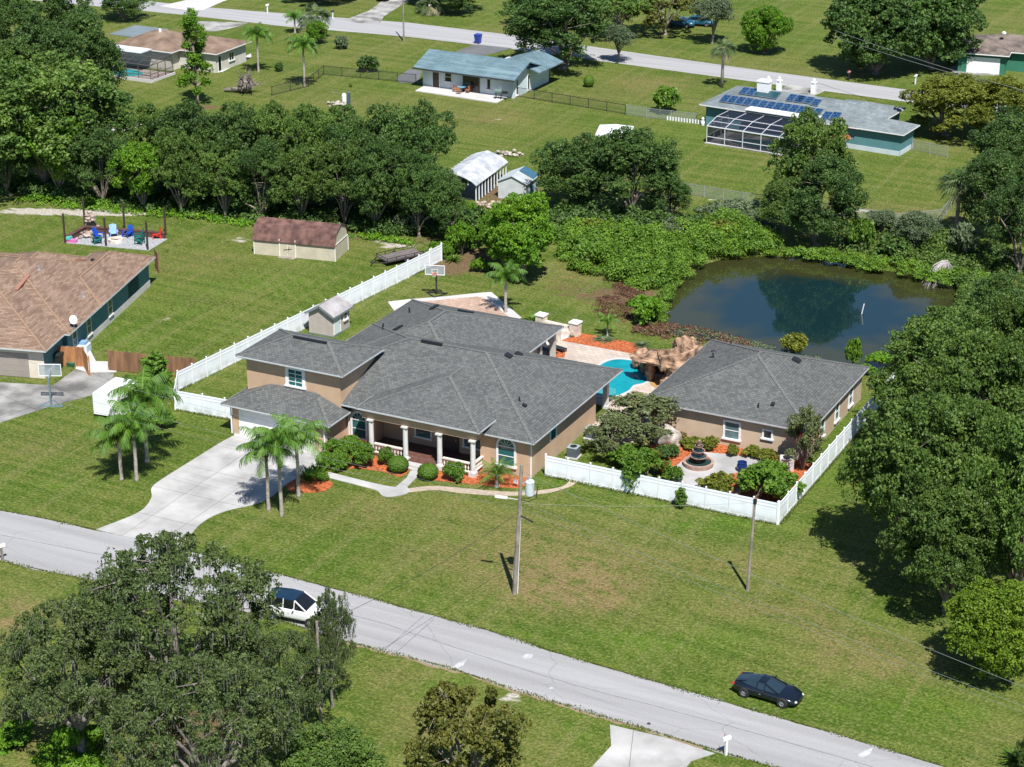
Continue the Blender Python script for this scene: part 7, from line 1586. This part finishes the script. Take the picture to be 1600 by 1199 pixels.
thicket('shore_grass', 'green reeds along the near pond shore', 'reeds', [(1040,512),(1120,521),(1250,555),(1300,566),(1300,576),(1180,550),(1100,534),(1040,522)], .6, 3000, m_grey, .09, 13, .6)
thicket('shore_grass', 'reeds and weeds along the left pond shore', 'reeds', [(1018,500),(1024,470),(1042,442),(1066,418),(1078,424),(1058,448),(1046,474),(1042,506)], .7, 5000, m_thick, .09, 17, .7)
thicket('ground_vines', 'bright ground vines at the lower left corner', 'vines', [(0,1120),(45,1130),(30,1165),(0,1185)], .4, 3500, m_bright, .1, 14, .8)
thicket('ground_vines', 'bright ground vines on the bottom edge left of the path', 'vines', [(50,1180),(90,1140),(140,1140),(170,1199),(60,1230)], .4, 5000, m_bright, .1, 15, .8)

# palms
def palm_proto(key, mat, seed, nf=17, L=3.0, drop=.62, trunk_h=5.0, r=.13, leaflet=.42, up=1.1, dead=0, lw=.035):
    rng = np.random.default_rng(seed); V = []; F = []; T = []
    for i in range(nf):
        a = 2*math.pi*i/nf*1.0 + rng.uniform(-.2,.2); e = up*(1-((i*7)%nf)/nf*1.15) ; l = L*rng.uniform(.85,1.1); n = 34; p = np.array([0,0,trunk_h+.0]); el = e+.25; tt = rng.uniform(0,1)*.5
        pts = []
        for j in range(n): d = np.array([math.cos(a)*math.cos(el), math.sin(a)*math.cos(el), math.sin(el)]); pts.append((p.copy(), d)); p = p+d*l/n; el -= (drop*2.6)/n*(.4+1.2*j/n)
        side = np.array([-math.sin(a), math.cos(a), 0])
        for j in range(2, n):
            p, d = pts[j]; f = math.sin(math.pi*min(1,(j/n)*.92+.08))**.6; ll = leaflet*f*rng.uniform(.8,1.15)
            for s in (-1,1):
                up_ = np.cross(side, d); dirn = side*s*.75 + d*.45 + up_*rng.uniform(-.35,.25) - np.array([0,0,.55]); dirn /= np.linalg.norm(dirn); wv = d*lw; o = len(V)
                q = p+dirn*ll*.55; e2 = q+(dirn+np.array([0,0,-.7]))*ll*.5; V += [p-wv, p+wv, q+wv, q-wv, e2+wv*.4, e2-wv*.4]; F += [(o,o+1,o+2,o+3),(o+3,o+2,o+4,o+5)]; v = min(1,tt+rng.uniform(0,.5)); T += [v, v]
        for j in range(0, n-1, 2):
            p, d = pts[j]; q = pts[min(j+2,n-1)][0]; o = len(V); wv = side*.03*(1-j/n)+side*.008; V += [p-wv,p+wv,q+wv,q-wv]; F.append((o,o+1,o+2,o+3)); T.append(.95)
    me = bpy.data.meshes.new(key); fast_mesh(me, np.array(V), np.array(F)); at = me.attributes.new('tint','FLOAT','FACE'); at.data.foreach_set('value', np.array(T,np.float32)); me.materials.append(mat)
    mb = MB(); h = trunk_h; zz = [-.1,.2]+[h*k/10 for k in range(1,10)]+[h]; mb.tube([(0.02*math.sin(z*2),0,z) for z in zz], [r*1.7,r*1.25]+[r*(1.1-.02*k)*(1+.06*(k%2)) for k in range(1,10)]+[r*.8], 10)
    mb.mi = 1; mb.tube([(0,0,h-.9),(0,0,h-.3),(0,0,h+.15)], [r*.95,r*1.25,r*.5], 8)
    tm = bpy.data.meshes.new(key+'_trunk'); tm.from_pydata(mb.v, [], mb.f); tm.materials.append(m_palmbark); tm.materials.append(M(key+'_crownshaft', (.16,.10,.06), .8, .3, 5)); tm.polygons.foreach_set('material_index', mb.m); tm.shade_smooth(); PROTO[key] = (me, tm, trunk_h, L)
def sabal_proto(key, seed, h=5., nf=34, L=1.5):
    rng = np.random.default_rng(seed); V = []; F = []; T = []
    for i in range(nf):
        d = unit(rng,1,.35)[0]; hub = np.array([0,0,h])+d*L*.55*rng.uniform(.6,1); n1 = np.cross(d,[0,0,1.]); n1 /= np.linalg.norm(n1); tt = rng.uniform(0,.8) if d[2] > -.2 else 1.0
        for k in range(13):
            a = (k-6)*.2; v = d*math.cos(a)+n1*math.sin(a); v = v+np.array([0,0,-.35*abs(math.sin(a))-.15]); e = hub+v*L*.6; w = np.cross(v,d)*0+n1*.05*math.cos(a)+d*.05*math.sin(a); o = len(V); V += [hub-w*.4,hub+w*.4,e+w,e-w, e+v*L*.35+np.array([0,0,-.25])*L]; F.append((o,o+1,o+2,o+3)); T.append(tt); F.append((o+3,o+2,o+4,o+4))
            T.append(tt)
    # last vertex doubled so that every face has four corners
    V2 = []; F2 = []
    for f in F:
        o = len(V2); 
        if f[2] == f[3]: V2 += [V[f[0]],V[f[1]],V[f[2]],V[f[2]]+np.array([.01,.01,0])]
        else: V2 += [V[x] for x in f]
        F2.append((o,o+1,o+2,o+3))
    me = bpy.data.meshes.new(key); fast_mesh(me, np.array(V2), np.array(F2)); at = me.attributes.new('tint','FLOAT','FACE'); at.data.foreach_set('value', np.array(T,np.float32)); me.materials.append(m_sabal)
    mb = MB(); mb.tube([(0,0,-.1),(0,0,h*.5),(0,0,h*.8),(0,0,h)], [.24,.19,.2,.22], 9); tm = bpy.data.meshes.new(key+'_trunk'); tm.from_pydata(mb.v, [], mb.f); tm.materials.append(m_palmbark); tm.shade_smooth(); PROTO[key] = (me, tm, h, L)
for i in range(3): palm_proto('queen%d' % i, m_palm, 90+i, nf=17+i, leaflet=.66, L=3.0, drop=.66+.05*i)
palm_proto('date', m_palm, 95, nf=20, L=1.5, trunk_h=1.0, r=.14, leaflet=.30, drop=.5, lw=.011); palm_proto('young', m_palm, 96, nf=12, L=1.4, trunk_h=1.6, r=.06, leaflet=.34, lw=.016)
sabal_proto('sabal0', 97)
def palm(key, px, py, ptop, label, fr_px=None, kind='palm tree', name='queen_palm'):
    """ptop: pixel row where the fronds leave the trunk"""
    me, tm, th, L = PROTO[key]; X, Y = W(px, py); h = height_to(px, py, ptop); s = PX(X, Y, h)[2]; k = h/th; kr = (fr_px/2/s)/(L*.8) if fr_px else 1.0
    t = thing(name, label, kind, (X, Y, 0), random.uniform(0,6.28)); t.scale = (1,1,1)
    c = bpy.data.objects.new('fronds', me); C.objects.link(c); c.parent = t; c.scale = (kr,kr,kr); c.location = (0,0,h-th*kr)
    b = bpy.data.objects.new('trunk', tm); C.objects.link(b); b.parent = t; b.scale = (max(1,kr*.9),max(1,kr*.9),k); return t
for a in [('queen0',190,750,683,'left front lawn palm nearest the road, its left trunk',94),('queen1',214,751,664,'left front lawn palm, its middle trunk',92),('queen2',230,722,622,'tallest left front lawn palm, its rear trunk',118),
          ('queen1',420,797,705,'right driveway palm with the leftmost trunk',96),('queen2',440,806,690,'right driveway palm with the middle trunk, nearest the road',94),('queen0',467,776,688,'right driveway palm standing in the mulch',100),
          ('queen0',790,488,432,'single queen palm behind the paver court',62),('queen1',404,114,55,'far queen palm left of the pair by the black fence',52),('queen2',476,136,72,'far queen palm at the corner of the black fence',56),('queen0',461,52,28,'far queen palm beside the far street',34),
          ('queen1',917,415,388,'small slim palm in the scrub left of the bright thicket',30),('queen2',907,418,394,'thin young palm left of the slim one in the scrub',24)]: palm(*a[:5], a[5])
palm('date', 777, 761, 742, 'small pygmy date palm under the right arched window', 58, name='date_palm')
palm('young', 949, 525, 503, 'young palm in the back mulch bed', 36, name='young_palm')
palm('sabal0', 1128, 137, 74, 'tall thin sabal palm standing alone on the far verge', 26, name='sabal_palm')
palm('sabal0', 1493, 372, 285, 'sabal palm at the edge of the right forest', 44, name='sabal_palm')
palm('sabal0', 672, 22, 8, 'short sabal palm at the top edge under the shady trees', 30, name='sabal_palm')
palm('sabal0', 492, 62, 24, 'sabal palm behind the far queen palms', 34, name='sabal_palm')

# ragged grass over the road edges and at fence feet, weeds in the lawns: nobody could count the blades
m_tuft = leaf_mat('rough_grass', (.085,.115,.016), (.16,.185,.040), (.26,.22,.10), 0, .3)
def scatter_grass(name, label, cat, pts, size, mat, seed, hz=.10):
    rng = np.random.default_rng(seed); P_ = np.array(pts, float); n = len(P_); P_ = np.concatenate([P_, rng.uniform(.02,hz,(n,1))],1); N_ = unit(rng,n)*np.array([1,1,.5])+np.array([0,-.3,.4]); N_ /= np.linalg.norm(N_,axis=1,keepdims=True)
    L0 = np.array([P_[:,0].mean(),P_[:,1].mean(),0]); me = leaf_mesh(name, P_-L0, N_, size, rng.uniform(0,1,n)**1.4, mat, rng, .35); o = bpy.data.objects.new(name, me); C.objects.link(o); o.location = L0; o['kind'] = 'stuff'; o['label'] = label; o['category'] = cat
def along(lines, per_m, wid, seed):
    rng = np.random.default_rng(seed); out = []
    for a, b in lines:
        L = math.dist(a, b); n = int(L*per_m); t = rng.uniform(0,1,n); d = rng.normal(0,wid,n); nx_, ny_ = -(b[1]-a[1])/L, (b[0]-a[0])/L
        k = np.array([mnoise.noise(Vector((a[0]+(b[0]-a[0])*q, a[1]+(b[1]-a[1])*q, seed))*.6) for q in t]); d = d*np.clip(.6+1.6*k,.15,2)
        out += list(zip(a[0]+(b[0]-a[0])*t+nx_*d, a[1]+(b[1]-a[1])*t+ny_*d))
    return out
fe = far_e[1:-1]; ne = near_e[1:-1]
scatter_grass('verge_grass', 'rough grass creeping over the far edge of the front road', 'grass', along([(a,b) for a,b in zip(fe,fe[1:]) if not (W(140,825)[0] < (a[0]+b[0])/2 < W(290,860)[0])], 60, .13, 1), .075, m_tuft, 31)
scatter_grass('verge_grass', 'rough grass creeping over the near edge of the front road', 'grass', along(list(zip(ne,ne[1:])), 55, .15, 2), .075, m_tuft, 32)
fl_ = [[(3.9,1.1),(22.5,1.1)],[(22.8,1.3),(22.8,30)],[(-22,-.65),W(274,642)],[W(279,613),W(438,516)],[W(438,516),W(672,420)]]
scatter_grass('fence_grass', 'uncut grass along the foot of the white fences', 'grass', along(fl_, 55, .10, 3), .08, m_tuft, 33, .2)
rng = np.random.default_rng(77); W_ = []
for k in range(1500):
    x, y = rng.uniform(-14,44), rng.uniform(-27,1.0)
    if mnoise.noise(Vector((x*.13,y*.2,3))) + rng.uniform(-.25,.25) > .02 and y > -20.5-(x+14)*.065 + 0.4: W_ += [(x+rng.normal(0,.10), y+rng.normal(0,.10)) for _ in range(7)]
W_ = [p for p in W_ if not (-13<p[0]<7 and p[1]>-8.5) and not (p[0]<-11 and p[1]>-22)]
scatter_grass('lawn_weeds', 'scattered weeds and longer tufts in the front lawn', 'weeds', W_, .07, m_tuft, 34, .07)
W_ = []
for k in range(1300):
    x, y = rng.uniform(-60,-24), rng.uniform(6,38)
    if mnoise.noise(Vector((x*.13,y*.2,8))) + rng.uniform(-.25,.25) > .05: W_ += [(x+rng.normal(0,.12), y+rng.normal(0,.12)) for _ in range(6)]
hx = loc_of; W_ = [p for p in W_ if not (p[0] < -44+0*p[1] and p[1] < 30) and not (-47<p[0]<-34 and 33<p[1]<42) and not (-66<p[0]<-54 and 28<p[1]<37) and p[0] < -33+(p[1]*.12)]
scatter_grass('lawn_weeds', 'scattered weeds in the lawn between barn and white fence', 'weeds', W_, .08, m_tuft, 35, .07)
